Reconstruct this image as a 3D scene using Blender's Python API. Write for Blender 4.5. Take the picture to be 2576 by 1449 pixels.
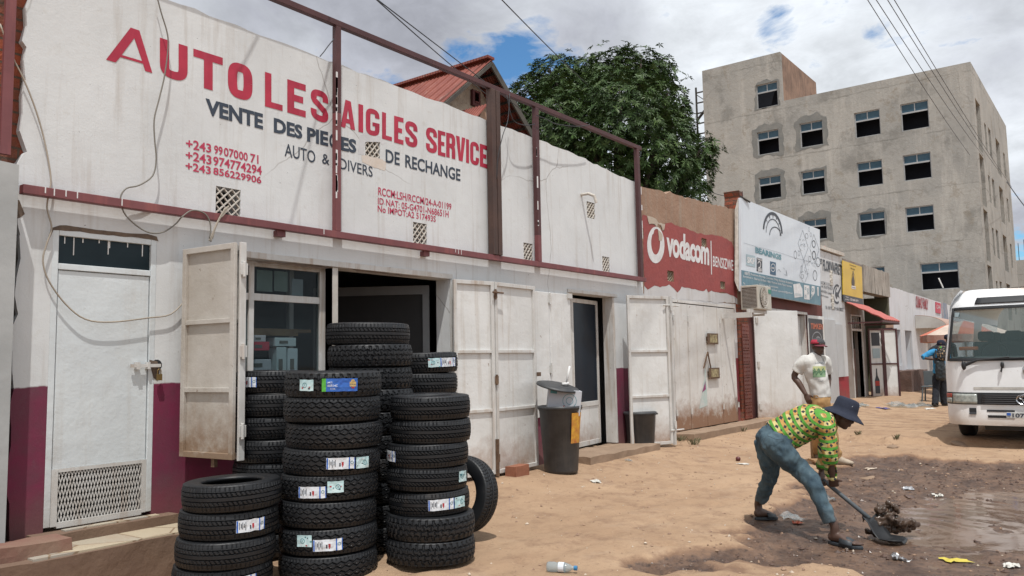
import bpy, math, random
from mathutils import Vector, Matrix, noise
random.seed(7)
rad = math.radians
SC = bpy.context.scene
COL = SC.collection
for _o in list(bpy.data.objects): bpy.data.objects.remove(_o, do_unlink=True)

# ---------------------------------------------------------------- camera
FPX, CX, CY, CAMH = 2035.3, 1288.0, 724.5, 1.5
_d1 = Vector((1555.0, 157.5, FPX)).normalized()      # street direction (world X) in camera axes
_d2 = Vector((-2688.0, 237.5, FPX)).normalized()     # into the shops (world Y)
_d2 = (_d2 - _d1 * _d2.dot(_d1)).normalized()
_d3 = _d1.cross(_d2)
RIGHT = Vector((_d1.x, _d2.x, _d3.x)); DOWN = Vector((_d1.y, _d2.y, _d3.y)); FWD = Vector((_d1.z, _d2.z, _d3.z))
CAM = Vector((0, 0, CAMH))
cam = bpy.data.objects.new('camera', bpy.data.cameras.new('camera')); COL.objects.link(cam)
cam.data.sensor_width = 36.0; cam.data.lens = 36.0 * FPX / 2576.0
cam.data.clip_start = 0.05; cam.data.clip_end = 3000
cam.matrix_world = Matrix.Translation(CAM) @ Matrix((RIGHT, -DOWN, -FWD)).transposed().to_4x4()
SC.camera = cam

# ---------------------------------------------------------------- light
SUNV = Vector((-0.20, -0.20, 0.68)).normalized()      # towards the sun
sl = bpy.data.lights.new('sun', 'SUN'); sl.energy = 3.3; sl.angle = rad(0.6); sl.color = (1.0, 0.975, 0.93)
so = bpy.data.objects.new('sun', sl); COL.objects.link(so)
so.rotation_euler = SUNV.to_track_quat('Z', 'Y').to_euler()
SC.view_settings.view_transform = 'Standard'; SC.view_settings.look = 'None'
SC.view_settings.exposure = 0.14; SC.view_settings.gamma = 1.0

def raydir(x, y): return RIGHT * (x - CX) + DOWN * (y - CY) + FWD * FPX
def onY(x, y, Y): r = raydir(x, y); return CAM + r * (Y / r.y)
def onX(x, y, X): r = raydir(x, y); return CAM + r * (X / r.x)
def onZ(x, y, z): r = raydir(x, y); return CAM + r * ((z - CAMH) / r.z)
def atd(x, y, d): return CAM + raydir(x, y) * (d / FPX)
W = 6.15                                               # the line of the shop fronts

w = bpy.data.worlds.new('World'); SC.world = w; w.use_nodes = True
nt = w.node_tree; N = nt.nodes; L = nt.links; N.clear()
def nd(t, **k):
    n = N.new(t)
    for a, b in k.items(): setattr(n, a, b)
    return n
def wm(op, a, b=None, c=None, clamp=False):
    n = N.new('ShaderNodeMath'); n.operation = op; n.use_clamp = clamp
    for i, v in enumerate((a, b, c)):
        if v is None: continue
        if isinstance(v, (int, float)): n.inputs[i].default_value = v
        else: L.new(v, n.inputs[i])
    return n.outputs[0]
sky = nd('ShaderNodeTexSky', sky_type='NISHITA'); sky.sun_disc = False
sky.sun_elevation = math.asin(SUNV.z); sky.sun_rotation = math.atan2(SUNV.x, SUNV.y); sky.air_density = 1.0; sky.dust_density = 0.5
tc = nd('ShaderNodeTexCoord')
# clouds lie on a flat deck: project the direction on a plane overhead
sep = nd('ShaderNodeSeparateXYZ'); L.new(tc.outputs['Generated'], sep.inputs[0])
zz = wm('ADD', wm('MAXIMUM', sep.outputs[2], 0.0), 0.22)
cmb = nd('ShaderNodeCombineXYZ'); L.new(wm('DIVIDE', sep.outputs[0], zz), cmb.inputs[0]); L.new(wm('DIVIDE', sep.outputs[1], zz), cmb.inputs[1])
def wnoise(scale, detail=8, rough=.6, dist=0.0, off=(0, 0, 0)):
    m = nd('ShaderNodeMapping'); m.inputs['Location'].default_value = off; L.new(cmb.outputs[0], m.inputs[0])
    n = nd('ShaderNodeTexNoise'); n.inputs['Scale'].default_value = scale; n.inputs['Detail'].default_value = detail
    n.inputs['Roughness'].default_value = rough; n.inputs['Distortion'].default_value = dist
    L.new(m.outputs[0], n.inputs['Vector']); return n.outputs['Fac']
def spot(x, y, w_px, power=1.0):
    d = raydir(x, y).normalized()
    v = nd('ShaderNodeVectorMath', operation='DISTANCE'); v.inputs[1].default_value = d
    nrm = nd('ShaderNodeVectorMath', operation='NORMALIZE'); L.new(tc.outputs['Generated'], nrm.inputs[0]); L.new(nrm.outputs[0], v.inputs[0])
    return wm('MULTIPLY', wm('SUBTRACT', 1.0, wm('DIVIDE', v.outputs['Value'], w_px / FPX), clamp=True), power)
n1 = wnoise(2.3, 10, .66, .6, (3.1, 1.7, 0)); n2 = wnoise(6.0, 8, .6, .3, (0, 4, 0)); n3 = wnoise(1.1, 4, .5, 0, (7, 2, 0))
# blue holes in the cloud
holes = None
for s in [(1290, 175, 190, 1.25), (1165, 140, 150, .9), (1420, 170, 120, .75), (2085, 205, 80, .78), (1925, 75, 85, .80), (1945, 30, 60, .75), (2195, 78, 75, .80), (2570, 640, 120, .8), (1010, 205, 60, .5), (-600, -600, 500, .8), (2300, -900, 700, .7), (3900, 300, 700, .7), (900, -1500, 700, .8)]:
    v = spot(*s); holes = v if holes is None else wm('MAXIMUM', holes, v)
cover = wm('SUBTRACT', 1.0, wm('MULTIPLY', wm('SUBTRACT', wm('ADD', holes, wm('MULTIPLY', wm('SUBTRACT', n2, .5), 3.6)), .46), 1.7, clamp=True), clamp=True)
# brightness of the cloud: grey heart on the left, white elsewhere
greys = None
for s in [(1000, 60, 520, 1.2), (700, 0, 450, 1.0), (1450, 90, 330, .75), (2520, 60, 300, .5), (2570, 560, 170, .9), (0, -300, 900, .8), (2150, 30, 150, .15)]:
    v = spot(*s); greys = v if greys is None else wm('MAXIMUM', greys, v)
gm = wm('MULTIPLY', wm('ADD', greys, wm('MULTIPLY', wm('SUBTRACT', n1, .58), 1.5)), 1.5, clamp=True)
cr = nd('ShaderNodeMix', data_type='RGBA'); L.new(gm, cr.inputs['Factor'])
cr.inputs[6].default_value = (.96, 1.01, 1.07, 1); cr.inputs[7].default_value = (.54, .56, .63, 1)
fine = nd('ShaderNodeMix', data_type='RGBA', blend_type='MULTIPLY'); fine.inputs['Factor'].default_value = 1
L.new(cr.outputs[2], fine.inputs[6])
fr = nd('ShaderNodeMapRange'); fr.inputs[1].default_value = .36; fr.inputs[2].default_value = .60; fr.inputs[3].default_value = .77; fr.inputs[4].default_value = 1.17
L.new(wm('ADD', wm('MULTIPLY', n1, .5), wm('MULTIPLY', n2, .5)), fr.inputs[0]); L.new(fr.outputs[0], fine.inputs[7])
skys = nd('ShaderNodeMix', data_type='RGBA', blend_type='MULTIPLY'); skys.inputs['Factor'].default_value = 1
L.new(sky.outputs[0], skys.inputs[6]); skys.inputs[7].default_value = (.085, .135, .165, 1)
mx = nd('ShaderNodeMix', data_type='RGBA'); L.new(cover, mx.inputs['Factor']); L.new(skys.outputs[2], mx.inputs[6]); L.new(fine.outputs[2], mx.inputs[7])
bg = nd('ShaderNodeBackground'); bg.inputs[1].default_value = 0.80; L.new(mx.outputs[2], bg.inputs[0])
wo = nd('ShaderNodeOutputWorld'); L.new(bg.outputs[0], wo.inputs[0])

# ---------------------------------------------------------------- tools
def wloc(o):
    v = Vector((0, 0, 0))
    while o is not None: v += Vector(o.location); o = o.parent
    return v
class MB:
    def __init__(s): s.v = []; s.f = []; s.m = []
    def add(s, vs, fs, mi=0):
        b = len(s.v); s.v += [tuple(q) for q in vs]
        for f in fs: s.f.append(tuple(i + b for i in f)); s.m.append(mi)
        return s
    def box(s, x0, x1, y0, y1, z0, z1, mi=0):
        vs = [(x, y, z) for x in (x0, x1) for y in (y0, y1) for z in (z0, z1)]
        return s.add(vs, [(0, 1, 3, 2), (4, 6, 7, 5), (0, 4, 5, 1), (2, 3, 7, 6), (0, 2, 6, 4), (1, 5, 7, 3)], mi)
    def obox(s, o, ax, ay, az, mi=0):      # origin corner + three edge vectors
        o = Vector(o); ax = Vector(ax); ay = Vector(ay); az = Vector(az)
        vs = [o + ax * i + ay * j + az * k for i in (0, 1) for j in (0, 1) for k in (0, 1)]
        return s.add(vs, [(0, 1, 3, 2), (4, 6, 7, 5), (0, 4, 5, 1), (2, 3, 7, 6), (0, 2, 6, 4), (1, 5, 7, 3)], mi)
    def bar(s, p, q, w_, h, up=(0, 0, 1), mi=0):
        p = Vector(p); q = Vector(q); d = (q - p); u = Vector(up)
        if abs(d.normalized().dot(u)) > .98: u = Vector((0, 1, 0))
        a = d.cross(u).normalized() * w_; b = a.cross(d).normalized() * h
        return s.obox(p - a / 2 - b / 2, d, a, b, mi)
    def tube(s, pts, r, n=8, mi=0, caps=True):
        pts = [Vector(p) for p in pts]; k = len(pts)
        rr = r if isinstance(r, (list, tuple)) else [r] * k
        vs = []; prev = None
        for i, p in enumerate(pts):
            t = (pts[min(i + 1, k - 1)] - pts[max(i - 1, 0)]).normalized()
            a = prev - t * prev.dot(t) if prev is not None else t.orthogonal()
            a.normalize(); prev = a; b = t.cross(a)
            e = rr[i] if isinstance(rr[i], (list, tuple)) else (rr[i], rr[i])
            for j in range(n):
                th = 2 * math.pi * j / n; vs.append(p + a * math.cos(th) * e[0] + b * math.sin(th) * e[1])
        fs = [(i * n + j, i * n + (j + 1) % n, (i + 1) * n + (j + 1) % n, (i + 1) * n + j) for i in range(k - 1) for j in range(n)]
        if caps: fs += [tuple(range(n))[::-1], tuple((k - 1) * n + j for j in range(n))]
        return s.add(vs, fs, mi)
    def lathe(s, c, prof, n=32, mi=0, caps=False, axis=(0, 0, 1)):
        c = Vector(c); az = Vector(axis).normalized(); ax = az.orthogonal().normalized(); ay = az.cross(ax)
        vs = [c + ax * (r * math.cos(2 * math.pi * j / n)) + ay * (r * math.sin(2 * math.pi * j / n)) + az * z for r, z in prof for j in range(n)]
        fs = [(i * n + j, i * n + (j + 1) % n, (i + 1) * n + (j + 1) % n, (i + 1) * n + j) for i in range(len(prof) - 1) for j in range(n)]
        if caps: fs += [tuple(range(n))[::-1], tuple((len(prof) - 1) * n + j for j in range(n))]
        return s.add(vs, fs, mi)
    def ball(s, c, r, n=12, m=8, mi=0, R=None):
        c = Vector(c); r = (r, r, r) if isinstance(r, (int, float)) else r
        vs = []
        for i in range(m + 1):
            ph = math.pi * i / m
            for j in range(n):
                th = 2 * math.pi * j / n
                q = Vector((r[0] * math.sin(ph) * math.cos(th), r[1] * math.sin(ph) * math.sin(th), r[2] * math.cos(ph)))
                vs.append(c + (R @ q if R is not None else q))
        fs = [(i * n + j, (i + 1) * n + j, (i + 1) * n + (j + 1) % n, i * n + (j + 1) % n) for i in range(m) for j in range(n)]
        return s.add(vs, fs, mi)
    def poly(s, pts, mi=0): return s.add(pts, [tuple(range(len(pts)))], mi)
    def slab(s, pts, d, mi=0):             # polygon given thickness d (a vector)
        n = len(pts); d = Vector(d)
        vs = [Vector(p) for p in pts] + [Vector(p) + d for p in pts]
        return s.add(vs, [tuple(range(n)), tuple(range(2 * n - 1, n - 1, -1))] + [(i, i + n, (i + 1) % n + n, (i + 1) % n) for i in range(n)], mi)
    def wall(s, x0, x1, z0, z1, y0, y1, holes=(), mi=0, dx=None, jag_top=0.0, jag_left=0.0, top=None, hmi=None, axis='Y'):
        xs = {x0, x1}; zs = {z0, z1}
        for a, b, c, d in holes: xs |= {a, b}; zs |= {c, d}
        if dx:
            k = int((x1 - x0) / dx)
            for i in range(1, k):
                x = x0 + (x1 - x0) * i / k
                if min(abs(x - q) for q in xs) > dx * .3: xs.add(x)
            k = int((z1 - z0) / dx)
            for i in range(1, k):
                z = z0 + (z1 - z0) * i / k
                if min(abs(z - q) for q in zs) > dx * .3: zs.add(z)
        xs = sorted(xs); zs = sorted(zs); nx, nz = len(xs), len(zs)
        def solid(i, k):
            if i < 0 or k < 0 or i >= nx - 1 or k >= nz - 1: return False
            cx_, cz_ = (xs[i] + xs[i + 1]) / 2, (zs[k] + zs[k + 1]) / 2
            return not any(a < cx_ < b and c < cz_ < d for a, b, c, d in holes)
        vs = []
        for y in (y0, y1):
            for i, x in enumerate(xs):
                for k, z in enumerate(zs):
                    xx, z_ = x, z
                    if k == nz - 1:
                        if top: z_ = top(x)
                        if jag_top: z_ += noise.noise(Vector((x * 5, 0, 3))) * jag_top + noise.noise(Vector((x * 17, 0, 9))) * jag_top * .5
                    if i == 0 and jag_left: xx += noise.noise(Vector((z * 6, 4, 0))) * jag_left + noise.noise(Vector((z * 19, 7, 0))) * jag_left * .6
                    vs.append((xx, y, z_) if axis == 'Y' else (y, xx, z_))
        I = lambda s_, i, k: s_ * nx * nz + i * nz + k
        fs = []
        for i in range(nx - 1):
            for k in range(nz - 1):
                if not solid(i, k): continue
                fs.append((I(0, i, k), I(0, i + 1, k), I(0, i + 1, k + 1), I(0, i, k + 1)))
                fs.append((I(1, i, k), I(1, i, k + 1), I(1, i + 1, k + 1), I(1, i + 1, k)))
                if not solid(i - 1, k): fs.append((I(0, i, k), I(0, i, k + 1), I(1, i, k + 1), I(1, i, k)))
                if not solid(i + 1, k): fs.append((I(0, i + 1, k), I(1, i + 1, k), I(1, i + 1, k + 1), I(0, i + 1, k + 1)))
                if not solid(i, k - 1): fs.append((I(0, i, k), I(1, i, k), I(1, i + 1, k), I(0, i + 1, k)))
                if not solid(i, k + 1): fs.append((I(0, i, k + 1), I(0, i + 1, k + 1), I(1, i + 1, k + 1), I(1, i, k + 1)))
        return s.add(vs, fs, mi)
    def build(s, name, mats, parent=None, loc=None, smooth=False, bevel=0.0, auto=None):
        base = wloc(parent) if parent is not None else Vector(loc or (0, 0, 0))
        me = bpy.data.meshes.new(name)
        me.from_pydata([(a - base.x, b - base.y, c - base.z) for a, b, c in s.v], [], s.f)
        for m in (mats if isinstance(mats, (list, tuple)) else [mats]): me.materials.append(m)
        me.polygons.foreach_set('material_index', s.m)
        if smooth: me.polygons.foreach_set('use_smooth', [True] * len(s.f))
        me.update()
        o = bpy.data.objects.new(name, me); COL.objects.link(o)
        if parent is not None: o.parent = parent
        else: o.location = base
        if bevel:
            b = o.modifiers.new('bevel', 'BEVEL'); b.width = bevel; b.segments = 2; b.limit_method = 'ANGLE'
        return o
def tag(o, label=None, cat=None, group=None, kind=None):
    if label: o['label'] = label
    if cat: o['category'] = cat
    if group: o['group'] = group
    if kind: o['kind'] = kind
    return o
def thing(name, label, cat, loc, group=None):
    o = bpy.data.objects.new(name, None); COL.objects.link(o); o.location = loc; o.empty_display_size = .2
    return tag(o, label, cat, group)

# ---------------------------------------------------------------- materials
class NM:
    def __init__(s, name):
        s.m = bpy.data.materials.new(name); s.m.use_nodes = True; s.t = s.m.node_tree; s.n = s.t.nodes; s.l = s.t.links
        s.b = s.n['Principled BSDF']; s.pos = None
    def P(s, obj=False):
        if s.pos is None:
            if obj: s.pos = s.n.new('ShaderNodeTexCoord').outputs['Object']
            else: s.pos = s.n.new('ShaderNodeNewGeometry').outputs['Position']
        return s.pos
    def lk(s, a, b): s.l.new(a, b)
    def scalev(s, sx, sy, sz, off=(0, 0, 0)):
        m = s.n.new('ShaderNodeMapping'); m.inputs['Scale'].default_value = (sx, sy, sz); m.inputs['Location'].default_value = off
        s.lk(s.P(), m.inputs[0]); return m.outputs[0]
    def noise(s, scale, detail=5, rough=.6, vec=None, dist=0.0):
        n = s.n.new('ShaderNodeTexNoise'); n.inputs['Scale'].default_value = scale; n.inputs['Detail'].default_value = detail
        n.inputs['Roughness'].default_value = rough; n.inputs['Distortion'].default_value = dist
        s.lk(vec or s.P(), n.inputs['Vector']); return n.outputs['Fac']
    def ma(s, op, a, b=None, c=None, clamp=False):
        n = s.n.new('ShaderNodeMath'); n.operation = op; n.use_clamp = clamp
        for i, v in enumerate((a, b, c)):
            if v is None: continue
            if isinstance(v, (int, float)): n.inputs[i].default_value = v
            else: s.lk(v, n.inputs[i])
        return n.outputs[0]
    def rng(s, v, a, b, c=0.0, d=1.0):
        n = s.n.new('ShaderNodeMapRange'); n.inputs[1].default_value = a; n.inputs[2].default_value = b; n.inputs[3].default_value = c; n.inputs[4].default_value = d
        s.lk(v, n.inputs[0]); return n.outputs[0]
    def mix(s, fac, a, b, blend='MIX'):
        n = s.n.new('ShaderNodeMix'); n.data_type = 'RGBA'; n.blend_type = blend
        if isinstance(fac, (int, float)): n.inputs['Factor'].default_value = fac
        else: s.lk(fac, n.inputs['Factor'])
        for i, v in ((6, a), (7, b)):
            if isinstance(v, tuple): n.inputs[i].default_value = (*v[:3], 1)
            else: s.lk(v, n.inputs[i])
        return n.outputs[2]
    def xyz(s, v=None):
        n = s.n.new('ShaderNodeSeparateXYZ'); s.lk(v or s.P(), n.inputs[0]); return n.outputs
    def crack(s, scale, width, dist=.35):
        ns = s.n.new('ShaderNodeTexNoise'); ns.inputs['Scale'].default_value = scale * 2.5; ns.inputs['Detail'].default_value = 6; s.lk(s.P(), ns.inputs['Vector'])
        a = s.n.new('ShaderNodeVectorMath'); a.operation = 'SCALE'; a.inputs['Scale'].default_value = dist; s.lk(ns.outputs['Color'], a.inputs[0])
        b = s.n.new('ShaderNodeVectorMath'); b.operation = 'ADD'; s.lk(s.P(), b.inputs[0]); s.lk(a.outputs[0], b.inputs[1])
        v = s.n.new('ShaderNodeTexVoronoi'); v.feature = 'DISTANCE_TO_EDGE'; v.inputs['Scale'].default_value = scale; s.lk(b.outputs[0], v.inputs['Vector'])
        return s.rng(v.outputs['Distance'], 0, width, 1, 0)
    def bump(s, h, strength=.4, dist=.01):
        n = s.n.new('ShaderNodeBump'); n.inputs['Strength'].default_value = strength; n.inputs['Distance'].default_value = dist
        s.lk(h, n.inputs['Height']); s.lk(n.outputs[0], s.b.inputs['Normal']); return n
    def out(s, col=None, rough=None, metal=None):
        for k, v in (('Base Color', col), ('Roughness', rough), ('Metallic', metal)):
            if v is None: continue
            if isinstance(v, tuple): s.b.inputs[k].default_value = (*v[:3], 1)
            elif isinstance(v, (int, float)): s.b.inputs[k].default_value = v
            else: s.lk(v, s.b.inputs[k])
        return s.m
def pm(name, col, col2=None, rough=.8, scale=3.0, var=1.0, bump=.25, bscale=40, bdist=.006, streak=0.0, streakcol=None, speck=0.0, speckcol=(.05, .03, .02), metal=0.0, obj=False, spec=None):
    k = NM(name); k.P(obj)
    c2 = col2 or tuple(c * .78 for c in col)
    f = k.rng(k.noise(scale, 7, .65), .35, .68, 0, var)
    c = k.mix(f, col, c2)
    if streak:
        sv = k.rng(k.noise(5, 5, .6, k.scalev(2.2, 2.2, .16)), .52, .72, 0, streak)
        c = k.mix(sv, c, streakcol or tuple(q * .5 for q in col))
    if speck:
        c = k.mix(k.rng(k.noise(scale * 5, 6, .7), .66 - .1 * speck, .74 - .1 * speck, 0, min(1, speck * 1.6)), c, speckcol)
    if bump: k.bump(k.noise(bscale, 6, .6), bump, bdist)
    if spec is not None: k.b.inputs['Specular IOR Level'].default_value = spec
    return k.out(c, rough, metal)
# ================================================================ materials
def facade_mat(name, base, zsplit, low, jag=.05, lowx=None, stain=(.33, .27, .21), grime=1.0):
    k = NM(name); x, y, z = k.xyz()
    n = k.noise(1.1, 6, .6); c = k.mix(k.rng(n, .4, .65), base, tuple(q * .90 for q in base))
    sv = k.rng(k.noise(6, 6, .65, k.scalev(1.6, 1.6, .10)), .53, .74, 0, .42 * grime)
    c = k.mix(sv, c, stain)
    # dust just above the base band and damp marks
    c = k.mix(k.ma('MULTIPLY', k.rng(k.noise(9, 8, .7), .60, .74), .32 * grime), c, (.44, .40, .34))
    c = k.mix(k.ma('MULTIPLY', k.crack(.42, .0035, .35), k.rng(k.noise(.7, 3, .5), .50, .60, 0, .75)), c, (.24, .22, .20))
    c = k.mix(k.ma('MULTIPLY', k.rng(k.noise(34, 3, .5), .735, .76), .8), c, (.10, .09, .08))
    if low:
        lc = k.mix(k.rng(k.noise(2.2, 7, .65), .42, .62), low, tuple(q * .62 + .02 for q in low))
        lc = k.mix(k.rng(k.noise(5, 7, .7, k.scalev(1.2, 1.2, .8)), .58, .74, 0, .55), lc, (.115, .06, .075))
        e = k.ma('ADD', z, k.ma('MULTIPLY', k.ma('SUBTRACT', k.noise(4, 5, .6), .5), jag))
        m = k.rng(e, zsplit - .006, zsplit + .006, 1, 0)
        if lowx is not None: m = k.ma('MULTIPLY', m, k.rng(x, lowx - .02, lowx + .02, 0, 1))
        lc = k.mix(k.rng(z, .25, .7, .55, 0), lc, (.17, .10, .07))
        c = k.mix(m, c, lc)
    h = k.ma('ADD', k.ma('MULTIPLY', k.noise(5, 8, .6), .7), k.ma('MULTIPLY', k.noise(60, 5, .7), .18))
    k.bump(h, .32, .025)
    return k.out(c, .82)
M = {}
M['facade'] = facade_mat('painted plaster', (.64, .655, .66), 1.385, (.175, .016, .055))
M['voda_wall'] = facade_mat('old plaster', (.56, .55, .55), 1.5, (.21, .02, .03), .01, 15.25, grime=1.6)
M['white_wall'] = facade_mat('white plaster', (.60, .605, .62), .9, None, grime=1.5)
M['flor_wall'] = facade_mat('white plaster with red base', (.56, .57, .58), .95, (.30, .02, .03), .01, grime=1.8)
M['far_wall'] = facade_mat('far plaster', (.55, .565, .59), .9, None, grime=1.7)
M['plaster_brown'] = pm('bare clay plaster', (.27, .165, .11), (.34, .225, .16), .92, 1.6, bscale=14, bump=.6, bdist=.02, streak=.5, streakcol=(.30, .25, .20))
M['red_paint'] = pm('faded red paint', (.30, .062, .056), (.25, .055, .052), .75, 2.5, bscale=9, bump=.5, bdist=.02, speck=.35, speckcol=(.14, .03, .03))
def sheet_mat(name, c1, c2, zb, rust=(.27, .16, .10), amt=1.0, rough=.5):
    k = NM(name); x, y, z = k.xyz(); c = k.mix(k.rng(k.noise(1.6, 6, .6), .38, .66), c1, c2)
    c = k.mix(k.rng(k.noise(5, 6, .65, k.scalev(2.4, 2.4, .14)), .54, .74, 0, .45 * amt), c, (.38, .31, .24))
    e = k.ma('ADD', z, k.ma('MULTIPLY', k.ma('SUBTRACT', k.noise(6, 8, .72), .5), .75)); c = k.mix(k.rng(e, zb - .05, zb + .42, .95 * amt, 0), c, rust)
    c = k.mix(k.rng(k.noise(13, 7, .75), .69 - .04 * amt, .72 - .03 * amt, 0, .8), c, tuple(q * .8 for q in rust)); c = k.mix(k.rng(k.noise(3, 7, .7), .55, .72, 0, .4 * amt), c, (.46, .43, .38))
    k.bump(k.ma('ADD', k.noise(2.2, 5, .6), k.ma('MULTIPLY', k.noise(25, 5, .7), .12)), .5, .03); return k.out(c, rough)
def brickmat(name, c1, c2, mortar, sx=4.2):
    k = NM(name); b = k.n.new('ShaderNodeTexBrick'); b.inputs['Scale'].default_value = sx
    x, y, z = k.xyz(); cb = k.n.new('ShaderNodeCombineXYZ'); k.lk(k.ma('ADD', x, y), cb.inputs[0]); k.lk(z, cb.inputs[1]); k.lk(cb.outputs[0], b.inputs['Vector'])
    b.inputs['Color1'].default_value = (*c1, 1); b.inputs['Color2'].default_value = (*c2, 1); b.inputs['Mortar'].default_value = (*mortar, 1)
    b.inputs['Mortar Size'].default_value = .035; b.inputs['Brick Width'].default_value = .95; b.inputs['Row Height'].default_value = .36; b.inputs['Bias'].default_value = -.1
    c = k.mix(k.rng(k.noise(6, 6, .6), .45, .75), b.outputs['Color'], (.09, .05, .035))
    k.bump(k.ma('ADD', k.ma('MULTIPLY', b.outputs['Fac'], -1.0), k.noise(30, 4, .6)), .8, .02)
    return k.out(c, .9)
M['brick'] = brickmat('burnt brick', (.30, .07, .03), (.20, .06, .035), (.10, .07, .05))
M['maroon'] = pm('maroon oxide steel', (.185, .058, .062), (.14, .042, .046), .6, 3, streak=.5, streakcol=(.30, .09, .08), bump=.15)
M['maroon_dark'] = pm('dark oxide steel', (.055, .018, .020), (.085, .028, .028), .6, 3, bump=.15, speck=.2, speckcol=(.16, .07, .04))
M['rust_channel'] = pm('brown channel steel', (.085, .045, .034), (.05, .03, .026), .7, 3, streak=.7, streakcol=(.03, .022, .02), bump=.2)
M['white_metal'] = sheet_mat('white painted sheet', (.67, .67, .66), (.58, .58, .565), .22)
M['door_paint'] = sheet_mat('white gloss door', (.62, .66, .675), (.57, .61, .63), .36, (.36, .30, .23), .55, .38)
M['dirty_metal'] = sheet_mat('grimy painted sheet', (.50, .475, .44), (.38, .345, .30), .86, (.24, .165, .11), 1.15, .6)
M['frame_metal'] = pm('white painted frame', (.58, .575, .56), (.48, .46, .43), .5, 4, streak=.6, streakcol=(.30, .19, .11), speck=.35, speckcol=(.22, .12, .06), bump=.2)
M['rusty'] = pm('rusty lock steel', (.20, .13, .085), (.10, .06, .04), .7, 20, bump=.3, metal=.4)
M['rust_white'] = sheet_mat('peeling white doors', (.65, .64, .62), (.55, .53, .50), .38, (.25, .14, .085), 1.5, .6)
M['iron'] = pm('dark iron', (.05, .045, .04), rough=.55, metal=.5)
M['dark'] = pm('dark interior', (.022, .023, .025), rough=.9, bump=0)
M['interior'] = pm('interior paint', (.16, .17, .18), rough=.9, bump=0)
M['lattice'] = pm('vent blocks', (.58, .55, .50), (.42, .38, .33), .9, 12, bump=.3)
def glass_mat(name, tint=(.02, .03, .035), alpha=.55, rough=.03):
    k = NM(name); k.b.inputs['Specular IOR Level'].default_value = .5
    tr = k.n.new('ShaderNodeBsdfTransparent'); tr.inputs[0].default_value = (.80, .86, .88, 1)
    ms = k.n.new('ShaderNodeMixShader'); ms.inputs[0].default_value = alpha
    k.out(tint, rough); k.lk(tr.outputs[0], ms.inputs[1]); k.lk(k.b.outputs[0], ms.inputs[2])
    o = [q for q in k.n if q.type == 'OUTPUT_MATERIAL'][0]; k.lk(ms.outputs[0], o.inputs[0]); return k.m
M['glass'] = glass_mat('shop glass', alpha=.22)
M['glass_dark'] = glass_mat('tinted glass', (.006, .010, .014), .9, .08)
M['glass_blue'] = pm('sky reflection pane', (.030, .070, .105), (.05, .10, .14), .35, 3, bump=0, spec=.25)  # blue sky reflection put into the pane colour
M['white'] = pm('white paint', (.75, .75, .74), rough=.6, bump=.05)
M['lred'] = pm('crimson sign paint', (.44, .022, .055), (.32, .012, .04), .6, 4, streak=.4, streakcol=(.50, .07, .11), bump=.15)
M['lred2'] = pm('thin crimson paint', (.48, .035, .09), (.40, .03, .075), .6, 9, bump=.1)
M['lblue'] = pm('slate sign paint', (.026, .038, .060), (.035, .05, .075), .6, 5, bump=.1)
M['lwhite'] = pm('white sign paint', (.70, .70, .70), (.56, .54, .54), .7, 8, bump=.1)
M['wire'] = pm('old grey cable', (.20, .185, .16), rough=.7, bump=0)
M['wire_dark'] = pm('black cable', (.03, .03, .035), rough=.6, bump=0)
M['wood'] = pm('plain wood', (.36, .22, .11), (.27, .15, .07), .75, 9, bump=.2)

# ================================================================ lettering
_tc = {}
def glyphs(body, bold, shear=0.0, sp=1.0):
    key = (body, bold, shear, sp)
    if key in _tc: return _tc[key]
    cu = bpy.data.curves.new('t', 'FONT'); cu.body = body; cu.offset = bold; cu.resolution_u = 3; cu.shear = shear; cu.space_character = sp
    o = bpy.data.objects.new('t', cu); COL.objects.link(o)
    dg = bpy.context.evaluated_depsgraph_get(); me = bpy.data.meshes.new_from_object(o.evaluated_get(dg))
    vs = [(q.co.x, q.co.y) for q in me.vertices]; fs = [tuple(p.vertices) for p in me.polygons]
    bpy.data.objects.remove(o, do_unlink=True); bpy.data.curves.remove(cu); bpy.data.meshes.remove(me)
    x0 = min(a for a, b in vs); x1 = max(a for a, b in vs); y0 = min(b for a, b in vs); y1 = max(b for a, b in vs)
    _tc[key] = ([((a - x0) / (x1 - x0 or 1), (b - y0) / (y1 - y0 or 1)) for a, b in vs], fs); return _tc[key]
def quad4(P00, P10, P01, P11, u, v):
    return P00 * (1 - u) * (1 - v) + P10 * u * (1 - v) + P01 * (1 - u) * v + P11 * u * v
def lettering(mb, body, q, T, Y, bold=.0, shear=0, mi=0, sp=1.0):
    """q = x0, x1, top0, top1, bottom0, bottom1 measured on a photo crop, T maps crop to photo; laid on the wall plane Y"""
    x0, x1, a0, a1, b0, b1 = q
    P01 = onY(*T(x0, a0), Y); P11 = onY(*T(x1, a1), Y); P00 = onY(*T(x0, b0), Y); P10 = onY(*T(x1, b1), Y)
    vs, fs = glyphs(body, bold, shear, sp)
    mb.add([quad4(P00, P10, P01, P11, u, v) for u, v in vs], fs, mi)
from mathutils.geometry import tessellate_polygon
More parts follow.
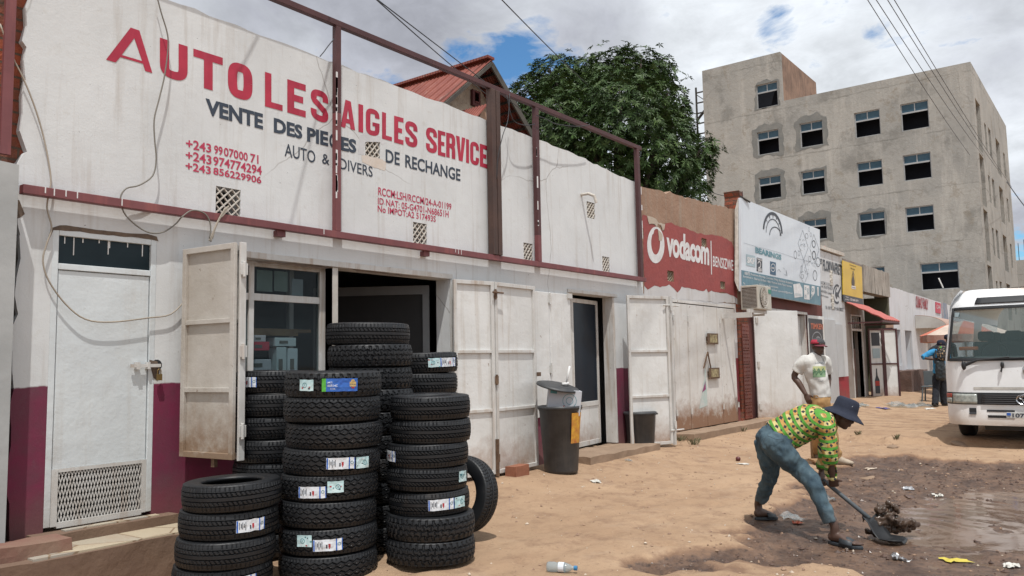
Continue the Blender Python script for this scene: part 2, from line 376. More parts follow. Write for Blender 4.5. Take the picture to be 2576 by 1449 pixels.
def biglet(ch, q, T, Y, sw=.30, mat=None, parent=None):
    """heavy sign-writer capital: sw = stroke width as a share of the letter width"""
    x0, x1, a0, a1, b0, b1 = q
    P01 = onY(*T(x0, a0), Y); P11 = onY(*T(x1, a1), Y); P00 = onY(*T(x0, b0), Y); P10 = onY(*T(x1, b1), Y)
    asp = (P10 - P00).length / (P01 - P00).length; m = MB(); lay = [0]
    def put(vs, fs):
        o_ = Vector((0, -.0004 * lay[0], 0)); lay[0] += 1
        m.add([quad4(P00, P10, P01, P11, u, v) + o_ for u, v in vs], fs)
    def poly(pts): put(pts, [tuple(range(len(pts)))])
    def polyh(pts, hole):
        tr = tessellate_polygon([[Vector((*p, 0)) for p in pts], [Vector((*p, 0)) for p in hole]]); put(pts + hole, [tuple(t) for t in tr])
    s_ = sw; h = sw * asp * .80           # vertical stroke width share of height
    def ribbon(path):                     # centre line in unit box
        vs = []; n = len(path); W2 = s_ / 2 * asp
        for i, (u, v) in enumerate(path):
            a = path[max(i - 1, 0)]; b = path[min(i + 1, n - 1)]; dx, dy = (b[0] - a[0]) * asp, b[1] - a[1]; l = math.hypot(dx, dy) or 1; k_ = 1 - .16 * (dx / l) ** 2
            nx_, ny2 = -dy / l * W2 * k_, dx / l * W2 * k_; vs += [(u + nx_ / asp, v + ny2), (u - nx_ / asp, v - ny2)]
        put(vs, [(2 * i, 2 * i + 1, 2 * i + 3, 2 * i + 2) for i in range(n - 1)])
    def arc(cx, cy, rx, ry, a0, a1, n=14, e=.72):
        r = []
        for i in range(n + 1):
            a = rad(a0 + (a1 - a0) * i / n); c_, s2 = math.cos(a), math.sin(a); r.append((cx + rx * math.copysign(abs(c_) ** e, c_), cy + ry * math.copysign(abs(s2) ** e, s2)))
        return r
    g = s_ / 2; gh = h * .5; rx = .5 - g
    if ch == 'A1': polyh([(0, 0), (.2, 0), (.3, .17), (.79, .17), (.84, 0), (1, 0), (.71, 1), (.52, 1)], [(.33, .235), (.77, .235), (.60, .76)])
    elif ch == 'A': polyh([(0, 0), (.31, 0), (.375, .18), (.625, .18), (.69, 0), (1, 0), (.70, 1), (.33, 1)], [(.42, .34), (.59, .34), (.51, .68)])
    elif ch == 'I': poly([(0, 0), (1, 0), (1, 1), (0, 1)])
    elif ch == 'L': poly([(0, 0), (1, 0), (1, h), (s_, h), (s_, 1), (0, 1)])
    elif ch == 'T': poly([(.5 - g, 0), (.5 + g, 0), (.5 + g, 1 - h), (1, 1 - h), (1, 1), (0, 1), (0, 1 - h), (.5 - g, 1 - h)])
    elif ch == 'E': hh = h * .5; poly([(0, 0), (1, 0), (1, h), (s_, h), (s_, .5 - hh), (.86, .5 - hh), (.86, .5 + hh), (s_, .5 + hh), (s_, 1 - h), (1, 1 - h), (1, 1), (0, 1)])
    elif ch == 'U': ribbon([(g, 1), (g, .6)] + arc(.5, gh + .25, rx, .25, 180, 360) + [(1 - g, .6), (1 - g, 1)])
    elif ch == 'O': ribbon(arc(.5, .5, rx, .5 - gh, 0, 360, 36, .62))
    elif ch == 'C': ribbon([(1 - g, .66)] + arc(.5, 1 - gh - .2, rx, .2, 0, 180) + arc(.5, gh + .2, rx, .2, 180, 360) + [(1 - g, .34)])
    elif ch == 'G': ribbon([(1 - g, .68)] + arc(.5, 1 - gh - .2, rx, .2, 0, 180) + arc(.5, gh + .2, rx, .2, 180, 360) + [(1 - g, .47)]); poly([(.48, .36), (1, .36), (1, .5), (.48, .5)])
    elif ch == 'S': ribbon([(1 - g, .66)] + arc(.5, 1 - gh - .18, rx, .18, 0, 180) + [(g, .70), (g + .05, .62), (.42, .54), (.58, .46), (1 - g - .05, .38), (1 - g, .30)] + arc(.5, gh + .18, rx, .18, 0, -180) + [(g, .34)])
    elif ch == 'R': poly([(0, 0), (s_, 0), (s_, 1), (0, 1)]); ribbon([(s_ * .5, 1 - gh)] + [(.5, 1 - gh)] + arc(.5, .75 - gh * .5, rx, .25 - gh * .5, 90, -90) + [(s_ * .5, .5)]); ribbon([(.55, .5), (1 - g - .02, .42), (1 - g, .3), (1 - g, 0)])
    elif ch == 'V': poly([(0, 1), (s_ * 1.1, 1), (.5, .30), (1 - s_ * 1.1, 1), (1, 1), (.5 + g * 1.2, 0), (.5 - g * 1.2, 0)])
    return m.build('painted_letter', mat, parent)
def crop(ox, oy, s): return lambda x, y: ((ox + x / s) * .62891, (oy + y / s) * .62891)
def wq(mb, pts, T, Y, mi=0): mb.poly([onY(*T(x, y), Y) for x, y in pts], mi)
def ring(mb, cx, cy, rx, ry, wd, T, Y, a0=0, a1=360, mi=0, n=28, sk=0.0):
    vs = []
    for i in range(n + 1):
        a = rad(a0 + (a1 - a0) * i / n)
        for r in (1.0, 1.0 - wd): x = cx + rx * r * math.cos(a); vs.append(onY(*T(x, cy + ry * r * math.sin(a) + (x - cx) * sk), Y))
    mb.add(vs, [(2 * i, 2 * i + 1, 2 * i + 3, 2 * i + 2) for i in range(n)], mi)
def vent(mb_l, x0, x1, z0, z1, y, nx=4, nz=4, t=.016):
    """diagonal claustra lattice inside the opening"""
    w_, h = x1 - x0, z1 - z0
    for fam in (1, -1):
        k = nx
        for i in range(-k, 2 * k + 1):
            c0 = x0 + (i) * w_ / k
            # line from (c0,z0) with slope fam over height h moving w_
            pa, pb = Vector((c0, 0, z0)), Vector((c0 + fam * w_, 0, z1))
            t0, t1 = 0.0, 1.0
            d = pb.x - pa.x
            lo, hi = ((x0 - pa.x) / d, (x1 - pa.x) / d); lo, hi = min(lo, hi), max(lo, hi)
            t0, t1 = max(t0, lo), min(t1, hi)
            if t1 - t0 < .05: continue
            a = pa.lerp(pb, t0); b = pa.lerp(pb, t1); a.y = b.y = y + (0 if fam > 0 else .004)
            mb_l.bar(a, b, .010, t, (0, 1, 0))
def wirepx(name, pts, Y, r, parent=None, label=None, cat='cable', mat=None, sag=True, loc=None):
    """cable following the wall; smoothed"""
    P = [onY(x, y, Y) for x, y in pts]; out = []
    for i in range(len(P) - 1):
        p0 = P[max(i - 1, 0)]; p1 = P[i]; p2 = P[i + 1]; p3 = P[min(i + 2, len(P) - 1)]
        for k in range(4):
            t = k / 4
            out.append(.5 * ((2 * p1) + (p2 - p0) * t + (2 * p0 - 5 * p1 + 4 * p2 - p3) * t * t + (3 * p1 - p0 - 3 * p2 + p3) * t ** 3))
    out.append(P[-1])
    m = MB().tube(out, r, 6); o = m.build(name, mat or M['wire'], parent, loc=P[-1] if parent is None else None, smooth=True)
    if label: tag(o, label, cat)
    return o

# ================================================================ ground
def ss(a, b, x):
    t = max(0.0, min(1.0, (x - a) / (b - a))); return t * t * (3 - 2 * t)
def fbm(x, y, s, o=4, z=0): return noise.fractal(Vector((x * s, y * s, z)), 1.0, 2.0, o)
def mudmask(X, Y):
    n = fbm(X, Y, .9, 5) * .55 + fbm(X, Y, 4, 3, 5) * .10
    top = 3.0 + .10 * (X - 9) if X > 9 else 2.75 + .08 * (X - 6)
    d = min(X - 5.6, 13.0 - X, (top - Y))
    return ss(-.18, .22, d + n)
_fr = random.Random(11); FOOT = [(_fr.uniform(4.2, 12), _fr.uniform(1.5, 5.3), _fr.uniform(0, 3.14)) for i in range(90)]
FG = {}
for f_ in FOOT:
    for a_ in (-1, 0, 1):
        for b_ in (-1, 0, 1): FG.setdefault((int(f_[0] * 2) + a_, int(f_[1] * 2) + b_), []).append(f_)
def prints(X, Y):
    d = 0.0
    for fx_, fy_, a in FG.get((int(X * 2), int(Y * 2)), ()):
        u = (X - fx_) * math.cos(a) + (Y - fy_) * math.sin(a); v = -(X - fx_) * math.sin(a) + (Y - fy_) * math.cos(a); e = (u / .15) ** 2 + (v / .055) ** 2
        if e < 2.2: d += -.012 * ss(1.3, .6, e) + .004 * ss(2.2, 1.6, e) * ss(1.1, 1.5, e)
    for off in (0.0, .55):      # faint wheel ruts bending towards the minibus
        c = 3.35 + off + .25 * math.sin(X * .35) - .03 * (X - 5) * (X - 5) * .35; dd = abs(Y - c)
        if dd < .2: d += -.012 * ss(.12, .05, dd) + .006 * ss(.2, .15, dd) * ss(.1, .15, dd)
    return d
def gz(X, Y, fine=True):
    z = .05 + .13 * ss(4.4, 5.9, Y) * ss(4.5, 7.5, X) - .05 * ss(5.0, 5.6, Y) * (1 - ss(3.4, 4.4, X))
    ed = 15.3 + .35 * math.sin(Y * 1.3) - (.25 * (4.6 - Y) if Y < 4.6 else 0) + fbm(Y, 0, 1.4, 3) * .25
    z += .095 * ss(ed - .14, ed + .08, X) * ss(-3, 2.2, Y) + .05 * ss(17, 24, X)
    mk = mudmask(X, Y) if (4 < X < 15 and -12 < Y < 5) else 0
    pud = ss(1.0, .30, math.hypot((X - 9.1) / 3.7, (Y - 1.15) / 1.5))
    z -= .085 * mk + .062 * pud
    if fine:
        a = fbm(X, Y, .8, 4) * .016 + fbm(X, Y, 6, 3, 2) * .0045 * (1.0 + 2.0 * mk) + fbm(X, Y, 2.5, 4, 8) * .03 * mk
        a += .012 * math.sin(X * 10.13 + fbm(X, Y, .5, 2) * 2.5) * ss(15.4, 16, X) * (1 - ss(22, 26, X)) * ss(1.5, 2.5, Y)
        z += a + (prints(X, Y) if 3 < X < 14.5 and .5 < Y < 5.8 else 0)
    return z
WATER = -.082
def axis(segs):
    r = []
    for a, b, st in segs:
        n = max(1, int(round((b - a) / st))); r += [a + (b - a) * i / n for i in range(n)]
    return r + [segs[-1][1]]
gx = axis([(-900, -60, 120), (-60, -6, 9), (-6, 3, .45), (3, 13.5, .055), (13.5, 22, .12), (22, 50, 1.2), (50, 130, 10), (130, 1300, 130)])
gy = axis([(-900, -60, 120), (-60, -8, 8), (-8, -1, .5), (-1, 4.2, .055), (4.2, 6.6, .1), (6.6, 30, 3), (30, 100, 14), (100, 900, 130)])
gv = []; wet = []
for X in gx:
    for Y in gy:
        fn = 2.5 < X < 40 and -6 < Y < 7
        gv.append((X, Y, gz(X, Y, fn))); wet.append(mudmask(X, Y) if (3 < X < 15 and -14 < Y < 5) else 0.0)
ny = len(gy)
gf = [(i * ny + j, (i + 1) * ny + j, (i + 1) * ny + j + 1, i * ny + j + 1) for i in range(len(gx) - 1) for j in range(ny - 1)]
k = NM('earth'); x, y, z = k.xyz()
at = k.n.new('ShaderNodeAttribute'); at.attribute_name = 'wet'; wetf = at.outputs['Fac']
c = k.mix(k.rng(k.noise(.9, 8, .62), .36, .66), (.345, .222, .135), (.42, .283, .178))
c = k.mix(k.rng(k.noise(5, 8, .7), .50, .72, 0, .55), c, (.215, .125, .075))
c = k.mix(k.rng(k.noise(2.2, 7, .7, k.scalev(1, 1, 1, (5, 3, 0))), .55, .72, 0, .5), c, (.40, .29, .205))
c = k.mix(k.rng(k.noise(34, 5, .65), .60, .70, 0, .6), c, (.19, .12, .075))
ln = k.ma('ABSOLUTE', k.ma('SUBTRACT', k.ma('FRACT', k.ma('ADD', k.ma('DIVIDE', x, .62), k.ma('MULTIPLY', k.noise(.8, 6, .65), .9))), .5))
c = k.mix(k.ma('MULTIPLY', k.ma('MULTIPLY', k.rng(ln, .01, .05, .8, 0), k.rng(k.noise(1.1, 4, .6), .42, .52)), k.ma('MULTIPLY', k.rng(x, 15.5, 16), k.rng(x, 26, 23))), c, (.16, .10, .065))
mud = k.mix(k.rng(k.noise(2.6, 9, .72), .38, .62), (.060, .031, .019), (.165, .096, .060))
mud = k.mix(k.rng(k.noise(15, 7, .75), .52, .62, 0, .85), mud, (.028, .015, .011))
mud = k.mix(k.rng(k.noise(26, 5, .7, k.scalev(1, 1, 1, (2, 8, 0))), .60, .70, 0, .55), mud, (.25, .155, .11))
wn = k.ma('ADD', wetf, k.ma('MULTIPLY', k.ma('SUBTRACT', k.noise(3.2, 9, .72), .5), 1.3)); damp = k.rng(wn, .02, .30, 0, .75); c = k.mix(damp, c, (.165, .090, .055))
wet2 = k.rng(wn, .34, .52); c = k.mix(wet2, c, mud)
k.bump(k.ma('ADD', k.ma('MULTIPLY', k.noise(7, 10, .74), 1.1), k.ma('MULTIPLY', k.noise(70, 5, .7), .25)), .85, .03)
k.out(c, k.ma('SUBTRACT', .93, k.ma('MULTIPLY', k.ma('MULTIPLY', wet2, .62), k.rng(k.noise(5, 6, .6), .35, .6, .3, 1))))
M['earth'] = k.m
me = bpy.data.meshes.new('ground'); me.from_pydata(gv, [], gf); me.materials.append(M['earth'])
ca = me.attributes.new('wet', 'FLOAT', 'POINT'); ca.data.foreach_set('value', wet)
me.polygons.foreach_set('use_smooth', [True] * len(gf)); me.update()
o = bpy.data.objects.new('ground', me); COL.objects.link(o); tag(o, 'bare sandy earth of the yard and street', 'ground', kind='structure')
# puddle
wv = []; xs = axis([(4.9, 13.4, .07)]); ys = axis([(-2.5, 3.4, .07)])
for X in xs:
    for Y in ys:
        rp = 0.0
        for (px_, py_, am) in ((8.05, 1.72, .0035), (9.4, 1.5, .0015)):
            r = math.hypot(X - px_, Y - py_); rp += am * math.sin(r * 22) * math.exp(-r * .9)
        wv.append((X, Y, WATER + rp))
m = MB(); ny = len(ys); m.add(wv, [(i * ny + j, (i + 1) * ny + j, (i + 1) * ny + j + 1, i * ny + j + 1) for i in range(len(xs) - 1) for j in range(ny - 1)])
k = NM('muddy water'); c = k.mix(k.rng(k.noise(1.6, 6, .6), .38, .62), (.175, .115, .082), (.12, .075, .052))
k.bump(k.noise(7, 4, .6, k.scalev(1, 1.6, 1)), .07, .02); k.b.inputs['Specular IOR Level'].default_value = .8; k.out(c, .04)
M['water'] = k.m
o = m.build('puddle_water', M['water'], smooth=True); tag(o, 'shallow brown rain puddle in the mud', 'water', kind='structure')
# pebbles and crumbs
m = MB()
for i in range(4200):
    X = random.uniform(3.2, 15) if i < 2600 else random.uniform(5.3, 12.8); Y = random.uniform(-.2, 5.9) if i < 2600 else random.uniform(-.2, 3)
    mk = mudmask(X, Y); s_ = random.choice((.004, .006, .006, .009, .013, .02 if random.random() < .3 else .006)) * (1.3 if mk > .5 else 1)
    z_ = gz(X, Y)
    if z_ < WATER: continue
    ax = [Vector((random.uniform(.6, 1.3), random.uniform(-.3, .3), 0)), Vector((random.uniform(-.3, .3), random.uniform(.6, 1.3), 0)), Vector((0, 0, random.uniform(.4, .9)))]
    c0 = Vector((X, Y, z_ + s_ * .2)); P = [c0 + a * s_ * q for a in ax for q in (1, -1)]
    m.add(P, [(0, 2, 4), (2, 1, 4), (1, 3, 4), (3, 0, 4), (2, 0, 5), (1, 2, 5), (3, 1, 5), (0, 3, 5)], 1 if (mk > .5 and random.random() < .8) else (0 if random.random() < .75 else 2))
M['stone'] = pm('gravel', (.36, .24, .16), (.22, .14, .10), .9, 20, bump=0)
M['mudstone'] = pm('wet clods', (.06, .034, .025), (.12, .07, .05), .35, 20, bump=0)
M['palestone'] = pm('pale chips', (.55, .47, .38), (.40, .32, .25), .9, 20, bump=0)
tag(m.build('gravel', [M['stone'], M['mudstone'], M['palestone']]), 'loose pebbles and clods scattered on the earth', 'gravel', kind='stuff')

# kerb platform in front of the double doors, steps by the grey door
M['kerb'] = pm('worn concrete', (.30, .21, .145), (.22, .15, .10), .9, 3, bump=.5, bscale=20, bdist=.01)
M['step_red'] = pm('red oxide concrete', (.22, .14, .10), (.19, .075, .06), .9, 2.5, bump=.5, bscale=18, bdist=.01)
M['step_brown'] = pm('earthy concrete', (.19, .125, .085), (.14, .085, .06), .92, 2.5, bump=.6, bscale=12, bdist=.015, speck=.2)
def roughslab(x0, x1, y0, y1, z0, z1, d=.09, amp=.012):
    b = MB(); xs = axis([(x0, x1, d)]); ys = axis([(y0, y1, d)]); zs = axis([(z0, z1, max(.06, (z1 - z0) / 4))])
    def J(x, y, z): v = noise.noise_vector(Vector((x * 3.3, y * 3.3, z * 3.3))) * amp + noise.noise_vector(Vector((x * 12, y * 12, z * 12))) * amp * .4; return (x + v.x, y + v.y, z + v.z)
    for A, B, f in ((xs, ys, lambda a, b_: (a, b_, z1)), (xs, zs, lambda a, b_: (a, y0, b_)), (ys, zs, lambda a, b_: (x0, a, b_)), (ys, zs, lambda a, b_: (x1, a, b_)), (xs, zs, lambda a, b_: (a, y1, b_))):
        vs = [J(*f(a, b_)) for a in A for b_ in B]; n = len(B)
        b.add(vs, [(i * n + j, (i + 1) * n + j, (i + 1) * n + j + 1, i * n + j + 1) for i in range(len(A) - 1) for j in range(n - 1)])
    return b
o = roughslab(12.35, 16.1, 5.72, 6.2, -.05, .275).build('kerb', M['kerb'], smooth=False); tag(o, 'low concrete kerb platform before the peeling double doors', 'kerb', kind='structure')
o = roughslab(9.0, 10.95, 5.62, 6.3, -.05, .262, amp=.02).build('door_slab', M['kerb']); tag(o, 'thin worn slab before the glass doorway', 'slab', kind='structure')
st = thing('door_steps', 'two brown concrete steps with a cream tiled tread below the grey door', 'steps', (2.6, 5.6, 0))
roughslab(1.9, 4.6, 5.62, 6.3, -.1, .292, amp=.01).build('lower_step', M['step_brown'], st)
roughslab(2.50, 3.55, 6.0, 6.4, .2, .372, amp=.008).build('upper_step', M['step_brown'], st)
roughslab(3.58, 4.6, 6.02, 6.3, .2, .345, amp=.010).build('side_ledge', M['step_red'], st)
roughslab(1.75, 2.62, 5.74, 6.0, .2, .385, amp=.016).build('red_kerb_block', M['step_red'], st)
def tilemat():
    k = NM('broken tile'); v = k.n.new('ShaderNodeTexVoronoi'); v.inputs['Scale'].default_value = 2.6; k.lk(k.P(), v.inputs['Vector'])
    e = k.n.new('ShaderNodeTexVoronoi'); e.feature = 'DISTANCE_TO_EDGE'; e.inputs['Scale'].default_value = 2.6; k.lk(k.P(), e.inputs['Vector'])
    sx = k.n.new('ShaderNodeSeparateColor'); k.lk(v.outputs['Color'], sx.inputs[0])
    c = k.mix(k.rng(sx.outputs[0], .3, .7), (.47, .40, .29), (.36, .33, .28))
    c = k.mix(k.rng(e.outputs['Distance'], .012, .022, 1, 0), c, (.24, .17, .11)); c = k.mix(k.rng(k.noise(5, 7, .7), .5, .72, 0, .6), c, (.38, .28, .2))
    return k.out(c, .45)
M['tile'] = tilemat()
MB().box(2.35, 4.6, 5.66, 6.0, .286, .303).build('tread_tiles', M['tile'], st)
MB().box(2.72, 3.42, 6.06, 6.125, .36, .379).build('threshold_tiles', M['tile'], st)

# ================================================================ the tyre shop
def zt_main(x): return 4.55 - .012 * (x - 3.4) - .10 * ss(9, 11.5, x)
SH = thing('shop_building', 'long white shop with red painted sign and purple base, tyres stacked in front', 'building', (2.4, W, 0))
def pq(x, y, Y=W): p = onY(x, y, Y); return p.x, p.z
vents = []
for (a, b, c_, d_) in [(543, 481, 605, 533), (919, 359, 956, 396), (1039, 567, 1074, 609), (1317, 620, 1341, 650), (1476, 514, 1497, 544), (1515, 652, 1534, 680)]:
    xa, za = pq(a, (b + c_ * 0 + b) / 2); xb, zb = pq(c_, d_); xm, zm = pq((a + c_) / 2, (b + d_) / 2); h = (xb - xa) * .44
    h = min(max(h, .12), .16); vents.append((xa, xb, zm - h, zm + h))
holes = [(2.61, 3.40, .10, 2.53), (4.1, 5.20, .83, 2.46), (5.27, 6.91, .15, 2.46), (9.4, 10.65, .15, 2.45)] + vents
m = MB().wall(2.38, 11.58, -.05, 4.5, W, W + .2, holes, dx=.13, jag_top=.028, jag_left=.08, top=zt_main)
m.build('wall', M['facade'], SH)
m = MB().box(2.45, 11.5, W + .205, 12, 4.05, 4.15).box(2.40, 2.6, W + .205, 12, -.05, 4.04).box(11.35, 11.55, W + .205, 12, -.05, 4.04).box(2.61, 11.34, 11.8, 12, -.05, 4.04)
m.box(2.61, 11.34, W + .205, 11.79, -.05, .12).box(2.61, 11.34, W + .21, 11.7, 2.75, 2.8)
m.build('inner_walls', M['interior'], SH)
for v_ in vents:
    m = MB(); vent(m, v_[0] + .004, v_[1] - .004, v_[2] + .004, v_[3] - .004, W + .012, 3, 3, .019); o = m.build('vent_block', M['lattice'], SH)
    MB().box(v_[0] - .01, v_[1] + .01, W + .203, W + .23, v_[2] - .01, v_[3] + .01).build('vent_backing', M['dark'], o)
m = MB()   # pale repair plaster and unpainted patches round vents
T2 = crop(1300, 360, 2.2643)
def blob(mb, pts, T, Y, mi=0, amp=6, seed=0):
    out = []
    for i in range(len(pts)):
        a = Vector((*pts[i], 0)); b = Vector((*pts[(i + 1) % len(pts)], 0)); k_ = max(1, int((b - a).length / 14))
        for j in range(k_):
            p = a.lerp(b, j / k_); nn = noise.noise_vector(Vector((p.x * .07, p.y * .07, seed))); out.append((p.x + nn.x * amp, p.y + nn.y * amp))
    wq(mb, out, T, Y, mi)
blob(m, [(310, 420), (370, 380), (420, 375), (500, 420), (548, 480), (520, 500), (497, 470), (365, 470), (350, 590), (300, 580)], T2, W - .0012, 0)
blob(m, [(330, 595), (362, 590), (500, 622), (556, 650), (545, 730), (440, 700), (335, 650)], T2, W - .0018, 1)
M['patch_grey'] = pm('fresh grey patch', (.50, .50, .51), (.60, .60, .61), .85, 5); M['patch_tan'] = pm('bare tan patch', (.58, .50, .43), (.64, .59, .54), .9, 8)
m.build('wall_patches', [M['patch_grey'], M['patch_tan']], SH)
DT = lambda x, y: (x, y)
for pts in ([(128, 574), (150, 566), (200, 572), (260, 580), (330, 588), (372, 588), (395, 596), (399, 606), (360, 599), (300, 594), (200, 583), (150, 578), (134, 580), (124, 600), (118, 610)],
            [(640, 656), (700, 660), (760, 664), (820, 670), (846, 666), (850, 674), (800, 676), (720, 667), (650, 662)], [(868, 672), (920, 680), (1000, 690), (1060, 697), (1000, 694), (900, 683)], [(32, 498), (50, 504), (62, 540), (50, 548), (40, 552), (34, 530)], [(22, 700), (30, 712), (26, 760), (20, 750)], [(376, 905), (395, 908), (402, 930), (396, 958), (386, 950), (380, 925)]):
    m = MB(); blob(m, pts, DT, W - .0020, 0, 3, len(pts)); m.build('chipped_plaster', pm('exposed render', (.17, .12, .085), (.08, .06, .05), .95, 12, bump=.5) if 'exposed render' not in bpy.data.materials else bpy.data.materials['exposed render'], SH)
# lettering
T1 = crop(400, 60, 2.576); T3 = crop(700, 380, 3.0667)
YL = W - .0028
m = MB()
for ch, q in [('A', (62, 540, 45, 203, 460, 598)), ('U', (617, 903, 232, 324, 620, 702)), ('T', (963, 1265, 345, 441, 722, 808)), ('O', (1318, 1572, 462, 540, 826, 900)),
              ('L', (1700, 1882, 585, 640, 940, 990)), ('E', (1930, 2120, 660, 720, 1003, 1057)), ('S', (2172, 2353, 745, 808, 1058, 1130))]:
    biglet('A1' if ch == 'A' else ch, q, T1, YL, {'U': .33, 'T': .30, 'O': .37, 'L': .36, 'E': .37, 'S': .33}.get(ch, .3), M['lred'], SH)
for ch, q in [('A', (142, 273, 70, 120, 332, 365)), ('I', (303, 346, 125, 137, 376, 387)), ('G', (370, 494, 155, 190, 400, 424)), ('L', (517, 606, 197, 225, 440, 464)), ('E', (626, 711, 232, 255, 474, 497)),
              ('S', (727, 838, 270, 305, 500, 528)), ('S', (915, 1015, 330, 358, 556, 580)), ('E', (1023, 1091, 362, 382, 588, 607)), ('R', (1098, 1180, 384, 405, 605, 628)), ('V', (1187, 1271, 412, 436, 630, 655)),
              ('I', (1278, 1305, 443, 450, 657, 664)), ('C', (1315, 1395, 460, 482, 665, 690)), ('E', (1403, 1471, 485, 507, 690, 712))]:
    biglet(ch, q, T2, YL, {'G': .33, 'L': .40, 'E': .44, 'S': .34, 'R': .38, 'V': .34, 'C': .36}.get(ch, .3), M['lred'], SH)
bd = .042
for b_, q in [('VENTE', (375, 1080, 38, 232, 238, 425)), ('DES', (1213, 1563, 275, 375, 460, 545)), ('PIE', (1620, 1880, 392, 455, 568, 630)), ('C', (1893, 1970, 465, 490, 640, 655)), ('ES', (2035, 2225, 505, 550, 680, 720))]:
    m = MB(); lettering(m, b_, q, T3, YL, bd); m.build('painted_word', M['lblue'], SH)
for b_, q in [('AUTO', (1345, 1722, 588, 690, 750, 840)), ('&', (1805, 1895, 712, 740, 840, 860)), ('DIVERS', (2022, 2425, 768, 880, 905, 1010))]: m = MB(); lettering(m, b_, q, T3, YL, .008); m.build('painted_word', M['lblue'], SH)
for b_, q in [('DE', (550, 677, 535, 568, 655, 685)), ('RECHANGE', (727, 1227, 583, 718, 700, 828))]: m = MB(); lettering(m, b_, q, T2, YL, .022); m.build('painted_word', M['lblue'], SH)
for b_, q in [('+243', (135, 445, 530, 603, 652, 712)), ('99', (480, 585, 612, 637, 720, 745)), ('070', (600, 778, 640, 682, 748, 788)), ('00', (785, 893, 685, 710, 788, 815)), ('71', (925, 1025, 716, 740, 825, 848)),
              ('+243', (132, 448, 675, 745, 790, 858)), ('974774294', (470, 1065, 748, 872, 862, 985)), ('+243', (130, 440, 812, 880, 920, 975)), ('856229906', (470, 1060, 882, 1003, 975, 1090))]:
    m = MB(); lettering(m, b_, q, T3, YL, .022); m.build('painted_number', M['lred2'], SH)
for b_, q in [('RCCM:LSH/RCCM/24-A-01199', (483, 1145, 878, 1030, 952, 1088)), ('ID NAT: 05-G4701-N68651H', (480, 1120, 972, 1095, 1033, 1156)), ('No IMPOT:A2 517493S', (478, 1003, 1042, 1142, 1103, 1197))]:
    m = MB(); lettering(m, b_, q, T2, YL, .012); m.build('painted_line', M['lred2'], SH)
# grey door
dg = MB(); dg.box(2.61, 2.655, W + .0, W + .06, .40, 2.53).box(3.355, 3.40, W + .0, W + .06, .40, 2.53).box(2.656, 3.354, W, W + .06, 2.485, 2.53).box(2.656, 3.354, W, W + .06, 2.235, 2.28)
dr = dg.build('door', M['door_paint'], SH, bevel=.004)
MB().box(2.662, 3.348, W + .012, W + .04, .80, 2.23).build('leaf', M['door_paint'], dr, bevel=.003)
MB().box(2.656, 3.354, W + .025, W + .03, 2.281, 2.484).build('transom_pane', pm('painted over glass', (.004, .014, .020), (.008, .02, .027), .3, 6, bump=0, spec=.25), dr)
for x_, l_ in ((2.70, .05), (2.765, .13), (2.83, .03), (3.02, .10), (3.03, .05), (3.17, .03), (3.29, .09), (2.95, .02)): MB().box(x_, x_ + .007, W + .021, W + .024, 2.48 - l_, 2.483).build('paint_run', M['white'], dr)
m = MB().box(2.656, 2.70, W + .0, W + .04, .40, .80).box(3.32, 3.354, W + .0, W + .04, .40, .80).box(2.70, 3.32, W, W + .04, .385, .425).box(2.70, 3.32, W + .005, W + .03, .775, .80)
m.build('lower_frame', M['frame_metal'], dr)
m = MB(); mx0, mx1, mz0, mz1 = 2.70, 3.32, .425, .775; nn = 27; cell = (mx1 - mx0) / nn; ch = .046
for i in range(nn):
    for j in range(int((mz1 - mz0) / ch) + 1):
        x_ = mx0 + (i + (.5 if j % 2 else 0)) * cell; z_ = mz0 + j * ch
        for s_ in (1, -1):
            a = Vector((x_, W + .012, z_)); b = Vector((x_ + s_ * cell / 2, W + .014, min(z_ + ch, mz1)))
            if b.x < mx0 - .001 or b.x > mx1 + .001: continue
            m.bar(a, b, .006, .0035, (0, 1, 0))
m.build('expanded_mesh', M['frame_metal'], dr)
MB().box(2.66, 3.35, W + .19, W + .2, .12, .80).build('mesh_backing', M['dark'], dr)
m = MB().box(3.20, 3.44, W - .03, W - .012, 1.515, 1.54).box(3.24, 3.27, W - .035, W + .01, 1.50, 1.555).box(3.33, 3.35, W - .035, W + .01, 1.50, 1.555)
hd = m.build('bolt', M['frame_metal'], dr); m = MB().box(3.40, 3.442, W - .05, W - .028, 1.41, 1.46).tube([(3.407, W - .039, 1.455), (3.407, W - .039, 1.49), (3.421, W - .039, 1.50), (3.435, W - .039, 1.49), (3.435, W - .039, 1.455)], .0045, 6)
pl = m.build('padlock', pm('brass', (.25, .17, .07), rough=.35, metal=.8), None, loc=(3.42, W - .04, 1.4), bevel=.004); tag(pl, 'brass padlock hanging on the bolt of the tall grey door', 'padlock')
MB().lathe((3.42, W - .001, 1.53), [(.0, -.0), (.045, 0)], 12, axis=(0, -1, 0)).build('lock_hole', M['dark'], SH)
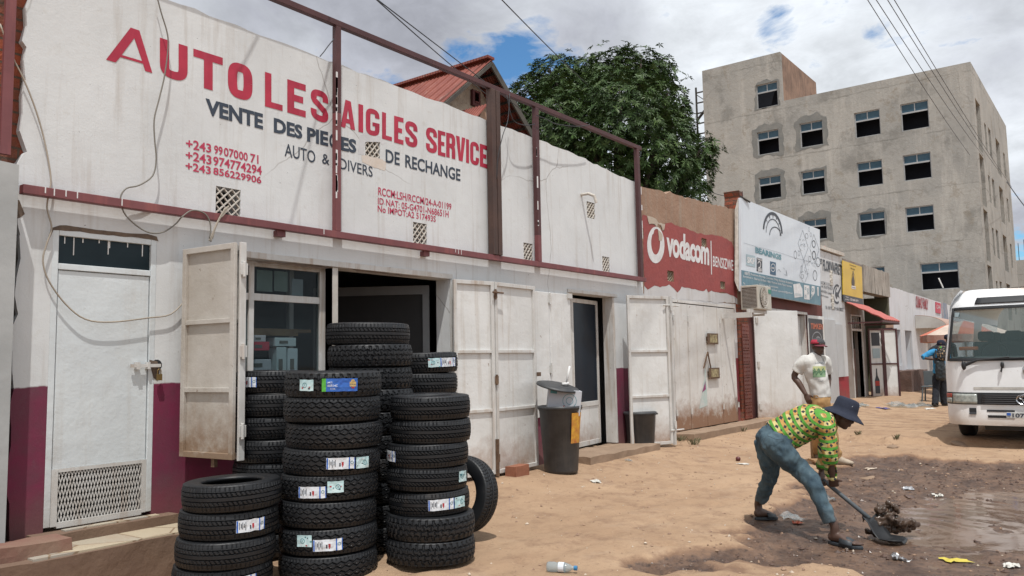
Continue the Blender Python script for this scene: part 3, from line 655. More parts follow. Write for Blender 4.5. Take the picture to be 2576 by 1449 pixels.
# shop window
wf = MB(); Yw = W + .10
for a, b in ((4.1, 4.16), (4.33, 4.385), (5.13, 5.20)): wf.box(a, b, Yw, Yw + .05, .83, 2.46)
for a, b in ((.83, .88), (2.10, 2.165), (2.41, 2.46)):
    for c_, d_ in ((4.16, 4.33), (4.385, 5.13)): wf.box(c_, d_, Yw + .003, Yw + .047, a, b)
wn = wf.build('shop_window', M['frame_metal'], SH, bevel=.004)
MB().box(4.16, 4.33, Yw + .02, Yw + .026, .88, 2.10).box(4.385, 5.13, Yw + .02, Yw + .026, .88, 2.10).box(4.16, 4.33, Yw + .02, Yw + .026, 2.165, 2.41).box(4.385, 5.13, Yw + .02, Yw + .026, 2.165, 2.41).build('pane', M['glass'], wn)
m = MB()
for a, b, c_, d_, mi in ((4.43, 4.60, 2.19, 2.385, 0), (4.62, 4.77, 2.20, 2.39, 0), (4.82, 4.95, 2.17, 2.33, 1)): m.box(a, b, Yw + .03, Yw + .033, c_, d_, mi)
m.build('paper_notices', [pm('notice paper', (.33, .38, .32), rough=.9, bump=0), pm('grey paper', (.42, .44, .44), rough=.9, bump=0)], wn)
m = MB().box(5.20, 5.27, W - .005, W + .17, .15, 2.46); jb = m.build('door_post', M['dirty_metal'], SH, bevel=.005)
m = MB().box(4.06, 6.95, W - .022, W - .002, 2.462, 2.52).box(6.912, 6.95, W - .02, W - .002, .15, 2.46); m.build('lintel_frame', M['frame_metal'], SH, bevel=.004)
# glazed door swung inwards
d_ = Vector((-.55, .84, 0)).normalized(); hx = Vector((6.80, W + .22, .2))
m = MB(); wdt = 1.35; th = Vector((d_.y, -d_.x, 0)) * .05
def leafbar(mb, u0, u1, z0, z1, o=hx, dd=d_, tt=th, mi=0, z00=.0): mb.obox(o + dd * u0 + Vector((0, 0, z0)), dd * (u1 - u0), tt, Vector((0, 0, z1 - z0)), mi)
leafbar(m, 0, .07, 0, 2.2); leafbar(m, wdt - .07, wdt, 0, 2.2); leafbar(m, .07, wdt - .07, 2.1, 2.2); leafbar(m, .07, wdt - .07, 0, .1)
gd = m.build('glazed_door', M['interior'], SH); m = MB(); m.obox(hx + d_ * .07 + th * .4 + Vector((0, 0, .1)), d_ * (wdt - .14), th * .15, Vector((0, 0, 2.0))); m.build('pane', M['dark'], gd)
# shelf and goods behind the window
sf = thing('display_shelf', 'wooden shelf with goods behind the shop window', 'shelf', (4.1, W + .3, .82))
MB().box(4.05, 5.2, W + .32, W + .8, 1.83, 1.86).box(4.36, 4.95, W + .20, W + .319, 1.79, 1.855).box(4.12, 5.2, W + .16, W + .9, 1.32, 1.349).build('board', M['wood'], sf)
MB().box(5.0, 5.05, W + .4, W + .45, .12, 2.7).box(4.1, 4.13, W + .7, W + .75, .12, 2.7).build('upright', M['frame_metal'], sf)
goods = [((4.40, 4.60, 1.16, 1.24), (.55, .05, .08), 'red and white filter box lying on top of its pile'), ((4.42, 4.56, 1.24, 1.30), (.62, .55, .55), 'flat pale box above the red box behind the window'), ((4.38, 4.62, .98, 1.08), (.5, .5, .52), 'grey roll of paper low behind the shop window'),
         ((4.40, 4.62, .86, .97), (.55, .12, .18), 'pink patterned parts box at the bottom behind the glass'), ((4.66, 4.90, 1.20, 1.28), (.55, .60, .60), 'white carton laid across two upright cartons'), ((4.68, 4.79, .88, 1.19), (.50, .56, .56), 'tall white carton standing left under the carton laid flat'),
         ((4.81, 4.92, .90, 1.18), (.55, .60, .62), 'tall white carton leaning right under the carton laid flat'), ((4.18, 4.26, 1.08, 1.26), (.05, .25, .5), 'blue package in the narrow left pane'), ((4.17, 4.30, .86, 1.07), (.5, .05, .04), 'red package under the blue one in the narrow left pane'), ((4.27, 4.32, 1.08, 1.2), (.6, .5, .08), 'small yellow package in the narrow left pane')]
for (a, b, c_, e_), col, lb in goods:
    c_ += .49; e_ += .49; g = MB().box(a, b, W + .165, W + .29, c_, e_)
    k = NM('pack'); k.out(tuple(min(.8, q * 1.3) for q in col), .5)
    g_ = g.build('product_box', k.m, None, loc=(a, W + .165, c_), bevel=.004); MB().box(a + (b - a) * .2, a + (b - a) * .6, W + .1625, W + .1648, c_ + (e_ - c_) * .3, c_ + (e_ - c_) * .65).build('box_print', M['wire'], g_)
    tag(g_, lb, 'box', 'goods behind the shop window')
# closed leaf left of doorway two and doorway two
m = MB().box(8.36, 8.86, W - .035, W - .005, .78, 2.42).box(8.87, 9.38, W - .035, W - .005, .78, 2.42)
cl = m.build('closed_shutter', M['white_metal'], SH, bevel=.006)
for a, b in ((1.35, 1.62), (2.0, 2.2)): MB().box(8.50, 8.54, W - .037, W - .034, a, b).build('slot', M['dark'], cl)
for z_ in (2.28, 1.35): MB().box(8.84, 8.90, W - .05, W - .036, z_, z_ + .1).tube([(8.865, W - .055, z_ - .02), (8.865, W - .055, z_ + .13)], .012, 6).build('hinge', M['frame_metal'], cl)
MB().box(9.30, 9.40, W - .06, W - .036, 2.36, 2.43).build('catch', M['frame_metal'], cl)
m = MB().box(9.36, 10.72, W - .02, W - .002, 2.452, 2.50).box(9.40, 9.45, W + .02, W + .1, .28, 2.45).box(10.60, 10.65, W + .0, W + .18, .28, 2.45).box(9.45, 9.64, W + .12, W + .16, .28, 2.45)
m.build('doorway_frame', M['frame_metal'], SH, bevel=.004)
m = MB(); o_ = Vector((9.66, W + .13, .28)); dd = Vector((1, .12, 0)).normalized(); tt = Vector((0, .04, 0))
for u0, u1, z0, z1 in ((0, .06, 0, 2.12), (.84, .90, 0, 2.12), (.06, .84, 2.06, 2.12), (.06, .84, 0, .07), (.06, .84, .56, .63)): leafbar(m, u0, u1, z0, z1, o_, dd, tt)
gd = m.build('glass_door', M['frame_metal'], SH, bevel=.004)
MB().obox(o_ + dd * .06 + Vector((0, .015, .63)), dd * .78, Vector((0, .01, 0)), Vector((0, 0, 1.43))).build('pane', M['glass_blue'] if False else pm('navy film pane', (.004, .009, .018), (.007, .014, .025), .3, 4, bump=0, spec=.2), gd)
MB().obox(o_ + dd * .06 + Vector((0, .012, .07)), dd * .78, Vector((0, .016, 0)), Vector((0, 0, .49))).build('kick_panel', M['white_metal'], gd)
# bracket pipe on the upper wall
p0 = onY(1462, 490, W); m = MB().tube([p0, p0 + Vector((0, -.12, .0)), p0 + Vector((.03, -.2, -.04)), p0 + Vector((.05, -.22, -.14))], .022, 8); tag(m.build('drain_spout', M['lattice'], SH), kind=None)

# ================================================================ shutters (each leaf stands in its own plane)
def frame_leaf(mb, A, B, z0, z1, rails, t=.035, fw=.045, sheet=True, back=True):
    """sheet with welded frame on the camera side; A->B on plan"""
    A = Vector((A[0], A[1], 0)); B = Vector((B[0], B[1], 0)); d = (B - A); wd = d.length; d.normalize()
    n_ = Vector((d.y, -d.x, 0))
    if n_.dot(A) > 0: n_ = -n_
    def bx(u0, u1, za, zb, k0, k1, mi=0): mb.obox(A + d * u0 + n_ * k0 + Vector((0, 0, za)), d * (u1 - u0), n_ * (k1 - k0), Vector((0, 0, zb - za)), mi)
    if sheet: bx(.004, wd - .004, z0 + .004, z1 - .004, 0, .006, 0)
    bx(0, fw, z0, z1, .006, t, 1); bx(wd - fw, wd, z0, z1, .006, t, 1)
    for r in rails: bx(fw, wd - fw, r - fw * .4, r + fw * .4, .006, t - .003, 1)
    bx(fw, wd - fw, z0, z0 + fw, .006, t, 1); bx(fw, wd - fw, z1 - fw, z1, .006, t, 1)
    return A, d, n_, wd
def hinge_set(mb, p, zs, r=.014):
    for z_ in zs: mb.tube([(p[0], p[1], z_ - .06), (p[0], p[1], z_ + .06)], r, 8); mb.box(p[0] - .03, p[0] + .03, p[1] - .004, p[1] + .004, z_ - .045, z_ + .045)
S1 = thing('folding_shutter', 'grimy white steel shutter folded out beside the shop window', 'shutter', (4.1, 6.1, .8))
m = MB(); frame_leaf(m, (3.58, 6.02), (3.64, 5.40), .81, 2.455, (1.33, 1.86)); m.build('leaf', [M['dirty_metal'], M['dirty_metal']], S1, bevel=.003)
m = MB(); frame_leaf(m, (3.70, 5.385), (4.07, 6.12), .80, 2.46, (1.33, 1.86), t=.04); m.build('leaf', [M['dirty_metal'], M['frame_metal']], S1, bevel=.003)
m = MB().box(3.645, 3.70, 5.375, 5.395, .80, 2.46); hinge_set(m, (3.67, 5.36), (1.02, 1.62, 2.25)); m.build('hinge_strip', M['frame_metal'], S1, bevel=.003)
MB().box(3.55, 3.60, 5.99, 6.01, 1.18, 1.24).build('latch', M['frame_metal'], S1); MB().box(3.60, 3.63, 5.62, 5.66, .745, .81).build('latch', M['rusty'], S1)
S2 = thing('folding_shutter', 'white steel two-leaf shutter folded open behind the brick, right of the tyres', 'shutter', (6.95, 6.05, .22))
m = MB(); frame_leaf(m, (6.87, 6.07), (7.43, 5.935), .22, 2.45, (.95, 1.63)); m.build('leaf', [M['white_metal'], M['frame_metal']], S2, bevel=.003)
m = MB(); frame_leaf(m, (7.44, 5.935), (8.30, 5.97), .22, 2.45, (.95, 1.63)); m.build('leaf', [M['white_metal'], M['frame_metal']], S2, bevel=.003)
m = MB(); hinge_set(m, (7.435, 5.89), (.4, 1.3, 2.3)); m.tube([(7.36, 5.87, 2.32), (7.56, 5.87, 2.32)], .01, 6).box(7.40, 7.42, 5.86, 5.90, .2, .62).tube([(7.41, 5.87, .19), (7.41, 5.87, .5)], .01, 6).box(8.29, 8.34, 5.90, 5.93, 1.32, 1.37)
m.build('bolt', M['rusty'], S2)
S3 = thing('folding_shutter', 'white steel shutter leaf standing ajar behind the lidded black bin', 'shutter', (10.65, 5.97, .2))
m = MB(); frame_leaf(m, (10.68, 5.97), (11.42, 5.66), .22, 2.47, (.95, 1.63)); m.build('leaf', [M['white_metal'], M['frame_metal']], S3, bevel=.003)
m = MB(); m.box(11.44, 11.48, 5.61, 5.66, .20, 2.47); hinge_set(m, (11.45, 5.60), (.5, 2.3)); m.tube([(11.30, 5.66, 2.33), (11.65, 5.58, 2.33)], .012, 6).tube([(11.36, 5.64, .42), (11.66, 5.57, .42)], .012, 6); m.build('hinge_post', M['frame_metal'], S3)

# ================================================================ steel sign frame
FR = thing('sign_frame', 'maroon steel frame of posts and rails bolted over the shop front', 'frame', (2.4, 6.05, 2.7))
YF = 6.075
MB().box(2.36, 11.5, YF - .035, YF + .035, 2.735, 2.80).build('lower_beam', M['maroon'], FR, bevel=.004)
MB().box(2.2, 11.50, YF - .03, YF + .03, 4.87, 4.93).build('top_rail', M['maroon_dark'], FR, bevel=.004)
def post(px0, px1, py, nm, mats, zsplit=None, top=4.868):
    a = onY(px0, py, YF).x; b = onY(px1, py, YF).x
    if zsplit:
        p = MB().box(a, b, YF - .032, YF + .032, 2.802, zsplit).build(nm, mats[0], FR, bevel=.004)
        MB().box(a + .001, b - .001, YF - .031, YF + .031, zsplit, top).build('upper_length', mats[1], p)
    else: MB().box(a, b, YF - .032, YF + .032, 2.802, top).build(nm, mats[0], FR, bevel=.004)
    return a, b
a, b = post(841, 853, 320, 'post', [M['maroon'], M['maroon_dark']], 3.98)
post(1345, 1353, 400, 'post', [M['maroon'], M['maroon_dark']], 3.15); post(1604, 1610, 550, 'post', [M['maroon_dark']])
a2 = onY(1231.5, 400, YF).x; b2 = onY(1253, 400, YF).x; md = (a2 + b2) / 2
m = MB().box(a2, md - .008, YF - .05, YF + .04, 2.802, 4.868).box(md + .008, b2, YF - .05, YF + .04, 2.802, 4.868); m.build('channel_post', M['rust_channel'], FR, bevel=.006)
for i in range(26):      # dried white paint along the joints
    px = random.choice((842, 842, 1346, 1606)); z_ = random.uniform(2.95, 4.45); a = onY(px, 400, YF).x; MB().box(a - .012, a + random.uniform(-.002, .014), YF - .034, YF - .03, z_, z_ + random.uniform(.04, .17)).build('paint_flake', M['lwhite'], FR)
for X in (2.5, 2.56, 2.64, 2.72, 3.05, 5.0, 6.9, 6.95, 7.0): MB().box(X, X + .008, YF - .037, YF - .03, 2.74 + random.uniform(0, .02), 2.80).build('paint_drip', M['lwhite'], FR)
for X in (6.42, 4.5): MB().box(X, X + .09, YF, YF + .06, 2.68, 2.734).build('beam_lug', M['maroon'], FR)
wirepx('wall_cable', [(390, -30), (405, 30), (420, 80), (423, 120), (414, 190), (400, 250), (388, 300), (389, 350), (393, 400), (384, 442), (350, 466), (318, 474), (303, 498), (312, 535), (340, 565), (375, 585), (410, 584), (440, 565), (455, 548)], 6.085, .006, label='grey cable dangling down the sign wall through the letter U', mat=M['wire'])
wirepx('wall_cable', [(0, 60), (30, 140), (60, 200), (86, 265), (106, 330), (121, 400), (128, 460), (118, 520), (130, 572), (118, 612), (108, 655), (122, 705), (165, 765), (215, 803), (280, 810), (370, 800), (430, 790), (468, 752)], 6.115, .006, label='pale cable sagging across the tall grey door', mat=pm('pale flex', (.38, .33, .27), rough=.7, bump=0))
for i, pts in enumerate([[(572, 520), (556, 545), (541, 575), (530, 608)], [(566, 524), (550, 552), (535, 585), (526, 606)], [(575, 518), (563, 540), (548, 556), (534, 600)]]):
    wirepx('vent_flex', pts, 6.03, .006, label=['tan flex from the lattice vent above the grimy shutter, lying lowest', 'tan flex from the same vent, leftmost of the three', 'tan flex from the same vent, reaching furthest right'][i], mat=bpy.data.materials['pale flex'])
wirepx('vent_flex', [(455, 548), (480, 530), (505, 532), (522, 545), (530, 570), (527, 600)], 6.03, .006, label='thin flex looping under the beam above the grimy shutter')
wirepx('hanging_wire', [(1282, 235), (1278, 300), (1265, 340), (1252, 400), (1250, 450)], 6.0, .006, label='thin dark wire hanging beside the brown channel post', mat=M['wire_dark'])
wirepx('hanging_wire', [(1350, 290), (1375, 300), (1400, 312), (1450, 318), (1480, 315)], 6.0, .006, label='thin dark wire looping behind the top rail by the tree', mat=M['wire_dark'])
wirepx('hanging_wire', [(1275, 240), (1290, 300), (1320, 315), (1345, 312)], 6.0, .006, label='thin dark wire strung from channel post to the next post', mat=M['wire_dark'])
wirepx('hanging_wire', [(840, 98), (826, 115), (815, 130), (805, 142)], 6.0, .005, label='short twisted wire left of the first maroon post', mat=M['wire_dark'])
# ------------------------------------------------ neighbour at the far left
NB = thing('brick_building', 'unplastered burnt brick wall end at the far left', 'building', (-3, 6.4, 0))
MB().wall(-3, 2.44, -.1, 6.2, W + .06, W + .3, dx=.4).build('wall', M['brick'], NB)
MB().box(2.0, 2.47, W + .045, W + .058, 0, 2.72).build('dark_gap_strip', M['iron'], NB)  # black strip painted in for the shade of the gap at the wall edge
GW = MB().wall(-3, onY(30, 900, 5.95).x, -.1, onY(15, 402, 5.95).z, 5.95, 6.08, dx=.3, jag_top=.04).build('boundary_wall', pm('grey render', (.40, .41, .41), (.31, .32, .32), .9, 2, bump=.4, bscale=15), loc=(-3, 6, 0)); tag(GW, 'grey rendered boundary wall at the left edge', 'wall')
m = MB().box(onY(6, 200, 6.1).x, onY(33, 200, 6.1).x, 6.09, 6.12, 3.0, 6.2); tag(m.build('steel_post', M['maroon'], loc=(2.13, 6.1, 3.0)), 'maroon square steel post against the burnt brick', 'post')
# ================================================================ tyres
def tyre_mesh(kind, R, H_, nA=288, nT=40):
    rim = R * .60; hw = H_ / 2
    tw = hw * .80
    prof = [(rim, -hw * .72, 0), (rim + .004, -hw * .86, 0), (rim + .02, -hw * .93, 0), (rim + .05, -hw * 1.0, 0), (R * .84, -hw * 1.005, 0), (R * .92, -hw * .965, 0), (R * .965, -hw * .89, 0)]
    for i in range(nT + 1):
        z = -tw + 2 * tw * i / nT; prof.append((R - .010 * abs(z / tw) ** 3.0 - .002, z, 1))
    prof += [(r, -z, 0) for r, z, _ in prof[6::-1]]
    prof += [(rim + .012, hw * .6, 0), (R * .80, hw * .62, 0), (R * .93, hw * .35, 0), (R * .94, 0, 0), (R * .93, -hw * .35, 0), (R * .80, -hw * .62, 0), (rim + .012, -hw * .6, 0)]
    def tri(x): x = x % 1.0; return abs(2 * x - 1) * 2 - 1
    def dep(u, s_):     # u turns 0..1, s_ = z/tw
        if kind == 'zigzag':
            d = 0
            for c_, ph in ((-.62, 0), (-.21, .5), (.21, 0), (.62, .5)):
                if abs(s_ - c_ - .10 * tri(u * 36 + ph)) < .052: d = .011
            if abs(s_) > .80 and (u * 72) % 1 < .18: d = max(d, .006)
            if .3 < abs(s_) < .5 and (u * 72 + .3) % 1 < .12: d = max(d, .004)
            return d
        if kind == 'block':
            d = 0
            for c_, ph in ((-.55, 0), (0, .5), (.55, 0)):
                if abs(s_ - c_ - .11 * tri(u * 40 + ph)) < .055: d = .011
            row = 0 if s_ < -.55 else 1 if s_ < 0 else 2 if s_ < .55 else 3
            w_ = .30 if row in (0, 3) else .17
            if (u * 40 + (0, .5, 0, .5)[row] + s_ * .25) % 1 < w_: d = max(d, .010 if row in (0, 3) else .007)
            return d
        d = 0
        for c_ in (-.60, -.2, .2, .60):
            if abs(s_ - c_) < .045: d = .011
        if abs(s_) > .66 and (u * 66) % 1 < .2: d = max(d, .005)
        if .2 < abs(s_) < .60 and (u * 66 + s_ * (1.6 if kind == 'rib' else 3.2)) % 1 < .22: d = max(d, .007)
        return d
    vs = []; n = len(prof)
    for a in range(nA):
        th = 2 * math.pi * a / nA; ct, st = math.cos(th), math.sin(th)
        for r, z, t in prof:
            if t: r = r - dep(a / nA, z / tw)
            vs.append((r * ct, r * st, z))
    fs = [(a * n + i, ((a + 1) % nA) * n + i, ((a + 1) % nA) * n + (i + 1) % n, a * n + (i + 1) % n) for a in range(nA) for i in range(n)]
    me = bpy.data.meshes.new('tyre'); me.from_pydata(vs, [], fs); me.materials.append(M['rubber'])
    tr = [0] * len(fs)
    me.polygons.foreach_set('use_smooth', [not (7 <= (i % n) < 7 + nT) for i in range(len(fs))]); me.update()
    return me
k = NM('rubber'); k.P(True)
c = k.mix(k.rng(k.noise(4, 6, .65), .5, .8), (.0045, .0055, .0075), (.0085, .010, .0125))
oi = k.n.new('ShaderNodeObjectInfo')
dustv = k.n.new('ShaderNodeVectorMath'); dustv.operation = 'ADD'; k.lk(k.P(), dustv.inputs[0]); k.lk(oi.outputs['Location'], dustv.inputs[1])
c = k.mix(k.rng(k.noise(3.0, 7, .7, dustv.outputs[0]), .60, .76, 0, .24), c, (.115, .085, .062))
k.bump(k.noise(90, 3, .5), .12, .002); k.out(c, k.rng(k.noise(6, 5, .6), .3, .7, .40, .62)); M['rubber'] = k.m
M['s_white'] = pm('label white', (.66, .69, .73), (.56, .60, .65), .4, 30, obj=True, bump=.6, bscale=30, bdist=.004)
M['s_blue'] = pm('label blue', (.02, .09, .38), (.03, .13, .45), .35, 20, obj=True, bump=.6, bscale=30, bdist=.004)
M['s_teal'] = pm('label teal', (.36, .55, .58), (.55, .68, .70), .4, 16, obj=True, bump=.6, bscale=30, bdist=.004)
M['s_dteal'] = pm('label dark teal', (.03, .16, .20), (.06, .25, .28), .4, 16, obj=True, bump=.3)
M['s_red'] = pm('label red', (.40, .03, .04), rough=.4, obj=True, bump=0)
M['s_black'] = pm('label print', (.04, .05, .07), rough=.5, obj=True, bump=0)
M['s_green'] = pm('label green', (.09, .42, .05), rough=.4, obj=True, bump=0)
M['s_gold'] = pm('label gold', (.50, .36, .14), rough=.4, obj=True, bump=0)
SM = [M[q] for q in ('s_white', 's_blue', 's_teal', 's_dteal', 's_red', 's_black', 's_green', 's_gold')]
def sticker_mesh(kind, R, lb):
    """label wrapped round the tread; u along the tyre (metres), v up"""
    Lw = {'white': .195, 'teal': .108, 'blue': .245}[kind]; Hh = .076 if kind != 'blue' else .088
    rnd = random.Random(lb); m = MB()
    def P(u, v, o=.0):
        a = u / R; wr = (noise.noise(Vector((u * 40, v * 40, lb * 3.1))) * .0035)
        r = R + .003 + wr + o; return (r * math.cos(a), r * math.sin(a), v + noise.noise(Vector((u * 25, 1, lb * 2.0))) * .004)
    def cell(u0, u1, v0, v1, mi, o=0.0, nu=None):
        nu = nu or max(1, int((u1 - u0) / .008)); nv = max(1, int((v1 - v0) / .014)); vs = []
        for i in range(nu + 1):
            for j in range(nv + 1): vs.append(P(u0 + (u1 - u0) * i / nu, v0 + (v1 - v0) * j / nv, o))
        m.add(vs, [(i * (nv + 1) + j, (i + 1) * (nv + 1) + j, (i + 1) * (nv + 1) + j + 1, i * (nv + 1) + j + 1) for i in range(nu) for j in range(nv)], mi)
    h = Hh / 2; w_ = Lw / 2
    def txt(body, u0, u1, v0, v1, mi, o=.0012):
        vs, fs = glyphs(body, .01); m.add([P(u0 + (u1 - u0) * a, v0 + (v1 - v0) * b, o) for a, b in vs], fs, mi)
    def circ(u, v, r, mi, o=.0012, hole=.7):
        vs = []; n = 18
        for i in range(n + 1):
            a = 2 * math.pi * i / n
            for q in (1, hole): vs.append(P(u + r * q * math.cos(a), v + r * q * math.sin(a), o))
        m.add(vs, [(2 * i, 2 * i + 1, 2 * i + 3, 2 * i + 2) for i in range(n)], mi)
    if kind.startswith('white'):
        cell(-w_, w_, -h, h, 0); cell(-w_ + .002, -w_ + .012, -h + .002, h - .002, 1, .0009); cell(w_ - .045, w_ - .036, -h, h, 1, .0009); cell(w_ - .006, w_, -h, h, 1, .0009)
        for i in range(5):
            u = -w_ + .018 + i * .010; cell(u, u + .004, -h + .01 + rnd.random() * .01, h - .012, 5, .0009) if i % 2 == 0 else cell(u, u + .006, -.01, .016, 5, .0009)
        cell(.004, .018, -.014, .010, 4, .0010); cell(.008, .014, -.024, -.012, 4, .0010); cell(-.012, -.002, -.02, .004, 5, .0010)
        circ(w_ - .022, .004, .011, 3)
    elif kind == 'teal':
        cell(-w_, w_, -h, h, 2); circ(-.012 if lb % 2 else .016, .0, .017, 3, hole=.78); txt('UK', -.018 if lb % 2 else .010, -.006 if lb % 2 else .022, -.007, .007, 3)
        for i in range(6): u = rnd.uniform(-w_, w_ - .012); v = rnd.uniform(-h, h - .012); cell(u, u + rnd.uniform(.005, .014), v, v + rnd.uniform(.005, .012), rnd.choice((0, 3, 4, 5)), .0008)
    else:
        cell(-w_, -w_ + .028, -h, h, 6); cell(-w_ + .028, w_, -h, h, 1); txt('LMC5', -w_ + .036, -w_ + .07, .012, .023, 0); txt('185R14C', -w_ + .036, -w_ + .105, -.012, .004, 0)
        txt('4/170R', -w_ + .055, -w_ + .09, -.031, -.022, 0)
        cell(w_ - .058, w_ - .012, -.012, .020, 7, .0011); txt('EUROPE', w_ - .056, w_ - .014, -.004, .006, 5, .0016); circ(w_ - .035, .024, .014, 7, hole=.2); cell(w_ - .046, w_ - .024, -.024, -.014, 4, .0011)
    me_o = m.build('label', SM, None, loc=(0, 0, 0)); me = me_o.data; bpy.data.objects.remove(me_o); return me
TM = {'zigzag': (tyre_mesh('zigzag', .345, .177), .345, .177), 'block': (tyre_mesh('block', .345, .177), .345, .177), 'rib': (tyre_mesh('rib', .322, .176), .322, .176),
      'highway': (tyre_mesh('rib2', .302, .170), .302, .170), 'ribL': (tyre_mesh('rib', .342, .176), .342, .176), 'blockS': (tyre_mesh('block', .328, .170), .328, .170)}
WORDS = ['bottom', 'second', 'third', 'fourth', 'fifth', 'sixth', 'seventh', 'eighth', 'ninth', 'tenth']
KD = {'zigzag': 'zigzag', 'block': 'block-tread', 'rib': 'ribbed', 'ribL': 'wide ribbed', 'highway': 'slanted-groove', 'blockS': 'block-tread'}
_sn = [0]
def stack(name, px_c, depth, z0, kinds, jit, stickers, where):
    """kinds bottom to top; jit = sideways px of the photo; stickers {index from bottom: [(kind, offset m)...]}"""
    z = z0; base = atd(px_c, 900, depth); n = len(kinds)
    for i, kd in enumerate(kinds):
        me, R, h = TM[kd]; j = jit[i] if i < len(jit) else random.uniform(-5, 5)
        off = RIGHT * (j / FPX * depth) + FWD * random.uniform(-.015, .015)
        cx_, cy_ = base.x + off.x, base.y + off.y; z += h / 2
        o = bpy.data.objects.new('tyre', me); COL.objects.link(o); o.location = (cx_, cy_, z); rz = random.uniform(0, 6.28)
        o.rotation_euler = (random.uniform(-.018, .018), random.uniform(-.018, .018), rz)
        pos = 'top' if i == n - 1 else WORDS[i] + (' from bottom' if i else '')
        sx = ' with labels' if i in stickers else ''
        tag(o, ('%s tyre%s, %s of the %s' % (KD[kd], sx, pos, where)), 'tyre', 'car tyres stacked for sale outside the shop')
        face = math.atan2(-cy_, -cx_)          # towards the street corner where the photographer stands
        for sk, u, v in stickers.get(i, []):
            _sn[0] += 1; s_ = bpy.data.objects.new('paper_label', sticker_mesh(sk, R, _sn[0])); COL.objects.link(s_); s_.parent = o
            s_.location = (0, 0, v); s_.rotation_euler = (0, 0, face + u / R - rz)
            if sk == 'blue': tag(s_, 'long blue and green label with a gold crest')
        if name == 'c' and i == n - 1:
            vs, fs = glyphs('INGLONG', .02); m_ = MB()
            for q0 in (math.pi * .35, -math.pi * .8): m_.add([((R * .70 + .032 * v) * math.cos(face - rz + q0 + .45 - .9 * u), (R * .70 + .032 * v) * math.sin(face - rz + q0 + .45 - .9 * u), h / 2 * .985 + .004) for u, v in vs], fs)
            t_ = m_.build('sidewall_lettering', pm('raised rubber', (.030, .032, .036), rough=.6, bump=0), loc=(0, 0, 0)); t_.parent = o; t_.location = (0, 0, 0)
        z += h / 2
stack('a', 577, 5.52, .05, ['rib'] * 4, [-10, -1, 3, 12], {0: [('white', .12, 0)], 2: [('white', .14, .0)]}, 'low stack by the door steps')
stack('b', 834, 5.88, .045, ['zigzag'] * 7 + ['block'], [-6, -6, -8, -4, 2, 7, 3, 6],
      {1: [('teal', -.165, .02), ('white', -.005, -.012)], 3: [('white', -.12, -.02), ('teal', .040, .012)], 4: [('white', .06, 0), ('teal', .222, -.004)], 7: [('teal', -.19, 0), ('blue', .045, .0)]}, 'tall front stack of eight')
stack('c', 1078, 6.10, .08, ['blockS', 'blockS'] + ['highway'] * 5, [2, 2, -2, -6, -3, 4, 3],
      {2: [('white', .09, 0), ('teal', .248, .0)], 3: [('teal', .31, .01)], 4: [('white', -.36, 0)]}, 'front right stack of seven')
stack('d', 928, 6.64, .07, ['zigzag'] * 5 + ['block'] * 4 + ['ribL'], [0, 2, -2, 3, 0, 3, 6, 3, 4, -2], {}, 'tallest stack, at the back')
stack('e', 1060, 7.15, .19, ['rib'] * 7 + ['rib'], [0, 3, -2, 1, 0, 2, -1, 0, 1], {7: [('teal', .11, 0), ('white', .262, 0)]}, 'rear right stack')
stack('f', 692, 6.55, .06, ['rib'] * 8, [0, 2, -3, 1, 2, -2, 1, 0], {7: [('white', -.24, 0)]}, 'rear stack under the window')
# the tyre that leans on its edge
me, R, h = TM['rib']; p = atd(1163, 1232, 6.75)
o = bpy.data.objects.new('tyre', me); COL.objects.link(o)
ax = (-(FWD * .80) - RIGHT * .55); ax.z = .18; ax.normalize(); o.rotation_euler = ax.to_track_quat('Z', 'Y').to_euler(); o.location = (p.x, p.y, R + .09)
tag(o, 'black tyre standing on its edge behind the front right stack', 'tyre', 'car tyres stacked for sale outside the shop')
# ================================================================ red phone-credit shop next door
VB = thing('shop_building', 'shop with bare clay parapet and faded red painted front beside the white shop', 'building', (11.6, W, 0))
def FXZ(x, y, Y=W): p = onY(x, y, Y); return p.x, p.z
tA, tB = onY(1617, 470, W).z, onY(1855, 529, W).z
vtop = lambda x: tA + (tB - tA) * (x - 11.6) / 4.1
T4 = crop(2540, 840, 4.2614)
vh = [(1130, 478, 1215, 635), (548, 1030, 655, 1225), (1450, 1212, 1530, 1355)]
vhs = []
for a, b, c_, d_ in vh:
    p = onY(*T4(a, (b + d_) / 2), W); q = onY(*T4(c_, (b + d_) / 2), W); t = onY(*T4((a + c_) / 2, b + 8), W); u = onY(*T4((a + c_) / 2, d_ - 8), W); vhs.append((p.x, q.x, u.z, t.z))
MB().wall(11.59, 15.42, -.05, 2.56, W, W + .2, [(12.66, 15.30, .25, 2.47)], dx=.2, jag_left=.0).build('lower_wall', M['voda_wall'], VB)
MB().wall(11.59, 15.78, 2.561, 4.4, W, W + .2, vhs, dx=.13, jag_top=.05, top=vtop).build('parapet_wall', M['plaster_brown'], VB)
MB().box(11.6, 11.8, W + .2, 12, 0, 4.2).box(15.2, 15.4, W + .2, 12, 0, 4.2).box(11.6, 15.4, W + .21, 12, 3.7, 3.8).box(11.6, 15.4, 11.9, 12, 0, 4.2).build('side_walls', M['plaster_brown'], VB)
def jagpoly(pts, Y, amp=.03, step=.07, seed=1, T=T4, holes=()):
    P = [onY(*T(x, y), Y) for x, y in pts]; out = []
    for i in range(len(P)):
        a = P[i]; b = P[(i + 1) % len(P)]; k_ = max(1, int((b - a).length / step))
        for j in range(k_):
            q = a.lerp(b, j / k_); n_ = noise.noise_vector(Vector((q.x * 8, q.z * 8, seed))); out.append(Vector((q.x + n_.x * amp, Y, q.z + n_.z * amp)))
    return out
from mathutils.geometry import tessellate_polygon
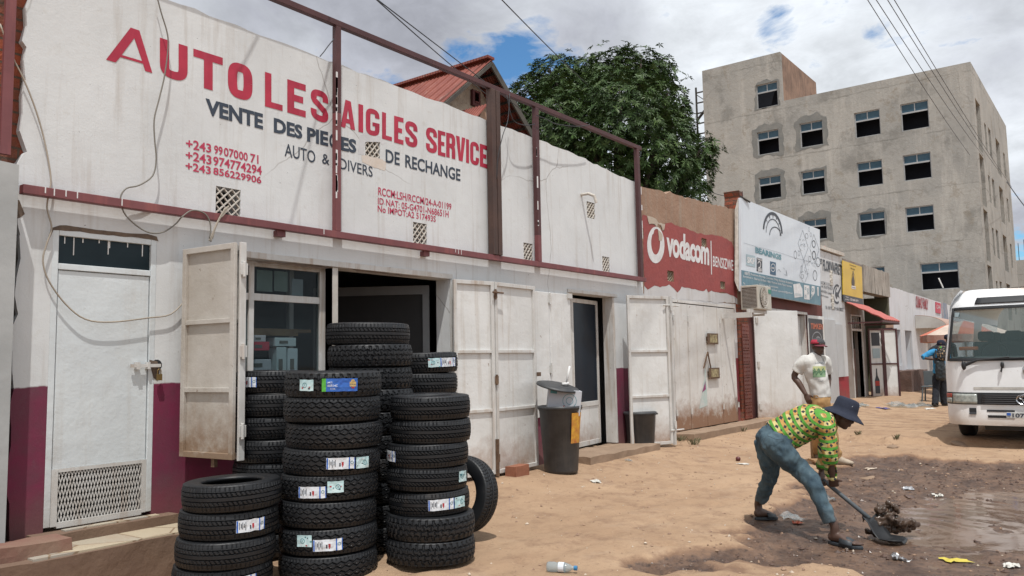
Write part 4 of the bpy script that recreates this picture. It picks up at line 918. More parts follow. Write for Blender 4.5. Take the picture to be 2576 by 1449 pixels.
def tess(mb, pts, holes=(), mi=0):
    loops = [pts] + [[Vector((h[0], pts[0].y, h[2])), Vector((h[1], pts[0].y, h[2])), Vector((h[1], pts[0].y, h[3])), Vector((h[0], pts[0].y, h[3]))] for h in holes]
    tr = tessellate_polygon([[Vector((p.x, p.z, 0)) for p in l] for l in loops]); fl = [p for l in loops for p in l]
    mb.add(fl, [tuple(t) for t in tr], mi)
m = MB(); tess(m, jagpoly([(132, 80), (215, 110), (228, 232), (380, 285), (450, 340), (490, 370), (516, 236), (620, 218), (680, 262), (760, 290), (850, 292), (950, 345), (1050, 395), (1110, 380), (1170, 430), (1290, 412), (1350, 420), (1450, 450), (1560, 495), (1650, 555), (1690, 640), (1712, 1000), (1740, 1500),
     (1600, 1440), (1480, 1380), (1420, 1410), (1300, 1370), (1250, 1420), (1215, 1350), (1120, 1390), (1000, 1340), (900, 1330), (800, 1310), (770, 1380), (720, 1400), (660, 1345), (590, 1282), (540, 1300), (430, 1310), (330, 1290), (225, 1345), (160, 1290)], W - .006), vhs)
m.build('red_paint_band', M['red_paint'], VB)
m = MB(); tess(m, jagpoly([(155, 1280), (225, 1335), (330, 1280), (540, 1292), (590, 1270), (660, 1335), (720, 1390), (800, 1300), (1000, 1330), (1215, 1340), (1300, 1365), (1420, 1400), (1600, 1430), (1740, 1495), (1745, 1600), (155, 1470)], W - .004)); m.build('whitewash_edge', M['voda_wall'], VB)
m = MB(); tess(m, jagpoly([(210, 100), (300, 120), (360, 160), (400, 215), (440, 215), (512, 240), (500, 330), (470, 350), (440, 250), (385, 225), (370, 290), (330, 240), (240, 240), (220, 190)], W - .012, .02)); tess(m, jagpoly([(385, 330), (440, 370), (470, 440), (455, 520), (405, 520), (400, 430)], W - .012, .02)); m.build('peeling_flakes', pm('peeled flakes', (.50, .44, .37), (.40, .32, .25), .9, 12), VB)
m = MB(); ring(m, 355, 596, 147, 312, .0 + .42, T4, W - .009, 0, 360, sk=.0); m2 = MB()
vs = []; n = 40
m = MB()
for i in range(n + 1):      # the drop shape: outer ellipse minus a pear-shaped inside
    a = 2 * math.pi * i / n + rad(-68)
    ox_, oy_ = 355 + 147 * math.cos(a), 596 + 312 * math.sin(a); ix, iy = 352 + 76 * math.cos(a) + (14 if math.sin(a) < -.7 else 0), 555 + 205 * math.sin(a) - (30 if math.sin(a) < -.8 else 0)
    vs += [onY(*T4(ox_, oy_), W - .009), onY(*T4(ix, iy), W - .009)]
m.add(vs, [(2 * i, 2 * i + 1, 2 * i + 3, 2 * i + 2) for i in range(n)])
m.build('round_emblem', M['lwhite'], VB)
m = MB(); lettering(m, 'vodacom', (537, 1265, 325, 520, 785, 950), T4, W - .009, .035, sp=.92); m.build('painted_word', M['lwhite'], VB)
m = MB(); wq(m, [(1288, 522), (1302, 525), (1312, 1100), (1297, 1098)], T4, W - .009); m.build('painted_bar', M['lwhite'], VB)
m = MB(); lettering(m, 'BENSIZWE', (1328, 1675, 780, 855, 960, 1038), T4, W - .009, .012); m.build('painted_word', M['lwhite'], VB)
for v_ in vhs:
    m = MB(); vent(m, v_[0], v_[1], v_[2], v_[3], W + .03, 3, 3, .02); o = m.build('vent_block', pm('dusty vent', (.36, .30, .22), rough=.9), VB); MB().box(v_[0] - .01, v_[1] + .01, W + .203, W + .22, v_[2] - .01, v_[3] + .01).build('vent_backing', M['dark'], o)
# four-leaf peeling doors
DD = []
lx = [FXZ(px, 900)[0] for px in (1694.6, 1731, 1772, 1812, 1849)]
for i in range(4):
    m = MB().box(lx[i] + .008, lx[i + 1] - .008, W - .02, W + .012, .29, 2.455); o = m.build('door_leaf', M['rust_white'], VB, bevel=.006)
    for z_ in (.6, 2.2):
        m = MB().tube([(lx[i + (0 if i < 2 else 1)], W - .03, z_ - .05), (lx[i + (0 if i < 2 else 1)], W - .03, z_ + .05)], .018, 6); m.build('hinge', M['frame_metal'], o)
    DD.append(o)
MB().box(12.60, 15.32, W - .025, W - .003, 2.472, 2.52).build('lintel_frame', M['rust_white'], VB)
for zc in (1.86, 1.23):
    a = FXZ(1774, 900)[0]; m = MB().box(a, a + .46, W - .07, W - .055, zc - .10, zc + .10).box(a + .02, a + .05, W - .055, W - .021, zc - .04, zc + .04).box(a + .40, a + .43, W - .055, W - .021, zc - .04, zc + .04)
    o = m.build('lock_guard', M['rusty'], DD[2]); 
    m = MB().box(a + .08, a + .40, W - .075, W - .071, zc - .07, zc + .075); m.build('guard_window', pm('guard cream', (.42, .36, .20), (.12, .08, .04), .7, 16), o)
a = FXZ(1765, 960)[0]; m = MB().bar((a, W - .05, 1.33), (a + .18, W - .06, 1.62), .02, .02).bar((a + .18, W - .06, 1.62), (a + .32, W - .05, 1.30), .02, .02); m.build('hasp', M['rusty'], DD[2])
m = MB(); a = FXZ(1755, 1000)[0]; b = FXZ(1776, 1000)[0]
m.poly([Vector((a, W - .024, .62)), Vector((b, W - .024, .66)), Vector((b - .02, W - .024, 1.35)), Vector((a + .2, W - .024, 1.0))], 0); m.poly([Vector((a + .14, W - .027, .9)), Vector((b - .05, W - .027, .95)), Vector((b - .06, W - .027, 1.15)), Vector((a + .3, W - .027, 1.1))], 1)
m.build('torn_poster', [pm('poster mint', (.35, .50, .47), (.55, .55, .53), .8, 6), pm('poster plum', (.28, .06, .17), rough=.8)], DD[1])
# pillar with studded red tiles
PT = thing('tiled_pillar', 'dark red studded tile pillar between the peeling doors and the bearings shop', 'pillar', (15.45, W, 0))
m = MB()
for i in range(7):
    z0 = .30 + i * .27; m.box(15.56, 15.93, W - .05, W - .03, z0, z0 + .255)
    for a in range(4):
        for b_ in range(3): m.box(15.60 + a * .085, 15.625 + a * .085, W - .062, W - .05, z0 + .03 + b_ * .08, z0 + .055 + b_ * .08)
m.build('tile_facing', pm('studded tile', (.22, .058, .036), (.14, .035, .027), .5, 5, speck=.2), PT, bevel=.004)
MB().wall(15.43, 15.97, -.05, 2.56, W - .028, W + .3, dx=.12, jag_left=.05).wall(15.80, 15.97, 2.561, 4.9, W - .03, W + .3, dx=.12, jag_top=.1, jag_left=.06).build('brick_core', M['brick'], PT)
m = MB()
for i in range(5): x_ = 15.62 + i * .05; m.tube([(x_, W - .08 - i * .01, 2.4), (x_ + .03, W - .1, 3.3), (x_ - .02, W - .09, 4.4 + i * .12)], .011, 6)
tag(m.build('conduit_bundle', M['maroon_dark'], PT), None)
MB().tube([(15.5, W - .16, 4.72), (15.9, W - .2, 4.66)], .02, 6).build('bracket_bar', M['iron'], PT)

# ================================================================ bearings shop
BS = thing('shop_building', 'bearings shop with maroon strip under a large faded white signboard', 'building', (15.97, W, 0))
MB().wall(15.975, 21.1, -.05, 4.3, W, W + .2, [(17.3, 19.75, .15, 2.5)], dx=.4).build('wall', pm('maroon plaster', (.14, .035, .028), (.10, .03, .025), .8, 2, streak=.4, bump=.4, bscale=15), BS)
MB().box(15.98, 21.1, W + .2, 12, 3.9, 4.0).box(15.98, 16.1, W + .2, 12, 0, 3.89).box(21.0, 21.1, W + .2, 12, 0, 3.89).box(16.1, 21.0, 9.9, 10, 0, 3.89).build('inner_walls', M['interior'], BS)
m = MB().box(17.25, 17.3, W - .02, W + .18, .2, 2.5).box(17.25, 19.8, W - .03, W - .002, 2.502, 2.56).box(18.55, 18.62, W + .1, W + .16, .2, 2.49).box(19.70, 19.75, W, W + .18, .2, 2.49); fr_ = m.build('door_frame', M['frame_metal'], BS)
MB().box(17.31, 18.54, W + .12, W + .13, .25, 2.48).build('mirror_pane', pm('pale green glass', (.22, .28, .28), (.12, .17, .18), .12, 1.5, bump=0), fr_)
m = MB().box(18.63, 19.69, W + .12, W + .15, .2, 2.48); m.build('inner_panel', M['white_metal'], fr_)
LF = thing('open_door', 'large plain white steel door standing open under the air conditioner', 'door', (16.2, W - .05, .2))
A = Vector((16.18, 6.10, 0)); B = Vector((17.08, 5.50, 0)); d = (B - A); n_ = Vector((d.y, -d.x, 0)).normalized()
m = MB().obox(A + Vector((0, 0, .24)), d, n_ * .03, Vector((0, 0, 2.22))); m.build('leaf', M['white_metal'], LF, bevel=.008)
for z_ in (.45, 1.3, 2.2): MB().obox(A + d * .03 + n_ * .031 + Vector((0, 0, z_)), d * .05, n_ * .02, Vector((0, 0, .12))).build('hinge', M['frame_metal'], LF)
# right-hand leaf with black poster
m = MB().box(19.78, 21.05, W - .05, W - .02, .2, 2.5); L2 = m.build('shutter_leaf', M['white_metal'], BS, bevel=.008)
T6 = crop(3050, 1320, 2.497); T5 = crop(2900, 750, 2.415)
m = MB(); a0 = onY(2037.5, 870, W - .055).x; a1 = onY(2072, 870, W - .055).x
PZ0, PZ1 = 1.25, onY(2040, 801, W - .055).z
m.box(a0, a1, W - .056, W - .052, PZ0, PZ1, 0); 
po = m.build('poster', pm('poster black', (.022, .024, .028), rough=.45, bump=0), L2)
m = MB(); lettering(m, 'TIMKEN', (2039.5, 2070.5, 813, 815, 827, 829), lambda x, y: (x, y), W - .060, .03); m.build('poster_word', pm('poster orange', (.50, .13, .06), rough=.5, bump=0), po)
m = MB(); ring(m, 2055, 856, 13, 22, .12, lambda x, y: (x, y), W - .060, 180, 360); ring(m, 2058, 862, 8, 16, .2, lambda x, y: (x, y), W - .060, 150, 330); m.build('poster_art', pm('poster grey', (.25, .26, .28), rough=.5, bump=0), po)
# signboard
SB = thing('signboard', 'large faded white board advertising bearings with a teal lower band', 'signboard', (15.6, 5.98, 2.7)); YS = 5.98
tl, tr_, br, bl = [onY(*T5(*q), YS) for q in ((152, 98), (915, 408), (926, 1140), (160, 1000))]
MB().slab([tl, tr_, br, bl], (0, .05, 0)).build('board', pm('faded vinyl', (.62, .66, .70), (.56, .60, .65), .45, 1.2, streak=.25, streakcol=(.48, .50, .52), bump=.25, bscale=4), SB)
m = MB()
for x_ in (tl.x + .1, (tl.x + tr_.x) / 2, tr_.x - .1): m.box(x_ - .02, x_ + .02, YS + .052, W - .002, bl.z + .2, bl.z + .24).box(x_ - .02, x_ + .02, YS + .052, W + .0, tl.z - .4, tl.z - .36)
m.slab([tl + Vector((-.02, .051, 0)), tl + Vector((-.04, .12, -.25)), bl + Vector((-.03, .12, .2)), bl + Vector((-.02, .051, 0))], (.01, 0, 0)); m.build('board_support', M['lattice'], SB)
m = MB(); wq(m, [(158, 797), (922, 955), (926, 1138), (161, 998)], T5, YS - .004); m.build('teal_band', pm('faded teal', (.075, .17, .22), (.12, .22, .27), .5, 1.5, streak=.4, streakcol=(.25, .36, .40), bump=0), SB)
ink = pm('sign ink black', (.035, .04, .05), rough=.5, bump=0); inkg = pm('sign ink grey', (.22, .25, .28), rough=.5, bump=0); teal = pm('sign teal', (.07, .20, .25), (.20, .34, .38), .5, 2, bump=0); lteal = pm('sign pale teal', (.38, .48, .52), rough=.5, bump=0); ny_ = pm('sign navy', (.03, .09, .16), rough=.5, bump=0)
m = MB(); lettering(m, 'BEARINGS', (293, 545, 572, 650, 632, 703), T5, YS - .005, .05); m.build('word', teal, SB)
m = MB(); ring(m, 462, 440, 96, 203, .14, T5, YS - .005, 186, 356, sk=.2); ring(m, 466, 452, 70, 150, .06, T5, YS - .005, 180, 360, sk=.25); ring(m, 488, 470, 58, 92, .1, T5, YS - .005, 180, 350, sk=.2)
for i in range(7):
    a = rad(195 + i * 25); x0, y0 = 462 + 70 * math.cos(a), 440 + 150 * math.sin(a) + 14 * math.cos(a); x1, y1 = 462 + 92 * math.cos(a), 440 + 195 * math.sin(a) + 18 * math.cos(a)
    wq(m, [(x0, y0), (x0 + 5, y0 + 3), (x1 + 7, y1 + 3), (x1, y1)], T5, YS - .0055)
m.build('bearing_drawing', ink, SB)
m = MB(); wq(m, [(205, 643), (293, 662), (293, 770), (206, 752)], T5, YS - .005); o = m.build('logo_panel', lteal, SB); m = MB(); lettering(m, 'SKF', (214, 288, 668, 682, 728, 742), T5, YS - .0075, .04); m.build('logo_word', M['lwhite'], o)
m = MB(); wq(m, [(307, 675), (360, 688), (360, 820), (307, 806)], T5, YS - .005); o = m.build('logo_panel', ink, SB); m = MB(); lettering(m, 'TIMKEN', (310, 357, 680, 692, 700, 712), T5, YS - .0075, .02); m.build('logo_word', M['lwhite'], o)
m = MB(); ring(m, 331, 745, 17, 34, .3, T5, YS - .0075, 200, 480)
for i in range(4): wq(m, [(318 + i * 9, 780), (323 + i * 9, 780), (327 + i * 9, 812), (321 + i * 9, 811)], T5, YS - .0075)
m.build('logo_drawing', M['lwhite'], o)
m = MB(); wq(m, [(436, 712), (492, 725), (492, 850), (437, 838)], T5, YS - .005); o = m.build('logo_panel', ny_, SB); m = MB(); ring(m, 464, 775, 23, 40, .16, T5, YS - .0075); lettering(m, 'NSK', (450, 480, 766, 772, 784, 790), T5, YS - .008, .03); m.build('logo_drawing', M['lwhite'], o)
m = MB(); lettering(m, 'VENTE :', (187, 248, 812, 824, 842, 852), T5, YS - .0075, .02); lettering(m, 'Roulement, Bourrage, Courroies, O-Ring, Boulons et Accessoires', (250, 652, 826, 912, 852, 943), T5, YS - .0075, .005); m.build('text_line', M['lwhite'], SB)
m = MB(); lettering(m, 'Specialised in : Bearing, Oil-Seal, V-Belt, Plummer blocks Flexco fasteners', (175, 645, 845, 945, 872, 972), T5, YS - .0075, .005); m.build('text_line', M['lwhite'], SB)
m = MB(); lettering(m, 'O-Ring and Accessoires.', (330, 515, 925, 955, 945, 980), T5, YS - .0075, .005); m.build('text_line', M['lwhite'], SB)
m = MB(); lettering(m, 'Tel :', (175, 200, 915, 920, 935, 940), T5, YS - .0075, .005); lettering(m, '160 Email : citymotors00@gmail.com', (450, 652, 978, 1012, 1000, 1034), T5, YS - .0075, .005); m.build('text_line', M['lwhite'], SB)
m = MB()
for (cx_, cy_, rx, ry) in ((790, 468, 14, 26), (858, 545, 17, 36), (860, 655, 18, 44), (680, 650, 14, 40), (715, 635, 10, 26), (748, 858, 13, 22), (820, 690, 12, 28), (900, 720, 22, 45), (830, 455, 9, 20), (870, 850, 20, 50), (740, 790, 9, 36), (812, 405, 7, 22)):
    ring(m, cx_, cy_, rx, ry, .22 if rx in (17, 18) else .12, T5, YS - .005, sk=.2)
m.build('ring_drawings', ink, SB)
m = MB()
def line(mb, pts, T, Y, wd=2.2):
    for (x0, y0), (x1, y1) in zip(pts[:-1], pts[1:]):
        L_ = math.hypot(x1 - x0, y1 - y0) or 1; nx_, ny2 = -(y1 - y0) / L_ * wd / 2, (x1 - x0) / L_ * wd / 2
        wq(mb, [(x0 + nx_, y0 + ny2), (x1 + nx_, y1 + ny2), (x1 - nx_, y1 - ny2), (x0 - nx_, y0 - ny2)], T, Y)
line(m, [(752, 412), (706, 540), (760, 700), (805, 580), (752, 412)], T5, YS - .005); line(m, [(858, 450), (820, 590), (870, 730), (910, 600), (858, 450)], T5, YS - .005); line(m, [(765, 700), (722, 850), (765, 930), (800, 850), (765, 700)], T5, YS - .005)
for i in range(24): x_, y_ = 745 + random.gauss(0, 18), 550 + random.gauss(0, 32); line(m, [(x_, y_), (x_ + random.uniform(-12, 12), y_ + random.uniform(-14, 14))], T5, YS - .0052, 2.6)
for i in range(40): x_ = random.uniform(770, 890); y_ = 725 + (x_ - 770) * .2 + random.gauss(0, 14); line(m, [(x_, y_), (x_ + 6, y_ + random.uniform(-8, 8))], T5, YS - .0052, 2)
for i in range(14): x_, y_ = 770 + random.gauss(0, 16), 800 + random.gauss(0, 20); line(m, [(x_, y_), (x_ + 5, y_ + 9)], T5, YS - .0052, 2.4)
line(m, [(560, 775), (580, 790)], T5, YS - .0052); line(m, [(590, 800), (600, 850), (575, 840)], T5, YS - .0052, 4); line(m, [(505, 810), (520, 790), (540, 815)], T5, YS - .0052, 3); line(m, [(180, 535), (300, 570), (420, 600), (560, 640), (640, 668), (720, 690), (915, 745)], T5, YS - .0054, 2)
m.build('thin_drawings', inkg, SB)
m = MB()
for q in ([(658, 935), (722, 925), (748, 980), (750, 1055), (672, 1065)], [(762, 940), (815, 948), (818, 1085), (765, 1078)], [(838, 950), (865, 955), (867, 1020), (828, 1080)], [(890, 960), (905, 962), (905, 1050), (893, 1040)]): wq(m, q, T5, YS - .0075)
o = m.build('picture_panels', M['lwhite'], SB)
for (cx_, cy_, rx, ry) in ((778, 975, 6, 14), (800, 990, 8, 16), (780, 1050, 7, 14), (803, 1020, 6, 12), (848, 990, 10, 18), (838, 1050, 8, 18)): m = MB(); ring(m, cx_, cy_, rx, ry, .4, T5, YS - .010); m.build('picture_drawing', teal, o)
m = MB()
for i in range(8): line(m, [(680 + i * 8, 1020 + i), (680 + i * 8, 1045 + i)], T5, YS - .010, 2)
m.build('picture_drawing', teal, o)
# air conditioner
ACX0 = onY(1907, 740, 5.50).x; ACX1 = onY(1940, 740, 5.50).x; az0, az1 = onY(1907, 777, 5.50).z, onY(1907, 716, 5.50).z
AC = thing('air_conditioner', 'cream outdoor air conditioner unit on a bracket under the signboard', 'air conditioner', (ACX0, 5.5, az0))
MB().box(ACX0, ACX1, 5.50, 5.84, az0, az1).build('casing', pm('aged cream', (.50, .47, .41), (.40, .37, .31), .5, 3, streak=.3), AC, bevel=.012)
m = MB().box(ACX0 - .008, ACX0 - .001, 5.53, 5.81, az0 + .04, az1 - .04); o = m.build('side_grille', pm('coil grille', (.07, .055, .045), (.12, .09, .07), .8, 20, bump=0), AC)
m = MB()
for i in range(14): m.box(ACX0 - .011, ACX0 - .0085, 5.53, 5.81, az0 + .05 + i * (az1 - az0 - .1) / 14, az0 + .055 + i * (az1 - az0 - .1) / 14)
m.build('grille_wire', M['lattice'], o)
cc = Vector(((ACX0 + ACX1) / 2 - .08, 5.495, (az0 + az1) / 2)); rr_ = (az1 - az0) * .42
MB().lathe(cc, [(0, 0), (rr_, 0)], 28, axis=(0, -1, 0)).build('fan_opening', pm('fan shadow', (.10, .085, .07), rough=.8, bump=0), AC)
m = MB()
for q in (.35, .6, .85, 1.0): m.lathe(cc + Vector((0, -.018, 0)), [(rr_ * q - .006, 0), (rr_ * q + .004, .004), (rr_ * q + .004, -.002)], 28, axis=(0, -1, 0))
for i in range(22): a = i * math.pi / 11; m.bar(cc + Vector((rr_ * .15 * math.cos(a), -.015, rr_ * .15 * math.sin(a))), cc + Vector((rr_ * math.cos(a), -.015, rr_ * math.sin(a))), .008, .006)
m.ball(cc + Vector((0, -.01, 0)), (.05, .01, .05)); m.build('fan_guard', M['lattice'], AC)
m = MB()
for i in range(5):
    a = i * math.tau / 5; p1 = cc + Vector((0, -.006, 0)); m.add([p1 + Vector((.04 * math.cos(a), 0, .04 * math.sin(a))), p1 + Vector((rr_ * .85 * math.cos(a), -.004, rr_ * .85 * math.sin(a))), p1 + Vector((rr_ * .8 * math.cos(a + .75), -.001, rr_ * .8 * math.sin(a + .75)))], [(0, 1, 2)])
m.build('fan_blades', pm('fan blade', (.30, .24, .18), rough=.7, bump=0), AC)
MB().box(ACX1 - .16, ACX1 - .02, 5.492, 5.498, az1 - .14, az1 - .06).build('badge', pm('green badge', (.03, .22, .15), rough=.5, bump=0), AC)
m = MB().box(ACX0 - .25, ACX1, 5.60, 5.64, az0 - .06, az0 - .003).box(ACX0 - .25, ACX0 - .21, 5.55, W - .01, az0 - .16, az0 - .06).box(ACX1 - .1, ACX1 - .06, 5.62, W - .01, az0 - .10, az0 - .062); m.build('bracket', M['frame_metal'], AC)

# ================================================================ florvia shop
def Zat(x, y): return onY(x, y, W).z
xF0, xF1 = 21.12, FXZ(2121, 700)[0]
FB = thing('shop_building', 'narrow shop with black hand-painted lettering beside the yellow banner', 'building', (xF0, W, 0))
zf0, zf1 = Zat(2063, 628), Zat(2121, 650)
ftop = lambda x: zf0 + (zf1 - zf0) * (x - xF0) / (xF1 - xF0)
MB().wall(xF0, xF1, -.05, 4.2, W, W + .2, [(21.9, 22.0, 2.9, 3.0)], dx=.3, jag_top=.04, top=ftop).build('wall', M['flor_wall'], FB)
MB().box(xF0, xF1, W + .2, 12, 3.8, 3.9).box(xF0, xF1, 11.9, 12, 0, 3.8).build('inner_walls', M['interior'], FB)
MB().box(xF0, xF1 + .02, W - .06, W + .3, ftop(xF0 + 1) - .0 + .03, ftop(xF0 + 1) + .12).build('coping', M['lattice'], FB)
m = MB(); lettering(m, 'FLORVIAFRET', (945, 1125, 692, 745, 803, 852), T5, W - .005, .04); lettering(m, 'ETS', (920, 938, 685, 690, 738, 744), T5, W - .005, .03); m.build('painted_name', ink, FB)
for b_, q in (('IA.RCCM 17 A 311 NRCI', (922, 1035, 900, 928, 932, 958)), ('N 441 295-157 EN AL.20', (922, 1040, 938, 965, 966, 992)), ('BASHI KISI Av. Lumumba', (924, 1038, 985, 1012, 1010, 1040)), ('Cadriel Kampenho', (920, 1000, 1028, 1050, 1050, 1075)), ('TEL +243 976 64470 +243 812882672', (970, 1145, 1142, 1165, 1172, 1198))):
    m = MB(); lettering(m, b_, q, T5, W - .005, .005); m.build('painted_line', ink, FB)
m = MB(); ring(m, 1082, 1030, 38, 96, .22, T5, W - .005, 60, 300); ring(m, 1086, 1020, 22, 60, .3, T5, W - .005, 100, 250); wq(m, [(1070, 1050), (1118, 955), (1122, 970), (1098, 1035), (1108, 1075), (1092, 1048)], T5, W - .0055); wq(m, [(1064, 1030), (1080, 1005), (1100, 1040), (1085, 1060)], T5, W - .0056); m.build('painted_globe', ink, FB)
m = MB()
for z_ in (onY(*T5(1005, 870), W).z, onY(*T5(1010, 1100), W).z): vent(m, 21.95, 22.15, z_ - .2, z_ + .2, W - .01, 3, 5, .02)
m.build('vent_blocks', M['lattice'], FB)
m = MB().box(21.12, 22.1, W - .04, W - .01, .2, 2.45).box(22.15, 22.75, W - .035, W - .008, .95, 2.35); m.build('shutter_leaf', pm('grey painted sheet', (.46, .47, .48), (.40, .40, .40), .6, 2, speck=.2), FB, bevel=.006)
# ================================================================ bar with yellow banner and red tile awning
xK1 = FXZ(2234, 720)[0]; xKm = FXZ(2170, 720)[0]
KB = thing('shop_building', 'bar front with stained concrete parapet, red tile awning and open folding doors', 'building', (xF1, W, 0))
zk0, zk1 = Zat(2121, 650), Zat(2236, 689); ktop = lambda x: zk0 + (zk1 - zk0) * (x - xF1) / (xK1 - xF1)
MB().wall(xF1, xKm, -.05, 4.1, W, W + .2, [(23.75, 24.75, .1, 2.2), (23.75, 24.75, 2.28, 2.62)], dx=.4, top=ktop).build('wall', pm('brown bar wall', (.20, .15, .12), (.30, .28, .26), .85, 1.5, streak=.4), KB)
MB().wall(xKm, xK1, 3.38, 4.1, W - .05, W + .25, dx=.15, jag_top=.05, top=ktop).build('parapet', pm('mouldy concrete', (.36, .33, .29), (.26, .24, .21), .95, 1.6, streak=1.2, streakcol=(.05, .045, .04), speck=.4, bump=.6, bscale=15, bdist=.02), KB)
MB().box(xKm, xKm + .15, W + .25, 11, 0, 3.9).box(xK1 - .2, xK1, W + .0, 11, 0, 3.37).box(xF1 + .05, xK1, 10.8, 11, 0, 3.9).box(xKm + .16, xK1, W + .26, 11, 3.9, 3.95).box(xF1, xKm, W + .2, 11, 3.6, 3.7).build('passage_walls', pm('olive passage', (.10, .095, .055), (.06, .06, .045), .9, 1), KB)
m = MB().box(23.70, 23.75, W - .02, W + .1, .1, 2.66).box(24.75, 24.80, W - .02, W + .1, .1, 2.66).box(23.75, 24.75, W - .02, W + .1, 2.2, 2.26).box(23.75, 24.75, W - .02, W + .1, 2.62, 2.66)
for i in range(5): m.box(23.9 + i * .18, 23.93 + i * .18, W + .02, W + .04, 2.26, 2.62)
m.build('door_frame', M['frame_metal'], KB)
MB().box(23.98, 24.5, W + .12, W + .16, .1, 1.7).build('inner_door', pm('brown door', (.10, .045, .03), rough=.6), KB)
YB = W - .06
yq = [onY(*T5(*q), YB) for q in ((1137, 703), (1322, 768), (1331, 1075), (1143, 1033))]; yb2 = [onY(*T5(*q), YB) for q in ((1143, 1034), (1331, 1076), (1335, 1132), (1146, 1100))]
BN = thing('banner', 'yellow drinks banner with a bottle picture above the red awning', 'banner', tuple(yq[3]))
MB().slab(yq, (0, .02, 0)).build('yellow_sheet', pm('yellow vinyl', (.62, .42, .045), (.56, .37, .04), .5, 2, bump=.3, bscale=5), BN)
MB().slab(yb2, (0, .02, 0)).build('dark_strip', pm('charcoal vinyl', (.035, .038, .045), rough=.5, bump=0), BN)
m = MB(); lettering(m, 'Invitation to', (1205, 1265, 738, 755, 752, 772), T5, YB - .004, .01); lettering(m, 'Mariage', (1215, 1255, 770, 782, 792, 806), T5, YB - .004, .01); m.build('banner_text', pm('banner olive', (.22, .15, .03), rough=.6, bump=0), BN)
m = MB(); wq(m, [(1234, 806), (1242, 808), (1243, 850), (1252, 900), (1252, 950), (1224, 944), (1224, 893), (1233, 848)], T5, YB - .004); ring(m, 1239, 890, 20, 62, .06, T5, YB - .0045); wq(m, [(1222, 946), (1262, 955), (1262, 985), (1222, 976)], T5, YB - .005, 1); o = m.build('banner_bottle', [pm('banner bottle', (.06, .035, .02), rough=.5, bump=0), M['lwhite']], BN)
m = MB(); lettering(m, 'Tangawisi', (1225, 1260, 957, 965, 970, 978), T5, YB - .008, .02); m.build('bottle_word', ink, BN)
m = MB(); lettering(m, 'CHEZ MAMA BETTY', (1205, 1290, 1068, 1088, 1090, 1108), T5, YB - .004, .015); lettering(m, 'TEMBO', (1163, 1196, 1050, 1058, 1060, 1068), T5, YB - .004, .01); lettering(m, 'ALIWALI', (1160, 1198, 1072, 1080, 1084, 1092), T5, YB - .004, .01); m.build('banner_text', M['lwhite'], BN)
for i in range(5): pass
AW = thing('tile_awning', 'red pressed-tile awning sloping out over the bar door', 'awning', (xF1, 5.6, 2.9))
k = NM('red roof sheet'); x, y, z = k.xyz(); tl_ = k.ma('SINE', k.ma('MULTIPLY', x, 26)); c = k.mix(k.rng(tl_, -.4, .9), (.36, .085, .07), (.50, .15, .125)); k.bump(tl_, .5, .02); k.out(c, .55); M['redroof'] = k.m
a0 = onY(2122, 759, W - .03); a1x = 25.0
m = MB(); nX = 60; nR = 6; vs = []
for j in range(nR + 1):
    t = j / nR
    for i in range(nX + 1): x_ = xF1 + (a1x - xF1) * i / nX; vs.append((x_ + .25 * t, W - .04 - .90 * t, a0.z - .02 - .50 * t + .018 * math.sin(i * 2.1) + (.02 if j % 2 else 0)))
m.add(vs, [(j * (nX + 1) + i, j * (nX + 1) + i + 1, (j + 1) * (nX + 1) + i + 1, (j + 1) * (nX + 1) + i) for j in range(nR) for i in range(nX)])
o = m.build('tile_sheet', M['redroof'], AW); md_ = o.modifiers.new('s', 'SOLIDIFY'); md_.thickness = .02
zz_ = a0.z - .56
m = MB().bar((xF1, W - .92, zz_), (a1x + .2, W - .92, zz_), .05, .05).bar((xF1 + .1, W - .03, zz_ - .02), (xF1 + .1, W - .92, zz_ - .02), .04, .04).bar((a1x, W - .03, zz_ - .02), (a1x + .2, W - .92, zz_ - .02), .04, .04).bar((xKm, W - .03, zz_ - .02), (xKm + .1, W - .92, zz_ - .02), .04, .04); m.build('awning_frame', M['maroon_dark'], AW)
FD = thing('folding_door', 'white folding door with maroon frame and bottle picture, open on the bar passage', 'door', (25.2, 5.9, .1))
A = Vector((25.05, 6.05, 0)); B = Vector((25.9, 5.45, 0)); mm = A.lerp(B, .5)
for nm, P_, Q_ in (('leaf', A, mm), ('leaf', mm, B)):
    m = MB(); frame_leaf(m, P_, Q_ - (Q_ - P_) * .01, .12, 2.28, (1.25,), fw=.05); o = m.build(nm, [M['white_metal'], M['maroon_dark']], FD)
    if nm == 'leaf' and P_ is A:
        d = (Q_ - P_); n_ = Vector((d.y, -d.x, 0)).normalized() * .012; n_ = -n_ if n_.dot(A) > 0 else n_
        m = MB()
        for pts, mi in (([(.30, .40), (.62, .40), (.62, .78), (.50, .92), (.48, 1.12), (.42, 1.12), (.40, .92), (.30, .78)], 0), ([(.31, .62), (.61, .62), (.61, .76), (.31, .76)], 1), ([(.22, 1.78), (.78, 1.78), (.78, 2.16), (.22, 2.16)], 0), ([(.25, 1.42), (.75, 1.42), (.75, 1.7), (.25, 1.7)], 2)):
            m.poly([P_ + d * u + n_ * (1 + .2 * mi) + Vector((0, 0, v)) for u, v in pts], mi)
        m.build('door_picture', [ink, pm('picture red', (.35, .03, .02), rough=.6, bump=0), lteal], o)
m = MB().box(27.2, 27.3, 5.83, 6.1, .15, 2.35); tag(m.build('open_door', pm('navy door', (.012, .020, .035), rough=.5), loc=(27.25, 6.1, .15)), 'narrow dark navy door leaf open behind the white folding door', 'door')
